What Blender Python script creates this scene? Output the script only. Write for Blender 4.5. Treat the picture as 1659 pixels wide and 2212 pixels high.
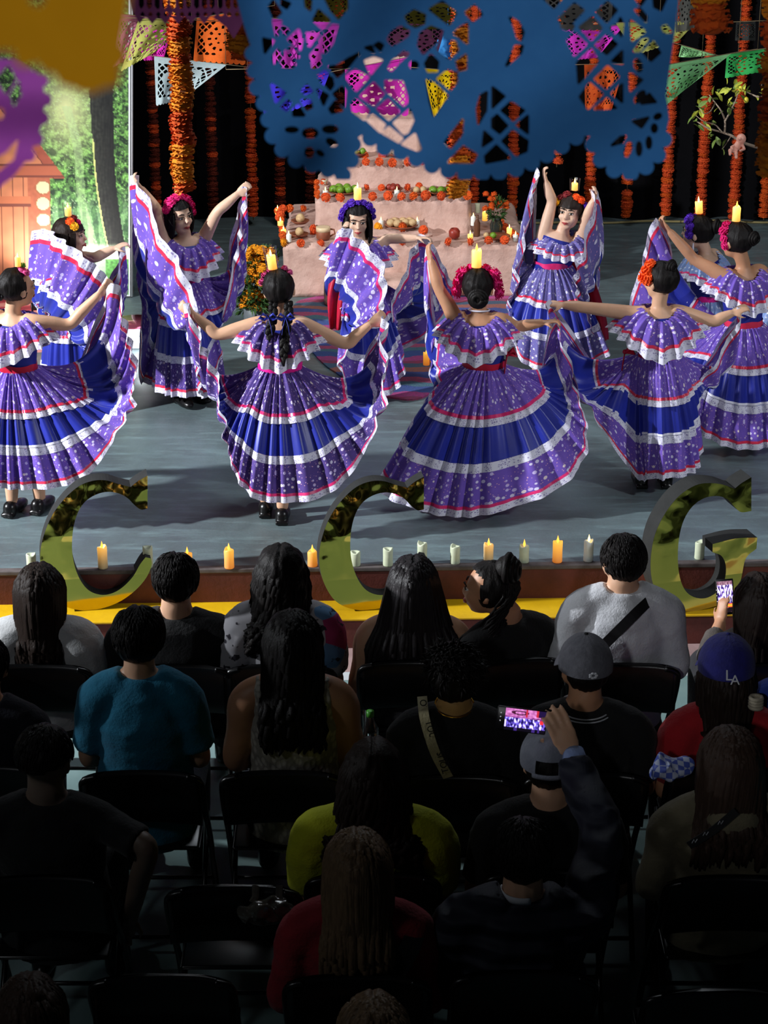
import bpy, bmesh, math, random
import numpy as np
from mathutils import Vector, Matrix, noise

for _o in list(bpy.data.objects):
    bpy.data.objects.remove(_o)
R = math.radians
SC = bpy.context.scene
COL = SC.collection
random.seed(7)

# ------------------------------------------------------------------ camera
IW, IH = 1659, 2212
F = 4450.0                       # focal length in pixels of the 1659 x 2212 frame
TH = R(22.0)                     # looking down by 22 degrees
CH = 4.6                         # eye height above the court
CT, ST = math.cos(TH), math.sin(TH)
cam = bpy.data.cameras.new('camera')
cam.sensor_fit = 'VERTICAL'
cam.sensor_height = 36.0
cam.lens = F * 36.0 / IH
cam.clip_start = 0.1
cam.clip_end = 100
cam.dof.use_dof = True
cam.dof.focus_distance = 10.8
cam.dof.aperture_fstop = 11.0
camo = bpy.data.objects.new('camera', cam)
camo.location = (0, 0, CH)
camo.rotation_euler = (R(90) - TH, 0, 0)
COL.objects.link(camo)
SC.camera = camo

# ------------------------------------------------------------------ world, lights, exposure
world = bpy.data.worlds.new('night')
SC.world = world
world.use_nodes = True
world.node_tree.nodes['Background'].inputs[0].default_value = (0.55, 0.7, 1.0, 1)
world.node_tree.nodes['Background'].inputs[1].default_value = 0.010
SC.view_settings.view_transform = 'Standard'
SC.view_settings.look = 'None'
SC.view_settings.gamma = 1.0
SC.view_settings.use_curve_mapping = False
SC.view_settings.exposure = 0.0


def lamp(name, kind, loc, target, energy, color=(1, 1, 1), size=0.3, angle=50, blend=0.6):
    d = bpy.data.lights.new(name, kind)
    d.energy = energy
    d.color = color
    if kind == 'SPOT':
        d.spot_size = R(angle)
        d.spot_blend = blend
        d.shadow_soft_size = size
    elif kind == 'AREA':
        d.shape = 'DISK'
        d.size = size
    else:
        d.shadow_soft_size = size
    o = bpy.data.objects.new(name, d)
    o.location = loc
    v = Vector(target) - Vector(loc)
    o.rotation_euler = v.to_track_quat('-Z', 'Y').to_euler()
    COL.objects.link(o)
    return o


lamp('stage_spot_left', 'SPOT', (-7.2, 8.6, 4.2), (0.2, 11.6, 0.8), 4500, (0.93, 0.96, 1.0), 0.12, 64, 0.5)
lamp('stage_spot_right', 'SPOT', (6.5, 6.2, 5.2), (0.4, 12.4, 0.9), 880, (0.9, 0.94, 1.0), 0.2, 50, 0.5)
lamp('stage_overhead', 'AREA', (0.2, 12.6, 5.6), (0.2, 12.4, 0), 95, (0.85, 0.93, 1.0), 2.6)
lamp('altar_spot', 'SPOT', (1.5, 10.2, 5.6), (0.1, 15.0, 0.9), 420, (1.0, 0.9, 0.8), 0.2, 26, 0.6)
lamp('house_left_wash', 'SPOT', (-6.6, 7.0, 3.4), (0.4, 7.9, 1.15), 620, (0.9, 0.95, 1.0), 0.15, 34, 1.0)
lamp('near_paper_fill', 'SPOT', (-0.9, -0.9, 5.0), (0.3, 2.8, 4.02), 420, (0.95, 0.97, 1.0), 0.1, 36, 0.8)  # unseen spot added to brighten the cut paper nearest the camera
lamp('rear_rows_fill', 'POINT', (-4.2, 3.6, 4.6), (0, 3, 4), 52, (0.9, 0.95, 1.0), 0.3)  # unseen fill added so the rear audience rows are not too dark

# ------------------------------------------------------------------ helpers: pixel rays -> places in the world


def ray(px, py):
    u, v = (px - 829.5) / F, (1106 - py) / F
    return (u, CT + v * ST, -ST + v * CT)


def at(px, py, Y):
    d = ray(px, py)
    t = Y / d[1]
    return Vector((d[0] * t, Y, CH + d[2] * t))


def onz(px, py, Z):
    d = ray(px, py)
    t = (Z - CH) / d[2]
    return Vector((d[0] * t, d[1] * t, Z))


def ppm(p):                      # pixels per metre at a place
    return F / (p[1] * CT - (p[2] - CH) * ST)


STAGE = 0.36

# ------------------------------------------------------------------ helpers: meshes


class MB:
    def __init__(s):
        s.v, s.f, s.m, s.uv = [], [], [], []

    def add(s, vs, fs, m=0, uv=None):
        b = len(s.v)
        s.v.extend(Vector(p) for p in vs)
        for f in fs:
            s.f.append([i + b for i in f])
            s.m.append(m)
        if uv is not None:
            s.uv.extend(uv)
        else:
            s.uv.extend([(0, 0)] * len(vs))

    def grid(s, rows, closed=False, m=0, uv=None, cap=False):
        n = len(rows[0])
        vs = [p for r in rows for p in r]
        fs = []
        for j in range(len(rows) - 1):
            for i in range(n if closed else n - 1):
                k = (i + 1) % n
                fs.append([j * n + i, j * n + k, (j + 1) * n + k, (j + 1) * n + i])
        if cap:
            fs.append(list(range(n))[::-1])
            fs.append([(len(rows) - 1) * n + i for i in range(n)])
        s.add(vs, fs, m, uv)

    def tube(s, pts, rad, n=10, side=None, m=0, cap=True):
        pts = [Vector(p) for p in pts]
        rad = [(r, r) if not isinstance(r, (tuple, list)) else r for r in rad]
        sd = Vector(side) if side is not None else None
        rows = []
        for i, p in enumerate(pts):
            t = (pts[min(i + 1, len(pts) - 1)] - pts[max(i - 1, 0)])
            if t.length < 1e-9:
                t = Vector((0, 0, 1))
            t.normalize()
            if sd is None:
                sd = Vector((1, 0, 0)) if abs(t.x) < .8 else Vector((0, 1, 0))
            x = sd - t * sd.dot(t)
            if x.length < 1e-6:
                x = t.orthogonal()
            x.normalize()
            if side is None:
                sd = x
            y = t.cross(x)
            rx, ry = rad[i]
            rows.append([p + x * (rx * math.cos(a)) + y * (ry * math.sin(a)) for a in [2 * math.pi * k / n for k in range(n)]])
        s.grid(rows, True, m, None, cap)

    def ell(s, c, r, M=None, nu=16, nv=10, m=0):
        c = Vector(c)
        M = M or Matrix.Identity(3)
        vs, fs = [c + M @ Vector((0, 0, r[2]))], []
        for j in range(1, nv):
            a = math.pi * j / nv
            for i in range(nu):
                b = 2 * math.pi * i / nu
                vs.append(c + M @ Vector((r[0] * math.sin(a) * math.cos(b), r[1] * math.sin(a) * math.sin(b), r[2] * math.cos(a))))
        vs.append(c + M @ Vector((0, 0, -r[2])))
        for i in range(nu):
            k = (i + 1) % nu
            fs.append([0, 1 + i, 1 + k])
            fs.append([len(vs) - 1, 1 + (nv - 2) * nu + k, 1 + (nv - 2) * nu + i])
            for j in range(nv - 2):
                fs.append([1 + j * nu + i, 1 + (j + 1) * nu + i, 1 + (j + 1) * nu + k, 1 + j * nu + k])
        s.add(vs, fs, m)

    def box(s, a, b, m=0, M=None, bev=0.0):
        a, b = Vector(a), Vector(b)
        bm = bmesh.new()
        bmesh.ops.create_cube(bm, size=1)
        for v in bm.verts:
            v.co = Vector((v.co.x * (b.x - a.x), v.co.y * (b.y - a.y), v.co.z * (b.z - a.z))) + (a + b) / 2
        if bev:
            bmesh.ops.bevel(bm, geom=bm.edges[:], offset=bev, segments=2, affect='EDGES', profile=.5)
        s.addbm(bm, m, M)

    def addbm(s, bm, m=0, M=None):
        bm.verts.index_update()
        s.add([(M @ v.co if M else v.co.copy()) for v in bm.verts], [[v.index for v in f.verts] for f in bm.faces], m)
        bm.free()

    def lathe(s, prof, c, n=20, m=0, M=None):
        c = Vector(c)
        M = M or Matrix.Identity(3)
        rows = [[c + M @ Vector((r * math.cos(2 * math.pi * k / n), r * math.sin(2 * math.pi * k / n), z)) for k in range(n)] for r, z in prof]
        s.grid(rows, True, m, None, True)

    def mesh(s, name):
        me = bpy.data.meshes.new(name)
        me.from_pydata([tuple(v) for v in s.v], [], s.f)
        return me

    def build(s, name, mats, parent=None, loc=None, smooth=True, uv=False):
        off = WL[parent.name] if parent else Vector(loc if loc is not None else (0, 0, 0))
        me = bpy.data.meshes.new(name)
        me.from_pydata([tuple(v - off) for v in s.v], [], s.f)
        mats = mats if isinstance(mats, (list, tuple)) else [mats]
        for x in mats:
            me.materials.append(x)
        if len(mats) > 1:
            me.polygons.foreach_set('material_index', s.m)
        if uv:
            l = me.uv_layers.new(name='UVMap')
            vi = np.zeros(len(me.loops), int)
            me.loops.foreach_get('vertex_index', vi)
            l.data.foreach_set('uv', np.array(s.uv, float)[vi].ravel())
        if smooth:
            me.polygons.foreach_set('use_smooth', [True] * len(me.polygons))
        return link(name, me, parent, None if parent else off)


WL = {}


def link(name, me, parent=None, loc=None):
    o = bpy.data.objects.new(name, me)
    COL.objects.link(o)
    if parent:
        o.parent = parent
        WL[o.name] = WL[parent.name].copy() + (Vector(loc) if loc is not None else Vector())
        if loc is not None:
            o.location = loc
    else:
        o.location = loc if loc is not None else (0, 0, 0)
        WL[o.name] = Vector(o.location)
    return o


def tag(o, label=None, cat=None, group=None, kind=None):
    for k, v in (('label', label), ('category', cat), ('group', group), ('kind', kind)):
        if v:
            o[k] = v
    return o


def thing(name, loc, label, cat, group=None):
    return tag(link(name, None, None, loc), label, cat, group)


def voxel(mb, size, it=5, fac=0.5):
    """one continuous surface grown from overlapping limbs"""
    me = mb.mesh('tmp')
    ob = bpy.data.objects.new('tmp', me)
    COL.objects.link(ob)
    m = ob.modifiers.new('r', 'REMESH')
    m.mode = 'VOXEL'
    m.voxel_size = size
    m.use_smooth_shade = True
    if it:
        k = ob.modifiers.new('s', 'SMOOTH')
        k.factor = fac
        k.iterations = it
    dg = bpy.context.evaluated_depsgraph_get()
    e = bpy.data.meshes.new_from_object(ob.evaluated_get(dg))
    bpy.data.objects.remove(ob)
    bpy.data.meshes.remove(me)
    out = MB()
    n = len(e.vertices)
    co = np.zeros(n * 3)
    e.vertices.foreach_get('co', co)
    out.v = [Vector(c) for c in co.reshape(-1, 3)]
    out.f = [list(p.vertices) for p in e.polygons]
    out.m = [0] * len(out.f)
    out.uv = [(0, 0)] * n
    bpy.data.meshes.remove(e)
    return out


def wrinkle(mb, amp, sc, seed=0, stretch=(1, 1, 1)):
    for i, p in enumerate(mb.v):
        q = Vector((p.x * stretch[0], p.y * stretch[1], p.z * stretch[2])) * sc + Vector((seed * 7.1, seed, 0))
        n = noise.noise_vector(q) + .5 * noise.noise_vector(q * 2.3)
        mb.v[i] = p + n * amp


def cat(pts, n, closed=False):
    """Catmull-Rom through points (any dimension), n samples"""
    P = np.array([list(p) for p in pts], float)
    k = len(P)
    out = []
    span = k if closed else k - 1
    for i in range(n):
        t = span * i / (n if closed else n - 1)
        j = min(int(t), span - 1)
        t -= j
        ix = [(j + d) % k if closed else min(max(j + d, 0), k - 1) for d in (-1, 0, 1, 2)]
        p0, p1, p2, p3 = P[ix]
        out.append(.5 * (2 * p1 + (p2 - p0) * t + (2 * p0 - 5 * p1 + 4 * p2 - p3) * t * t + (3 * p1 - p0 - 3 * p2 + p3) * t ** 3))
    return np.array(out)


# ------------------------------------------------------------------ helpers: materials


def lin(c):
    return tuple(((x / 255) / 12.92 if x / 255 <= .04045 else ((x / 255 + .055) / 1.055) ** 2.4) for x in c) + (1,)


class NT:
    def __init__(s, name):
        s.mat = bpy.data.materials.new(name)
        s.mat.use_nodes = True
        s.t = s.mat.node_tree
        s.b = s.t.nodes['Principled BSDF']
        s.out = s.t.nodes['Material Output']

    def n(s, typ, **kw):
        x = s.t.nodes.new(typ)
        for k, v in kw.items():
            if k in x.inputs:
                x.inputs[k].default_value = v
            else:
                setattr(x, k, v)
        return x

    def l(s, a, b):
        s.t.links.new(a, b)

    def ramp(s, fac, stops, interp='LINEAR'):
        r = s.n('ShaderNodeValToRGB')
        r.color_ramp.interpolation = interp
        e = r.color_ramp.elements
        while len(e) < len(stops):
            e.new(.5)
        for i, (p, c) in enumerate(stops):
            e[i].position = p
            e[i].color = c
        s.l(fac, r.inputs[0])
        return r.outputs[0]

    def mix(s, fac, a, b):
        m = s.n('ShaderNodeMix', data_type='RGBA')
        for sock, val in ((m.inputs[0], fac), (m.inputs[6], a), (m.inputs[7], b)):
            if hasattr(val, 'links'):
                s.l(val, sock)
            else:
                sock.default_value = val
        return m.outputs[2]

    def coord(s, kind='Object', scale=(1, 1, 1)):
        c = s.n('ShaderNodeTexCoord')
        m = s.n('ShaderNodeMapping')
        m.inputs['Scale'].default_value = scale
        s.l(c.outputs[kind], m.inputs[0])
        return m.outputs[0]

    def noise(s, vec, sc, detail=4, rough=.6):
        n = s.n('ShaderNodeTexNoise', Scale=sc, Detail=detail, Roughness=rough)
        s.l(vec, n.inputs['Vector'])
        return n.outputs[0]

    def bump(s, h, dist=.01, strength=.6):
        b = s.n('ShaderNodeBump', Strength=strength, Distance=dist)
        s.l(h, b.inputs['Height'])
        s.l(b.outputs[0], s.b.inputs['Normal'])


def pm(name, col, rough=.6, col2=None, ns=8, bump=0, bs=60, emit=None, es=0, metal=0, spec=.4, stretch=(1, 1, 1), transm=0, sheen=0, coat=0):
    k = NT(name)
    b = k.b
    b.inputs['Base Color'].default_value = lin(col)
    b.inputs['Roughness'].default_value = rough
    b.inputs['Metallic'].default_value = metal
    b.inputs['Specular IOR Level'].default_value = spec
    b.inputs['Transmission Weight'].default_value = transm
    b.inputs['Sheen Weight'].default_value = sheen
    b.inputs['Coat Weight'].default_value = coat
    v = k.coord('Object', stretch)
    if col2 is not None:
        f = k.noise(v, ns)
        f = k.ramp(f, [(.3, (0, 0, 0, 1)), (.7, (1, 1, 1, 1))])
        k.l(k.mix(f, lin(col), lin(col2)), b.inputs['Base Color'])
    if bump:
        k.bump(k.noise(v, bs, 5), bump)
    if emit is not None:
        b.inputs['Emission Color'].default_value = lin(emit)
        b.inputs['Emission Strength'].default_value = es
    return k.mat


def paper(name, col, col2=None, trans=.45):
    """tissue paper: scatters light from both sides"""
    k = NT(name)
    v = k.coord('Object')
    f = k.noise(v, 40, 4)
    c = k.mix(f, lin(col), lin(col2 or tuple(x * .82 for x in col)))
    d = k.n('ShaderNodeBsdfDiffuse')
    t = k.n('ShaderNodeBsdfTranslucent')
    m = k.n('ShaderNodeMixShader')
    m.inputs[0].default_value = trans
    k.l(c, d.inputs[0])
    k.l(c, t.inputs[0])
    k.l(d.outputs[0], m.inputs[1])
    k.l(t.outputs[0], m.inputs[2])
    k.l(m.outputs[0], k.out.inputs[0])
    return k.mat


def floral(name, base, base2, dots, sc=30):
    """printed cotton: small pale flowers on a coloured ground, in cloth metres"""
    k = NT(name)
    v = k.coord('UV')
    g = k.mix(k.noise(v, 9, 3), lin(base), lin(base2))
    vo = k.n('ShaderNodeTexVoronoi', Scale=sc, Randomness=.9)
    k.l(v, vo.inputs['Vector'])
    pet = k.ramp(vo.outputs['Distance'], [(0, (1, 1, 1, 1)), (.30, (1, 1, 1, 1)), (.36, (0, 0, 0, 1))])
    sp = k.n('ShaderNodeSeparateColor')
    k.l(vo.outputs['Color'], sp.inputs[0])
    fc = k.ramp(sp.outputs[0], [(0, lin(dots[0])), (.45, lin(dots[1])), (.8, lin(dots[2]))], 'CONSTANT')
    keep = k.ramp(sp.outputs[1], [(0, (1, 1, 1, 1)), (.72, (0, 0, 0, 1))], 'CONSTANT')
    mm = k.n('ShaderNodeMath', operation='MULTIPLY')
    k.l(pet, mm.inputs[0])
    k.l(keep, mm.inputs[1])
    c = k.mix(mm.outputs[0], g, fc)
    v2 = k.n('ShaderNodeTexVoronoi', Scale=sc * 1.9)
    k.l(v, v2.inputs['Vector'])
    p2 = k.ramp(v2.outputs['Distance'], [(0, (1, 1, 1, 1)), (.16, (1, 1, 1, 1)), (.2, (0, 0, 0, 1))])
    c = k.mix(p2, c, lin((214, 160, 190)))
    k.l(c, k.b.inputs['Base Color'])
    k.b.inputs['Roughness'].default_value = .75
    k.b.inputs['Sheen Weight'].default_value = .15
    return k.mat


def lace_mat(name, col, dark):
    k = NT(name)
    v = k.coord('UV')
    vo = k.n('ShaderNodeTexVoronoi', Scale=75, feature='DISTANCE_TO_EDGE')
    k.l(v, vo.inputs['Vector'])
    net = k.ramp(vo.outputs['Distance'], [(0, (0, 0, 0, 1)), (.10, (0, 0, 0, 1)), (.2, (1, 1, 1, 1))])
    big = k.ramp(k.noise(v, 26, 2), [(.45, (0, 0, 0, 1)), (.55, (1, 1, 1, 1))])
    mm = k.n('ShaderNodeMath', operation='MULTIPLY')
    k.l(net, mm.inputs[0])
    k.l(big, mm.inputs[1])
    k.l(k.mix(mm.outputs[0], lin(col), lin(dark)), k.b.inputs['Base Color'])
    k.b.inputs['Roughness'].default_value = .8
    return k.mat

# ================================================================== THE SETTING
M_court = pm('court_paint', (128, 152, 150), .55, (104, 132, 132), 1.5, .002, 30)
M_line = pm('white_line_paint', (205, 210, 212), .6, (180, 186, 190), 4)
M_strip = pm('pink_concrete', (178, 150, 146), .8, (150, 122, 120), 3, .003, 40)
M_riser = pm('oxblood_paint', (106, 50, 42), .6, (76, 36, 30), 5, .003, 50)
M_tread = pm('yellow_paint', (226, 180, 14), .5, (196, 150, 10), 3, .002, 40)
M_black = pm('black_drape', (11, 10, 13), .95, (6, 6, 8), 3, spec=.1)


def floor_mat():
    k = NT('stage_floor_paint')
    v = k.coord('Object')
    f = k.ramp(k.noise(v, 1.3, 6, .65), [(.3, (0, 0, 0, 1)), (.72, (1, 1, 1, 1))])
    c = k.mix(f, lin((108, 126, 129)), lin((80, 88, 90)))
    v2 = k.coord('Object', (1, 5, 1))
    g = k.ramp(k.noise(v2, 2.4, 5, .7), [(.5, (0, 0, 0, 1)), (.75, (1, 1, 1, 1))])
    c = k.mix(g, c, lin((122, 144, 146)))
    k.l(c, k.b.inputs['Base Color'])
    r = k.ramp(k.noise(v, 3, 4), [(.3, (.30, .30, .30, 1)), (.7, (.55, .55, .55, 1))])
    k.l(r, k.b.inputs['Roughness'])
    k.bump(k.noise(v, 35, 5), .004, .4)
    return k.mat


M_stage = floor_mat()
YAW = R(1.7)
RZ = Matrix.Rotation(YAW, 4, 'Z')
PIV = Vector((0, 9.74, 0))


def struct(name, mb, mat, smooth=False):
    o = mb.build(name, mat, None, (0, 0, 0), smooth)
    o['kind'] = 'structure'
    return o


def yawed(a, b, bev=0.0):
    m = MB()
    m.box(a, b, 0, None, bev)
    m.v = [RZ @ (p - PIV) + PIV for p in m.v]
    return m


m = MB(); m.box((-9, -1, -.1), (9, 9.7, 0)); struct('floor', m, M_court)
struct('trim_1', yawed((-8, 9.16, -.05), (8, 9.25, .003)), M_line)
struct('trim_2', yawed((-8, 9.25, -.05), (8, 9.53, .004)), M_strip)
struct('step_riser_lower', yawed((-8, 9.52, 0), (8, 9.8, .163), .008), M_riser)
struct('step_tread', yawed((-8, 9.51, .160), (8, 9.8, .172), .004), M_tread)
struct('step_riser_upper', yawed((-8, 9.74, .1), (8, 10.2, .352), .01), M_riser)
m = MB()
rows = []
for j in range(3):
    y = (9.75, 13.5, 17.4)[j]
    rows.append([RZ @ (Vector((x, y, STAGE)) - PIV) + PIV for x in (-8, -3, 0, 3, 8)])
m.grid(rows)
m.v += []
struct('stage_floor', m, M_stage)
struct('stage_edge', yawed((-8, 9.735, .335), (8, 9.785, .3605), .006), pm('worn_edge', (108, 100, 98), .7, (70, 60, 58), 9))
# black drape with folds
m = MB()
rows = []
for z in (STAGE, 2.2, 6.4):
    rows.append([(x, 17.15 + .06 * math.sin(x * 9 + math.sin(x * 2.3) * 2), z) for x in np.linspace(-7.7, 7.7, 460)])
m.grid(rows)
struct('wall_back', m, M_black, True)
for sgn, nm in ((-1, 'wall_left'), (1, 'wall_right')):
    m = MB(); m.grid([[(sgn * 7.6, y, z) for y in (0, 9, 17.2)] for z in (0, 3, 6.4)]); struct(nm, m, M_black)
m = MB(); m.box((-7.7, -1.2, 6.4), (7.7, 17.4, 6.5)); struct('ceiling', m, M_black)
# cable lying along the foot of the drape
m = MB()
m.tube([(x, 16.96 + .03 * math.sin(x * 3), STAGE + .012 + .01 * math.sin(x * 5) ** 2) for x in np.linspace(.9, 4.6, 40)], [.01] * 40, 6)
tag(m.build('cable', pm('yellow_cable', (150, 136, 90), .6), None, (0, 0, 0)), 'thin pale cable along the foot of the black drape', 'cable')

# ------------------------------------------------------------------ printed forest banner on the left
BY = 14.72


def banner_colour(px, py):
    def nz(s, o=0):
        return noise.noise(Vector((px / s + o, py / s, o * 1.7)))
    d = math.hypot((px - 150) / 95, (py - 230) / 150)
    glow = max(0, 1 - d)
    leaf = nz(14) * .5 + nz(6, 3) * .4 + nz(3, 5) * .35
    c = np.array((74, 112, 54.)) * (1 + .7 * leaf)
    if leaf > .16:
        c = np.array((120, 176, 84.)) * (1 + .3 * nz(3, 9))
    if leaf < -.12:
        c = np.array((26, 46, 26.))
    c = c * (1 - glow) + np.array((236, 240, 170.)) * glow
    if py > 400 and px > 120:                    # misty trunks low in the picture
        k = min(1, (py - 400) / 60)
        s = math.sin(px / 3.6 + nz(40) * 3)
        t = np.array((60, 96, 62.)) if s > .1 else np.array((128, 168, 116.))
        c = c * (1 - .7 * k) + t * .7 * k
    if nz(2.2, 11) > .62:
        c = c * .4 + np.array((220, 240, 190.)) * .6
    b = px - (200 + (py - 200) * .16 + 5 * math.sin(py / 40))   # bright light shaft
    if -60 < b < -42 and py > 230:
        c = c * .6 + np.array((196, 226, 160.)) * .4
    tw = 24 - (py - 180) * .014                 # the big dark trunk
    tx = 214 + (py - 190) * .12 + 8 * math.sin(py / 90) + max(0, 200 - py) * .25
    if abs(px - tx) < tw and py > 110 and py < 585:
        e = (px - tx) / tw
        c = np.array((32, 33, 28.)) * (1 + .6 * noise.noise(Vector((px / 3.5, py / 26, 7))) + .5 * nz(6, 7)) * (1 - .45 * e)
        if e < -.86 and py > 300:
            c = np.array((214, 222, 130.))
    if py > 525 and px > 110:                    # glowing ground then grass
        k = min(1, (py - 525) / 14)
        g = np.array((222, 236, 190.)) if py < 560 else np.array((88, 150, 72.)) * (1 + .5 * nz(5, 13))
        if py < 600 and px < 230:
            g = g * .5 + np.array((220, 232, 220.)) * .5
        c = c * (1 - k) + g * k
    # log cabin
    roof = 268 + (px - 62) * 1.42
    if px < 146 and py > roof - 4 and (px < 116 or py < 385):
        c = np.array((206, 128, 88.)) * (1 + .10 * nz(20, 2))
        if py > 380:
            pl = (px + 400) % 23
            if pl < 2:
                c = np.array((120, 62, 44.))
            if px > 70:
                c = np.array((176, 96, 66.)) * (1 + .1 * nz(9))
        if abs(py - roof - 14) < 17:
            c = np.array((164, 82, 60.)) * (1 + .1 * nz(12))
            if abs(py - roof - 30) < 2:
                c = np.array((98, 46, 40.))
        if 355 < py < 384:
            c = np.array((180, 96, 66.))
            if py > 378 or py < 358:
                c = np.array((120, 60, 46.))
        if 425 < py < 446 and px < 76:
            c = np.array((196, 112, 74.))
            if py > 440:
                c = np.array((120, 64, 50.))
    for cy in (405, 440, 475, 508):
        q = math.hypot(px - 101, py - cy)
        if q < 15.5:
            c = np.array((232, 206, 158.)) if q < 13.5 else np.array((150, 100, 66.))
    if px > 277 or py > 636:
        c = np.array((232, 236, 236.))
    return np.clip(c, 0, 255)


k = NT('banner_print')
ca = k.n('ShaderNodeVertexColor', layer_name='print')
k.l(ca.outputs[0], k.b.inputs['Base Color'])
k.b.inputs['Roughness'].default_value = .55
M_banner = k.mat
xs = np.linspace(-120, 281, 201)
ys = np.linspace(-330, 640, 430)
m = MB()
p00 = at(281, 640, BY)
rows = []
for y in ys:
    rows.append([at(281, y, BY) + Vector(((x - 281) / 285.0, 0.0, 0)) for x in xs])
m.grid(rows)
ban = thing('banner', (WLx := at(281, 640, BY)), 'printed vinyl banner with sunlit forest and log cabin picture', 'banner')
o = m.build('print', M_banner, ban, smooth=False)
a = o.data.color_attributes.new('print', 'FLOAT_COLOR', 'POINT')
cols = [lin(banner_colour(x, y)) for y in ys for x in xs]
a.data.foreach_set('color', np.array(cols, 'f').ravel())
m = MB()
m.tube([at(283, 642, BY) + Vector((0, .02, 0)), at(283, -330, BY) + Vector((0, .02, 0))], [.012, .012], 8)
m.build('frame_post', pm('banner_frame', (226, 228, 230), .4), ban)
m = MB()
a_, b_ = at(283, 640, BY), Vector((-3.4, BY, at(283, 640, BY).z))
m.tube([a_ + Vector((0, .02, -.01)), b_ + Vector((0, .02, -.01))], [.014, .014], 8)
m.tube([at(283, 640, BY) + Vector((0, .02, 0)), at(283, 640, BY) + Vector((-.02, .3, -.02))], [.012, .012], 6)
m.build('frame_foot', pm('banner_foot', (120, 122, 124), .4, metal=.6), ban)

# ------------------------------------------------------------------ altar of crumpled paper
M_alt = pm('crumpled_kraft_paper', (208, 174, 160), .85, (180, 144, 130), 6, .012, 26)
alt = thing('altar', (.1, 15.2, STAGE), 'stepped altar covered in crumpled pink paper', 'altar')


def rough_box(a, b, amp, step=.035, seed=0):
    a, b = Vector(a), Vector(b)
    mb = MB()
    bm = bmesh.new()
    bmesh.ops.create_cube(bm, size=1)
    for v in bm.verts:
        v.co = Vector((v.co.x * (b.x - a.x), v.co.y * (b.y - a.y), v.co.z * (b.z - a.z))) + (a + b) / 2
    bmesh.ops.bevel(bm, geom=bm.edges[:], offset=.03, segments=1, affect='EDGES')
    n = int(max(b - a) / step)
    for ax in range(3):
        k = int((b[ax] - a[ax]) / step)
        for i in range(1, k):
            c = Vector(a)
            c[ax] = a[ax] + (b[ax] - a[ax]) * i / k
            no = Vector((0, 0, 0)); no[ax] = 1
            bmesh.ops.bisect_plane(bm, geom=bm.verts[:] + bm.edges[:] + bm.faces[:], plane_co=c, plane_no=no)
    mb.addbm(bm)
    for i, p in enumerate(mb.v):
        q = p * 4 + Vector((seed * 3.3, 0, seed))
        n = noise.noise_vector(q) + .8 * noise.noise_vector(q * 2.7)
        r = abs(noise.noise(q * 1.9)) * 1.2
        mb.v[i] = p + n * amp + Vector((0, -r * amp * 1.2, 0)) * (1 if p.y < (a.y + b.y) / 2 else 0)
    return mb


def altx(px, Z, Y):
    return (px - 829.5) / F * (Y * CT - (Z - CH) * ST)


# (x0 px, x1 px, front Y, back Y, z0, z1)
TIERS = [(612, 1134, 14.72, 16.0, STAGE, .77), (680, 1020, 15.04, 16.0, .74, 1.03), (708, 975, 15.36, 16.0, 1.0, 1.245),
         (750, 912, 15.64, 16.0, 1.2, 1.50), (775, 884, 15.80, 16.0, 1.46, 1.95)]
for i, (x0, x1, y0, y1, z0, z1) in enumerate(TIERS):
    rough_box((altx(x0, z1, y0), y0, z0), (altx(x1, z1, y0), y1, z1), .012, .04, i).build('tier', M_alt, alt)
rough_box((altx(700, .6, 14.4), 14.45, STAGE), (altx(945, .6, 14.4), 14.75, .56), .008, .04, 9).build('front_step', M_alt, alt)
rough_box((altx(795, .8, 14.9), 14.9, .76), (altx(934, .8, 14.9), 15.06, .82), .006, .04, 10).build('shelf', M_alt, alt)

# ------------------------------------------------------------------ sawdust carpet before the altar, rug on the left, round platform


def carpet_mat():
    k = NT('coloured_sawdust')
    v = k.coord('Object')
    w = k.n('ShaderNodeTexNoise', Scale=2.2, Detail=3)
    k.l(v, w.inputs['Vector'])
    mp = k.n('ShaderNodeMapping')
    mp.inputs['Scale'].default_value = (.35, 1.35, 1)
    mx = k.n('ShaderNodeVectorMath', operation='MULTIPLY_ADD')
    k.l(w.outputs['Color'], mx.inputs[0])
    mx.inputs[1].default_value = (.35, .35, 0)
    k.l(v, mx.inputs[2])
    k.l(mx.outputs[0], mp.inputs[0])
    s = k.n('ShaderNodeSeparateXYZ')
    k.l(mp.outputs[0], s.inputs[0])
    fr = k.n('ShaderNodeMath', operation='FRACT')
    k.l(s.outputs[1], fr.inputs[0])
    c = k.ramp(fr.outputs[0], [(0, lin((226, 64, 150))), (.12, lin((58, 92, 176))), (.28, lin((84, 140, 150))), (.4, lin((224, 76, 120))), (.52, lin((56, 80, 170))),
                               (.66, lin((196, 106, 52))), (.78, lin((60, 100, 120))), (.9, lin((190, 40, 80)))], 'CONSTANT')
    k.l(k.mix(k.noise(v, 60), c, lin((70, 80, 110))), k.b.inputs['Base Color'])
    k.b.inputs['Roughness'].default_value = .95
    k.bump(k.noise(v, 120), .01)
    return k.mat


def blob_slab(pts, z, h, n=80, wob=.02):
    P = cat(pts, n, True)
    top = [Vector((p[0] + wob * noise.noise(Vector((p[0] * 6, p[1] * 6, 0))), p[1] + wob * noise.noise(Vector((p[0] * 6, p[1] * 6, 5))), z + h)) for p in P]
    mb = MB()
    mb.add(top + [Vector((p.x, p.y, z)) for p in top], [list(range(n))] + [[i, i + n, (i + 1) % n + n, (i + 1) % n] for i in range(n)])
    return mb


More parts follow.
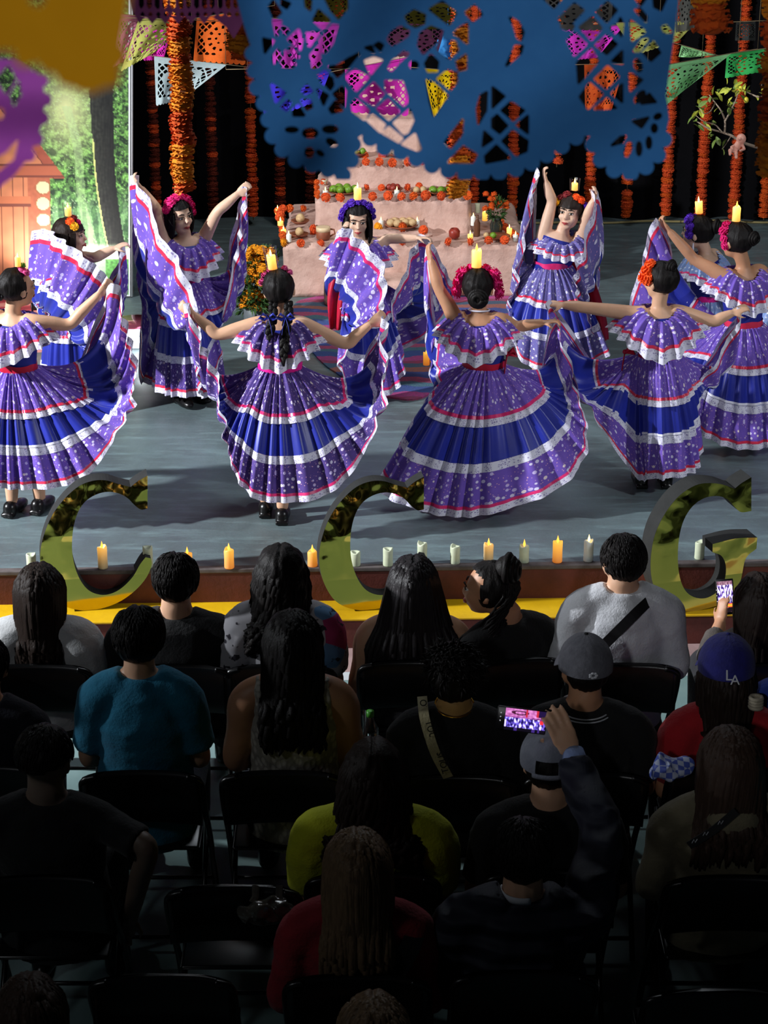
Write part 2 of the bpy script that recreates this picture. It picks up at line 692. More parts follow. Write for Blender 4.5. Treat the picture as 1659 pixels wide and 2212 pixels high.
pts = [onz(x, y, STAGE) for x, y in ((640, 655), (760, 640), (900, 640), (1040, 640), (1130, 652), (1080, 700), (990, 760), (960, 820), (900, 865), (800, 850), (700, 790), (650, 720))]
tag(blob_slab(pts, STAGE, .012).build('sawdust_carpet', carpet_mat(), None, (0, 0, 0), False), 'striped carpet of pink, blue and orange sawdust on the floor before the altar', 'carpet')

k = NT('coral_rug')
v = k.coord('Object')
w = k.n('ShaderNodeTexWave', wave_type='RINGS', Scale=1.4, Distortion=3.0)
k.l(v, w.inputs['Vector'])
k.l(k.ramp(w.outputs[0], [(0, lin((150, 44, 60))), (.5, lin((196, 74, 84))), (.8, lin((226, 150, 140)))]), k.b.inputs['Base Color'])
k.b.inputs['Roughness'].default_value = .9
M_rug = k.mat
rug = thing('rug', onz(110, 690, STAGE), 'coral red swirl rug with white zigzag edge below the forest banner', 'rug')
blob_slab([onz(x, y, STAGE) for x, y in ((-120, 650), (0, 648), (120, 652), (225, 655), (250, 690), (230, 740), (100, 760), (-60, 760), (-140, 710))], STAGE, .015).build('pile', M_rug, rug, smooth=False)
m = MB()
zz = [onz(60 + i * 5, 656 + (4 if i % 2 else -3), STAGE) + Vector((0, 0, .02)) for i in range(32)]
m.tube(zz, [.008] * 32, 5)
m.build('zigzag_cord', pm('white_cord', (225, 225, 230), .7), rug)

pc = onz(292, 690, STAGE + .16)
pl = thing('platform', (pc.x, pc.y, STAGE), 'low round white platform with a mirror pink top and a small lamp', 'platform')
m = MB()
m.lathe([(.02, 0), (.17, 0), (.175, .01), (.175, .13), (.168, .14), (.02, .14)], (pc.x, pc.y, STAGE), 40)
m.build('drum', pm('white_drum', (205, 208, 212), .35), pl)
m = MB(); m.lathe([(.01, .14), (.165, .14), (.165, .146), (.01, .146)], (pc.x, pc.y, STAGE), 40)
m.build('mirror_top', pm('pink_mirror', (196, 96, 120), .12, metal=.7), pl)
m = MB(); lp = onz(311, 692, STAGE + .08); m.ell((lp.x, pc.y - .175, STAGE + .07), (.022, .012, .022))
m.build('lamp_lens', pm('lamp_lens', (255, 255, 255), .3, emit=(235, 245, 255), es=14), pl)
lamp('platform_lamp', 'POINT', (lp.x + .03, pc.y - .26, STAGE + .09), (0, 0, 0), 1.6, (.9, .95, 1), .03)
# small flood lamp lighting the banner from its foot
up = Vector((at(92, 600, 14.3).x, 14.25, STAGE))
fl = thing('flood_lamp', up, 'small black flood lamp on the floor at the foot of the banner', 'lamp')
m = MB(); m.box((up.x - .07, up.y - .03, STAGE + .05), (up.x + .07, up.y + .05, STAGE + .14), 0, None, .008)
m.tube([(up.x - .08, up.y, STAGE + .005), (up.x - .08, up.y, STAGE + .10)], [.008, .008], 6)
m.tube([(up.x + .08, up.y, STAGE + .005), (up.x + .08, up.y, STAGE + .10)], [.008, .008], 6)
m.build('housing', pm('lamp_black', (24, 24, 26), .4), fl)
m = MB(); m.box((up.x - .055, up.y + .05, STAGE + .06), (up.x + .055, up.y + .056, STAGE + .13))
m.build('lens', pm('flood_lens', (255, 255, 255), .3, emit=(240, 248, 255), es=6), fl)
lamp('flood_light', 'SPOT', (up.x, up.y + .09, STAGE + .12), (up.x + .12, 14.72, STAGE + 1.0), 52, (1, 1, 1), .06, 140, .6)

# ================================================================== GOLD LETTERS


def gold_mat():
    k = NT('gold_mirror_film')
    v = k.coord('Object')
    k.b.inputs['Base Color'].default_value = lin((200, 180, 84))
    k.b.inputs['Metallic'].default_value = 1
    k.b.inputs['Roughness'].default_value = .1
    w = k.n('ShaderNodeTexVoronoi', Scale=7.5, feature='SMOOTH_F1', Smoothness=.6)
    k.l(v, w.inputs['Vector'])
    m1 = k.n('ShaderNodeMath', operation='ADD')
    k.l(w.outputs['Distance'], m1.inputs[0])
    k.l(k.noise(v, 5, 2), m1.inputs[1])
    # film crumpled towards the top of the letter, flat towards its foot
    s = k.n('ShaderNodeSeparateXYZ')
    k.l(v, s.inputs[0])
    amt = k.ramp(s.outputs[2], [(.18, (.05, .05, .05, 1)), (.42, (1, 1, 1, 1))])
    m2 = k.n('ShaderNodeMath', operation='MULTIPLY')
    k.l(m1.outputs[0], m2.inputs[0])
    k.l(amt, m2.inputs[1])
    k.bump(m2.outputs[0], .035, .7)
    return k.mat


M_gold = gold_mat()
M_foam = pm('letter_side_foam', (40, 41, 40), .85, (28, 29, 28), 8)
C_OUT = [(316, 1034), (296, 1044), (280, 1056), (255, 1048), (228, 1038), (200, 1037), (170, 1047), (140, 1072), (115, 1105), (98, 1145), (90, 1185), (93, 1225), (105, 1260),
         (125, 1290), (155, 1308), (190, 1315), (225, 1312), (260, 1300), (290, 1280), (313, 1255), (325, 1228), (323, 1213), (312, 1210), (300, 1225), (285, 1250), (262, 1272),
         (238, 1283), (215, 1283), (192, 1272), (175, 1250), (163, 1220), (157, 1185), (158, 1145), (166, 1110), (180, 1085), (200, 1070), (225, 1063), (250, 1066), (272, 1078),
         (288, 1095), (302, 1106), (316, 1105)]
G_OUT = [(1628, 1034), (1605, 1045), (1590, 1055), (1560, 1042), (1530, 1036), (1500, 1038), (1465, 1056), (1435, 1088), (1412, 1130), (1402, 1175), (1402, 1220), (1412, 1255),
         (1430, 1285), (1460, 1305), (1495, 1311), (1535, 1308), (1570, 1302), (1596, 1288), (1606, 1250), (1616, 1210), (1640, 1192), (1642, 1168), (1592, 1164), (1540, 1170), (1540, 1188),
         (1560, 1198), (1570, 1220), (1568, 1250), (1555, 1272), (1530, 1285), (1505, 1283), (1482, 1268), (1468, 1240), (1462, 1200), (1464, 1150), (1475, 1110), (1495, 1082),
         (1520, 1068), (1548, 1066), (1572, 1075), (1590, 1095), (1605, 1108), (1628, 1108)]


def letter(out, dx, dy, yaw, label, depth=.10, Y=9.62):
    sm = []
    n = len(out)
    sharp = {i for i in range(n) if (lambda a, b: abs(a.angle(b)) > .8)(Vector(out[i]) - Vector(out[i - 1]), Vector(out[(i + 1) % n]) - Vector(out[i]))}
    for i in range(n):
        p0, p1, p2, p3 = (Vector(out[(i + d) % n]) for d in (-1, 0, 1, 2))
        if i in sharp:
            p0 = p1 - (p2 - p1)
        if (i + 1) % n in sharp:
            p3 = p2 + (p2 - p1)
        for t in (0, .25, .5, .75):
            sm.append(.5 * (2 * p1 + (p2 - p0) * t + (2 * p0 - 5 * p1 + 4 * p2 - p3) * t * t + (3 * p1 - p0 - 3 * p2 + p3) * t ** 3))
    bot = max(p[1] for p in out) + dy
    cx = (min(p[0] for p in out) + max(p[0] for p in out)) / 2 + dx
    c0 = at(cx, bot, Y)
    c0.z = .172
    P = []
    for p in sm:
        q = at(p[0] + dx, p[1] + dy, Y)
        P.append(Vector(((q.x - c0.x) / math.cos(yaw), 0, q.z - at(cx, bot, Y).z)))
    M = Matrix.Rotation(yaw, 3, 'Z')
    t = thing('letter', c0, label, 'letter')
    k = len(P)
    f = MB(); f.add([c0 + M @ Vector((p.x, -.001, p.z)) for p in P], [list(range(k))])
    f.build('mirror_face', M_gold, t, smooth=False)
    s = MB()
    s.add([c0 + M @ Vector((p.x, d, p.z)) for d in (0, depth) for p in P], [[i, i + k, (i + 1) % k + k, (i + 1) % k] for i in range(k)] + [list(range(2 * k - 1, k - 1, -1))])
    s.build('side_band', M_foam, t, smooth=False)


letter(C_OUT, 0, 0, R(11), 'big gold mirror letter C on the yellow step behind the white blouse woman')
letter(C_OUT, 600, -4, R(10), 'big gold mirror letter C at mid stage with a strongly crumpled face', .08)
letter(G_OUT, 0, 0, R(17), 'big gold mirror letter G beside the man in a white shirt', .12)

# ================================================================== CANDLES
M_ivory = pm('ivory_wax', (214, 220, 190), .5, (190, 200, 170), 12)
M_white = pm('white_wax', (226, 228, 220), .5)


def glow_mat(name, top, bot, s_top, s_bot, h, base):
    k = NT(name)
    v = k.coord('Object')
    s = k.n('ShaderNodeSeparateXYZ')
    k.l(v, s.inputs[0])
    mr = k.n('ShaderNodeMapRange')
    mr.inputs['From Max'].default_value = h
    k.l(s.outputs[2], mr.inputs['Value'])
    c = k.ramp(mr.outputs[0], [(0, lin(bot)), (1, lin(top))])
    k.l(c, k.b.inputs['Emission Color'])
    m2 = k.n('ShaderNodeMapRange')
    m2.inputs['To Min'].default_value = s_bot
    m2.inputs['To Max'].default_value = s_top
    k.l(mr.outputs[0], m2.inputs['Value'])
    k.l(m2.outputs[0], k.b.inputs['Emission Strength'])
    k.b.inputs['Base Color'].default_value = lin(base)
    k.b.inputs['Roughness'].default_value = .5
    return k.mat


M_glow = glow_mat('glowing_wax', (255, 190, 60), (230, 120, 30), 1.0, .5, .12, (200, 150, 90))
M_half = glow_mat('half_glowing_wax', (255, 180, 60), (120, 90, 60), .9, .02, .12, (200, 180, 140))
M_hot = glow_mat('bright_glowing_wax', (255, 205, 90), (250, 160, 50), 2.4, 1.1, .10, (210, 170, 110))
M_flame = pm('flame', (255, 220, 140), .4, emit=(255, 214, 120), es=5)
M_amber = pm('amber_flame', (255, 190, 80), .4, emit=(255, 170, 60), es=2.2)
M_glass = NT('clear_glass')
M_glass.b.inputs['Transmission Weight'].default_value = .0
M_glass.b.inputs['Roughness'].default_value = .05
_t = M_glass.n('ShaderNodeBsdfTransparent')
_g = M_glass.n('ShaderNodeBsdfGlossy', Roughness=.06)
_m = M_glass.n('ShaderNodeMixShader')
_f = M_glass.n('ShaderNodeLayerWeight', Blend=.25)
_r = M_glass.ramp(_f.outputs['Facing'], [(0, (.03, .03, .03, 1)), (.5, (.2, .2, .2, 1)), (1, (.9, .9, .9, 1))])
M_glass.l(_r, _m.inputs[0]); M_glass.l(_t.outputs[0], _m.inputs[1]); M_glass.l(_g.outputs[0], _m.inputs[2]); M_glass.l(_m.outputs[0], M_glass.out.inputs[0])
M_glass = M_glass.mat
_cn = [0]


def candle(base, h, r, mat, label, flame=None, group=None, lean=0, glass=None, n=14):
    """a candle with an uneven wax rim; base is the centre of its foot"""
    base = Vector(base)
    _cn[0] += 1
    rnd = random.Random(_cn[0])
    t = thing('candle', base, label, 'candle', group)
    m = MB()
    M = Matrix.Rotation(lean, 3, 'Y')
    ph = rnd.random() * 6
    rows = []
    for rr, z, wv in ((r * .97, 0, 0), (r, h * .05, 0), (r * .97, h * .5, 0), (r, h * .93, 1), (r * .9, h, 1), (r * .7, h * .97, .6), (r * .35, h * .88, 0), (.0005, h * .87, 0)):
        rows.append([base + M @ Vector((rr * math.cos(a), rr * math.sin(a), z + wv * h * .05 * (math.sin(a * 2 + ph) + .5 * math.sin(a * 3 + ph * 2)))) for a in [2 * math.pi * i / n for i in range(n)]])
    m.grid(rows, True, 0, None, True)
    m.build('wax', mat, t)
    if flame:
        f = MB()
        fh = r * 1.7
        f.lathe([(.0004, 0), (r * .22, fh * .25), (r * .26, fh * .42), (r * .12, fh * .75), (.0004, fh)], base + M @ Vector((0, 0, h * .9)), 8, 0, M)
        f.build('flame', flame, t)
    if glass:
        gr, gh = glass
        g = MB()
        g.lathe([(gr * .8, 0), (gr * .86, gh * .1), (gr, gh), (gr * .96, gh), (gr * .82, gh * .1), (gr * .76, .004)], base + M @ Vector((0, 0, -.003)), 18, 0, M)
        g.build('glass_cup', M_glass, t)
    return t


def lipz(px, py):
    p = onz(px, py, STAGE)
    return Vector((p.x, p.y + .012, STAGE + .0005))


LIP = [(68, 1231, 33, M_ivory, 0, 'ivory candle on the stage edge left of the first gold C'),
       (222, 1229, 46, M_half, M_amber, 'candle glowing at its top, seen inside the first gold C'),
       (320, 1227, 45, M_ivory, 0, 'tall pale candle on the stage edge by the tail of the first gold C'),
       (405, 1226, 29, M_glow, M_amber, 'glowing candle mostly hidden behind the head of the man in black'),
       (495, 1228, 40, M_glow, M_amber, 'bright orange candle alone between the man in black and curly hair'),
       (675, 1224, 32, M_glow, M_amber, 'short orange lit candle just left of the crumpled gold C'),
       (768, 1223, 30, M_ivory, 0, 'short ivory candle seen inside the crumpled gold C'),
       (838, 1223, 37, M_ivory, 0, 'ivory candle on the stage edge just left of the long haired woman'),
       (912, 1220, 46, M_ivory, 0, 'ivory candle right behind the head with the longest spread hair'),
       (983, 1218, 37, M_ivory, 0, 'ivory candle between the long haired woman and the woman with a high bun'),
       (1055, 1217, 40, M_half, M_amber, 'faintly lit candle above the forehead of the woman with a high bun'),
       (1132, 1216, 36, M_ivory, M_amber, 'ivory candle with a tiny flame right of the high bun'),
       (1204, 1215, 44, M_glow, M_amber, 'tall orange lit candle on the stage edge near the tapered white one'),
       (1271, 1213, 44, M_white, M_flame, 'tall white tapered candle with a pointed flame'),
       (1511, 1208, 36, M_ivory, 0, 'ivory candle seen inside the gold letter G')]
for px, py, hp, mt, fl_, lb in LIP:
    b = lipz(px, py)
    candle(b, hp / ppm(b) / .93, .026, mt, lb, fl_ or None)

# ================================================================== MARIGOLDS


def pom_mesh(name, mat, seed=0, rings=((.0, 5, 55), (.3, 8, 30), (.62, 11, 5), (1.0, 12, -28))):
    """a marigold head: rings of frilled petals round a core, radius 1"""
    m = MB()
    rnd = random.Random(seed)
    m.ell((0, 0, 0), (.84, .84, .72), None, 10, 6)
    for rr, n, tilt in rings:
        for i in range(n):
            a = 2 * math.pi * (i + rnd.random() * .5) / n
            e = R(tilt + rnd.uniform(-8, 8))
            d = Vector((math.cos(a) * math.cos(e), math.sin(a) * math.cos(e), math.sin(e)))
            s = Vector((-math.sin(a), math.cos(a), 0))
            u = d.cross(s)
            w = (.36 if n < 10 else .24) + rnd.random() * .06
            b0, b1 = d * .7, d * (.97 + rnd.random() * .05)
            m.add([b0 - s * w * .5, b0 + s * w * .5, b1 + s * w + u * .1, b1 + d * .06 - u * .08, b1 - s * w + u * .1], [[0, 1, 2, 3], [0, 3, 4]])
    me = m.mesh(name)
    me.materials.append(mat)
    return me


def petal_mat(name, c1, c2, em=0):
    return pm(name, c1, .8, c2, 30, .01, 90, emit=None)


M_or = petal_mat('orange_petals', (244, 112, 22), (214, 70, 14))
M_ro = petal_mat('red_orange_petals', (248, 104, 40), (224, 74, 26))
M_ye = petal_mat('golden_petals', (255, 178, 18), (240, 140, 8))
M_go = petal_mat('gold_orange_petals', (255, 172, 30), (238, 132, 18))
POM = {'o': [pom_mesh('marigold_o%d' % i, M_or, i) for i in range(3)], 'r': [pom_mesh('marigold_r%d' % i, M_ro, 5 + i) for i in range(3)], 'y': [pom_mesh('marigold_y%d' % i, M_ye, 9 + i) for i in range(3)],
       'g': [pom_mesh('marigold_g%d' % i, M_go, 13 + i) for i in range(3)]}
FR = ((.0, 5, 62), (.5, 11, 30), (1.0, 16, 4), (1, 16, -26))
DISC = {'r': [pom_mesh('garland_r%d' % i, M_ro, 20 + i, FR) for i in range(3)], 'o': [pom_mesh('garland_o%d' % i, M_or, 25 + i, FR) for i in range(3)], 'g': [pom_mesh('garland_g%d' % i, M_go, 30 + i, FR) for i in range(3)],
        'd': [pom_mesh('garland_d%d' % i, petal_mat('dimmed_petals', (132, 44, 18), (98, 30, 14)), 40 + i, FR) for i in range(3)]}  # dim light on the left garlands is darkened into this petal colour


def pom(p, r, kind='o', name='marigold', parent=None, sq=.85, flat=False):
    me = random.choice((DISC if flat else POM)[kind])
    o = link(name, me, parent, Vector(p) - (WL[parent.name] if parent else Vector()))
    o.scale = (r, r, r * sq)
    o.rotation_euler = (random.uniform(-.5, .5) if not flat else random.uniform(-.18, .18), random.uniform(-.5, .5) if not flat else random.uniform(-.18, .18), random.uniform(0, 6))
    return o


ORD = 'first second third fourth fifth sixth seventh eighth ninth tenth eleventh'.split()


def marigolds(zones, group, label, f=2.765, ox=560, oy=240, r=.034):
    byrow = 'side' in group
    zones = sorted(zones, key=(lambda q: -q[1]) if byrow else (lambda q: q[0]))
    for i_, (X, Yp, Yw, kind) in enumerate(zones):
        p = at(ox + X / f, oy + Yp / f, Yw)
        o = pom(p, r * random.uniform(.88, 1.12), kind)
        o.rotation_euler.x += 1.0
        tag(o, label.replace('marigold', 'marigold, ' + ORD[i_] + (' from the front' if byrow else ' from the left') + ',', 1), 'flower', group)


fr3 = 15.36 - .035
marigolds([(x, y, fr3, k_) for (x, y, k_) in ((555, 305, 'r'), (637, 303, 'r'), (717, 303, 'r'), (795, 308, 'r'), (888, 303, 'r'), (975, 298, 'r'), (1060, 296, 'r'))],
          'marigolds on the edge of the third tier', 'red orange marigold on the edge of the third altar tier')
fr2 = 15.04 - .035
marigolds([(x, y, fr2, k_) for (x, y, k_) in ((397, 515, 'r'), (482, 517, 'r'), (677, 510, 'r'), (770, 505, 'r'), (850, 510, 'r'), (922, 508, 'o'), (995, 503, 'r'), (1088, 507, 'r'), (1170, 506, 'o'), (1245, 503, 'o'))],
          'marigolds on the edge of the second tier', 'orange marigold on the edge of the second altar tier', r=.036)
marigolds([(345, 425, 15.3, 'o'), (342, 455, 15.25, 'o'), (345, 485, 15.2, 'o'), (385, 425, 15.5, 'r'), (345, 510, 15.1, 'o')], 'marigolds on the second tier corner', 'orange marigold piled at the second tier left corner', r=.026)
marigolds([(640, 455, 15.24, 'r'), (730, 457, 15.22, 'r'), (887, 455, 15.22, 'r'), (955, 449, 15.24, 'r')], 'marigolds lying on the second tier', 'red marigold lying on top of the second altar tier', r=.03)
marigolds([(737, 262, 15.5, 'r'), (630, 266, 15.5, 'r')], 'marigolds lying on the third tier', 'red marigold lying on top of the third altar tier', r=.034)
fr1 = 14.72 - .02
marigolds([(248, 788, fr1, 'r'), (368, 788, fr1, 'r'), (1130, 780, fr1, 'r'), (1260, 780, fr1, 'r'), (1370, 772, fr1, 'r'), (1465, 770, fr1, 'r'), (560, 786, fr1, 'r'), (850, 780, fr1, 'r'), (1000, 782, fr1, 'r')],
          'marigolds on the front edge of the base tier', 'red orange marigold along the front edge of the lowest tier', r=.034)
marigolds([(125, 610, 15.35, 'r'), (128, 650, 15.2, 'o'), (130, 685, 15.08, 'r'), (140, 712, 14.98, 'o'), (140, 740, 14.88, 'o'), (145, 762, 14.8, 'o'), (145, 785, 14.74, 'y'), (112, 595, 15.4, 'o'), (120, 632, 15.27, 'r'), (322, 700, 15.02, 'r'), (322, 720, 14.98, 'r')],
          'marigolds along the left side of the base tier', 'orange marigold up the left side of the lowest tier', r=.03)
marigolds([(140, 581, 15.6, 'r'), (182, 581, 15.62, 'o'), (262, 581, 15.62, 'o')], 'marigolds at the back of the base tier', 'orange marigold on the back left edge of the lowest tier', r=.03)
marigolds([(1465, 690, 15.1, 'r'), (1490, 712, 15.0, 'r'), (1510, 728, 14.94, 'o'), (1530, 745, 14.86, 'r'), (1548, 760, 14.8, 'r'), (1566, 775, 14.74, 'r'), (1440, 665, 15.2, 'r')], 'marigolds along the right side of the base tier', 'red orange marigold up the right side of the lowest tier', r=.03)
marigolds([(712, 690, 14.98, 'y'), (855, 692, 14.93, 'o'), (980, 710, 14.92, 'r')], 'marigolds by the bread plate', 'orange marigold beside the bread plate at the middle of the altar', r=.038)
marigolds([(708, 903, 14.43, 'r'), (1000, 890, 14.43, 'r'), (895, 1060, 14.40, 'r'), (897, 1088, 14.40, 'r'), (1016, 1110, 14.40, 'r')], 'marigolds low in front of the altar', 'red orange marigold low on the altar front', r=.036)

ALTC = [(395, 488, 15.08, 36, 0, 'white candle with flame at the left front corner of the second altar tier'), (822, 482, 15.10, 34, 0, 'white candle with flame at the middle of the second altar tier'),
        (1008, 482, 15.10, 30, 2, 'thick white unlit candle on the second altar tier'), (727, 690, 14.99, 40, 0, 'small lit candle left of the bread plate'),
        (943, 690, 14.99, 40, 0, 'small lit candle right of the bread plate'), (110, 615, 15.4, 30, 1, 'glowing candle at the far left back corner of the lowest tier'),
        (127, 694, 15.05, 24, 1, 'low glowing candle halfway along the left side of the altar'), (145, 735, 14.95, 34, 1, 'glowing candle near the front of the altar left side'),
        (177, 795, 14.76, 44, 0, 'thin lit candle at the left front corner of the altar'), (1304, 612, 15.45, 52, 2, 'tall ivory unlit candle at the back right of the altar'),
        (1278, 694, 15.05, 52, 0, 'lit candle by the brown bottle on the right of the altar'), (1347, 665, 15.2, 50, 1, 'glowing candle left of the marigold vase on the altar'),
        (1260, 768, 14.78, 40, 1, 'glowing candle at the front edge of the altar right part'), (1493, 740, 14.92, 48, 1, 'glowing candle on the right side of the altar'),
        (1530, 772, 14.78, 36, 0, 'small lit candle at the right front corner of the altar'), (388, 412, 15.5, 24, 2, 'pale candle stub at the back left of the second altar tier')]
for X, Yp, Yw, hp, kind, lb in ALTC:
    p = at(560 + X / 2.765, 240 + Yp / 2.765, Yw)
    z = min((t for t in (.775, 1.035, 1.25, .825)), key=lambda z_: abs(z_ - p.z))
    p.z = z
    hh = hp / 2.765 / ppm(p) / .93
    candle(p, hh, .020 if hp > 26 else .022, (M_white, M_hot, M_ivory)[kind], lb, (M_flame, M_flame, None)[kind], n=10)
for X, Yp, Yw, z, lb in ((1015, 915, 14.43, .56, 'lit candle on the small front step of the altar'), (1008, 1080, 14.38, STAGE + .01, 'lit candle on the floor before the altar step'), (723, 937, 14.43, .56, 'lit candle on the altar step behind the blue skirt'),
                         (1010, 950, 14.36, STAGE + .12, 'short lit candle just below the altar step edge')):
    p = at(560 + X / 2.765, 240 + Yp / 2.765, Yw)
    candle((p.x, p.y, p.z - .02), .07, .014, M_hot, lb, M_flame, n=10)
p = onz(921, 788, STAGE + .012)
candle(p, .085, .022, M_glow, 'yellow glowing candle standing on the sawdust carpet', M_amber)
p = onz(932, 790, STAGE + .012)
t = candle(p + Vector((.0, -.01, .02)), .07, .018, M_glow, 'yellow glowing candle lying tipped over on the sawdust carpet', None, None, R(68))

# ------------------------------------------------------------------ plates, fruit, bread and a mug on the altar
M_clay = pm('red_clay', (150, 86, 56), .6, (110, 56, 38), 9)
M_lime = pm('lime_skin', (112, 148, 40), .4, (84, 124, 34), 12)
M_lemon = pm('lemon_skin', (226, 206, 60), .4, (200, 190, 60), 12)
M_bread = pm('bread', (206, 178, 132), .7, (160, 120, 78), 20, .01, 50)
M_apple = pm('red_fruit', (150, 50, 34), .4, (110, 34, 28), 10)


def dish(X, Yp, Yw, r, label, catg='plate'):
    p = at(560 + X / 2.765, 240 + Yp / 2.765, Yw)
    p.z = min((t for t in (.778, 1.038, 1.253, .828)), key=lambda z_: abs(z_ - p.z))
    t = MB()
    t.lathe([(.01, 0), (r * .6, 0), (r, .022), (r * .98, .026), (r * .6, .008), (.01, .008)], (0, 0, 0), 20)
    for i, v in enumerate(t.v):
        t.v[i] = v + p
    tag(t.build('plate', M_clay, None, p), label, catg)
    return p


def fruit(p, pts, r, mat, name, label, catg, group, sq=(1, 1, 1)):
    for i_, (dx, dy) in enumerate(sorted(pts)):
        m = MB()
        q = p + Vector((dx, dy, .008 + r * sq[2] * .95))
        m.ell(q, (r * sq[0], r * sq[1], r * sq[2]), Matrix.Rotation(random.random() * 6, 3, 'Z'), 12, 8)
        if mat in (M_lime, M_lemon):
            m.ell(q + Vector((r * sq[0], 0, 0)), (.006, .005, .005), None, 6, 4)
        wrinkle(m, r * .06, 30)
        tag(m.build(name, mat, None, q - Vector((0, 0, r * sq[2]))), (ORD[i_] + ' from the left, ' if len(pts) > 1 else '') + label, catg, group)


p = dish(500, 472, 15.18, .12, 'clay plate of limes on the second altar tier')
fruit(p, [(-.07, -.02), (-.02, -.04), (.04, -.03), (.09, -.01), (-.03, .04), (.03, .04)], .030, M_lime, 'lime', 'green lime on the left plate of the second altar tier', 'fruit', 'limes on the altar plate', (1.15, 1, 1))
p = dish(1085, 472, 15.18, .115, 'clay plate of green fruit at the right of the second altar tier')
fruit(p, [(-.06, -.02), (.0, -.03), (.06, .0)], .03, M_lime, 'lime', 'green fruit on the right plate of the second altar tier', 'fruit', 'green fruit on the right altar plate', (1.3, 1, .9))
p = dish(800, 466, 15.24, .075, 'small clay dish of brown rolls at the middle of the second tier')
fruit(p, [(-.03, 0), (.03, 0), (0, -.03), (0, .02)], .026, M_apple, 'roll', 'brown roll in the middle dish of the second tier', 'bread', 'rolls in the middle dish')
p = dish(955, 474, 15.15, .07, 'pale little dish right of the middle of the second tier')
fruit(p, [(-.02, 0), (.03, .01)], .026, M_bread, 'bread_roll', 'pale roll in the little dish on the second tier', 'bread', 'pale rolls in the little dish')
p = dish(585, 270, 15.5, .075, 'clay dish with a lemon on the left of the third tier')
fruit(p, [(-.02, -.02)], .028, M_lemon, 'lemon', 'yellow lemon on the left dish of the third altar tier', 'fruit', None, (1.2, 1, 1))
fruit(p, [(.04, .01)], .026, M_lime, 'lime', 'single lime beside the lemon on the third altar tier', 'fruit', None)
p = dish(815, 268, 15.5, .08, 'clay dish of bread at the middle of the third altar tier')
fruit(p, [(-.04, 0), (.0, -.02), (.04, 0)], .028, M_bread, 'bread_roll', 'small roll on the middle dish of the third tier', 'bread', 'bread rolls on the third tier')
p = dish(1075, 258, 15.5, .10, 'wide clay dish of yellow green fruit on the right of the third tier')
fruit(p, [(0, -.02), (.05, 0)], .036, M_lemon, 'lemon', 'yellow green fruit in the wide third tier dish', 'fruit', 'fruit in the wide third tier dish', (1.3, 1, .9))
p = dish(850, 682, 14.98, .125, 'clay plate heaped with pale bread at the front of the altar')
fruit(p, [(-.08, 0), (-.03, -.02), (.03, 0), (.08, .0), (-.05, .04), (.01, .05), (.06, .05)], .033, M_bread, 'bread_roll', 'pale roll heaped on the front plate of the altar', 'bread', 'bread on the front altar plate', (1.1, 1, .9))
p = dish(245, 668, 15.1, .07, 'dim clay dish on the left part of the lowest tier')
fruit(p, [(0, 0)], .035, M_bread, 'bread_loaf', 'small round loaf on the dim dish at the left of the altar', 'bread', None)
p = dish(240, 740, 14.9, .07, 'second dim clay dish nearer the front on the lowest tier left')
fruit(p, [(0, 0)], .032, M_bread, 'bread_loaf', 'small round loaf nearer the front at the left of the altar', 'bread', None)
p = dish(1420, 762, 14.84, .10, 'clay plate with lime and onion at the right front of the altar')
fruit(p, [(-.03, -.02)], .024, M_lime, 'lime', 'small bright lime on the right front altar plate', 'fruit', None)
fruit(p, [(-.08, -.01)], .022, M_bread, 'onion', 'small pale onion on the right front altar plate', 'vegetable', None)
# clay mug with pale rim
p = at(560 + 383 / 2.765, 240 + 785 / 2.765, 14.84); p.z = .776
mug = thing('mug', p, 'clay mug with a pale rim at the left front of the altar', 'mug')
m = MB(); m.lathe([(.045, 0), (.052, .01), (.052, .09), (.045, .09), (.043, .02)], p, 18); m.build('body', M_clay, mug)
m = MB(); m.lathe([(.0535, .06), (.0535, .092), (.044, .092)], p, 18); m.build('rim', pm('pale_glaze', (214, 190, 150), .4), mug)
m = MB(); m.tube([p + Vector((.05, 0, .075)), p + Vector((.08, 0, .07)), p + Vector((.085, 0, .04)), p + Vector((.05, 0, .02))], [.007] * 4, 6); m.build('handle', M_clay, mug)
p = at(560 + 1300 / 2.765, 240 + 735 / 2.765, 14.92); p.z = .776
m = MB(); m.lathe([(.02, 0), (.024, .01), (.024, .10), (.010, .13), (.010, .16), (.004, .16)], p, 14)
tag(m.build('bottle', pm('brown_glass', (96, 62, 44), .15), None, p), 'small brown bottle on the right part of the altar', 'bottle')
p = at(560 + 1165 / 2.765, 240 + 765 / 2.765, 14.84); p.z = .776
m = MB(); m.lathe([(.02, 0), (.04, .02), (.042, .06), (.028, .08), (.024, .08), (.02, .05)], p, 14)
tag(m.build('clay_pot', M_apple, None, p), 'small red clay pot on the right part of the altar', 'pot')
# vase of marigolds on the altar
M_leaf = pm('marigold_leaf', (58, 92, 34), .7, (36, 66, 26), 14)


def foliage(mb, c, rx, rz, n, rnd, s=.03):
    for i in range(n):
        d = Vector((rnd.gauss(0, 1), rnd.gauss(0, 1), rnd.gauss(0, 1))).normalized()
        q = Vector(c) + Vector((d.x * rx, d.y * rx, d.z * rz)) * rnd.uniform(.5, 1)
        a = (d + Vector((0, 0, .5))).normalized()
        b = a.orthogonal().normalized()
        b = Matrix.Rotation(rnd.random() * 6, 3, a) @ b
        L, w = s * rnd.uniform(.7, 1.5), s * .16
        for sg in (-1, 0, 1):
            e = (a + b * sg * .7).normalized()
            w_ = e.cross(b if sg == 0 else a).normalized() * w
            mb.add([q, q + e * L * .5 + w_, q + e * L, q + e * L * .5 - w_], [[0, 1, 2, 3]])


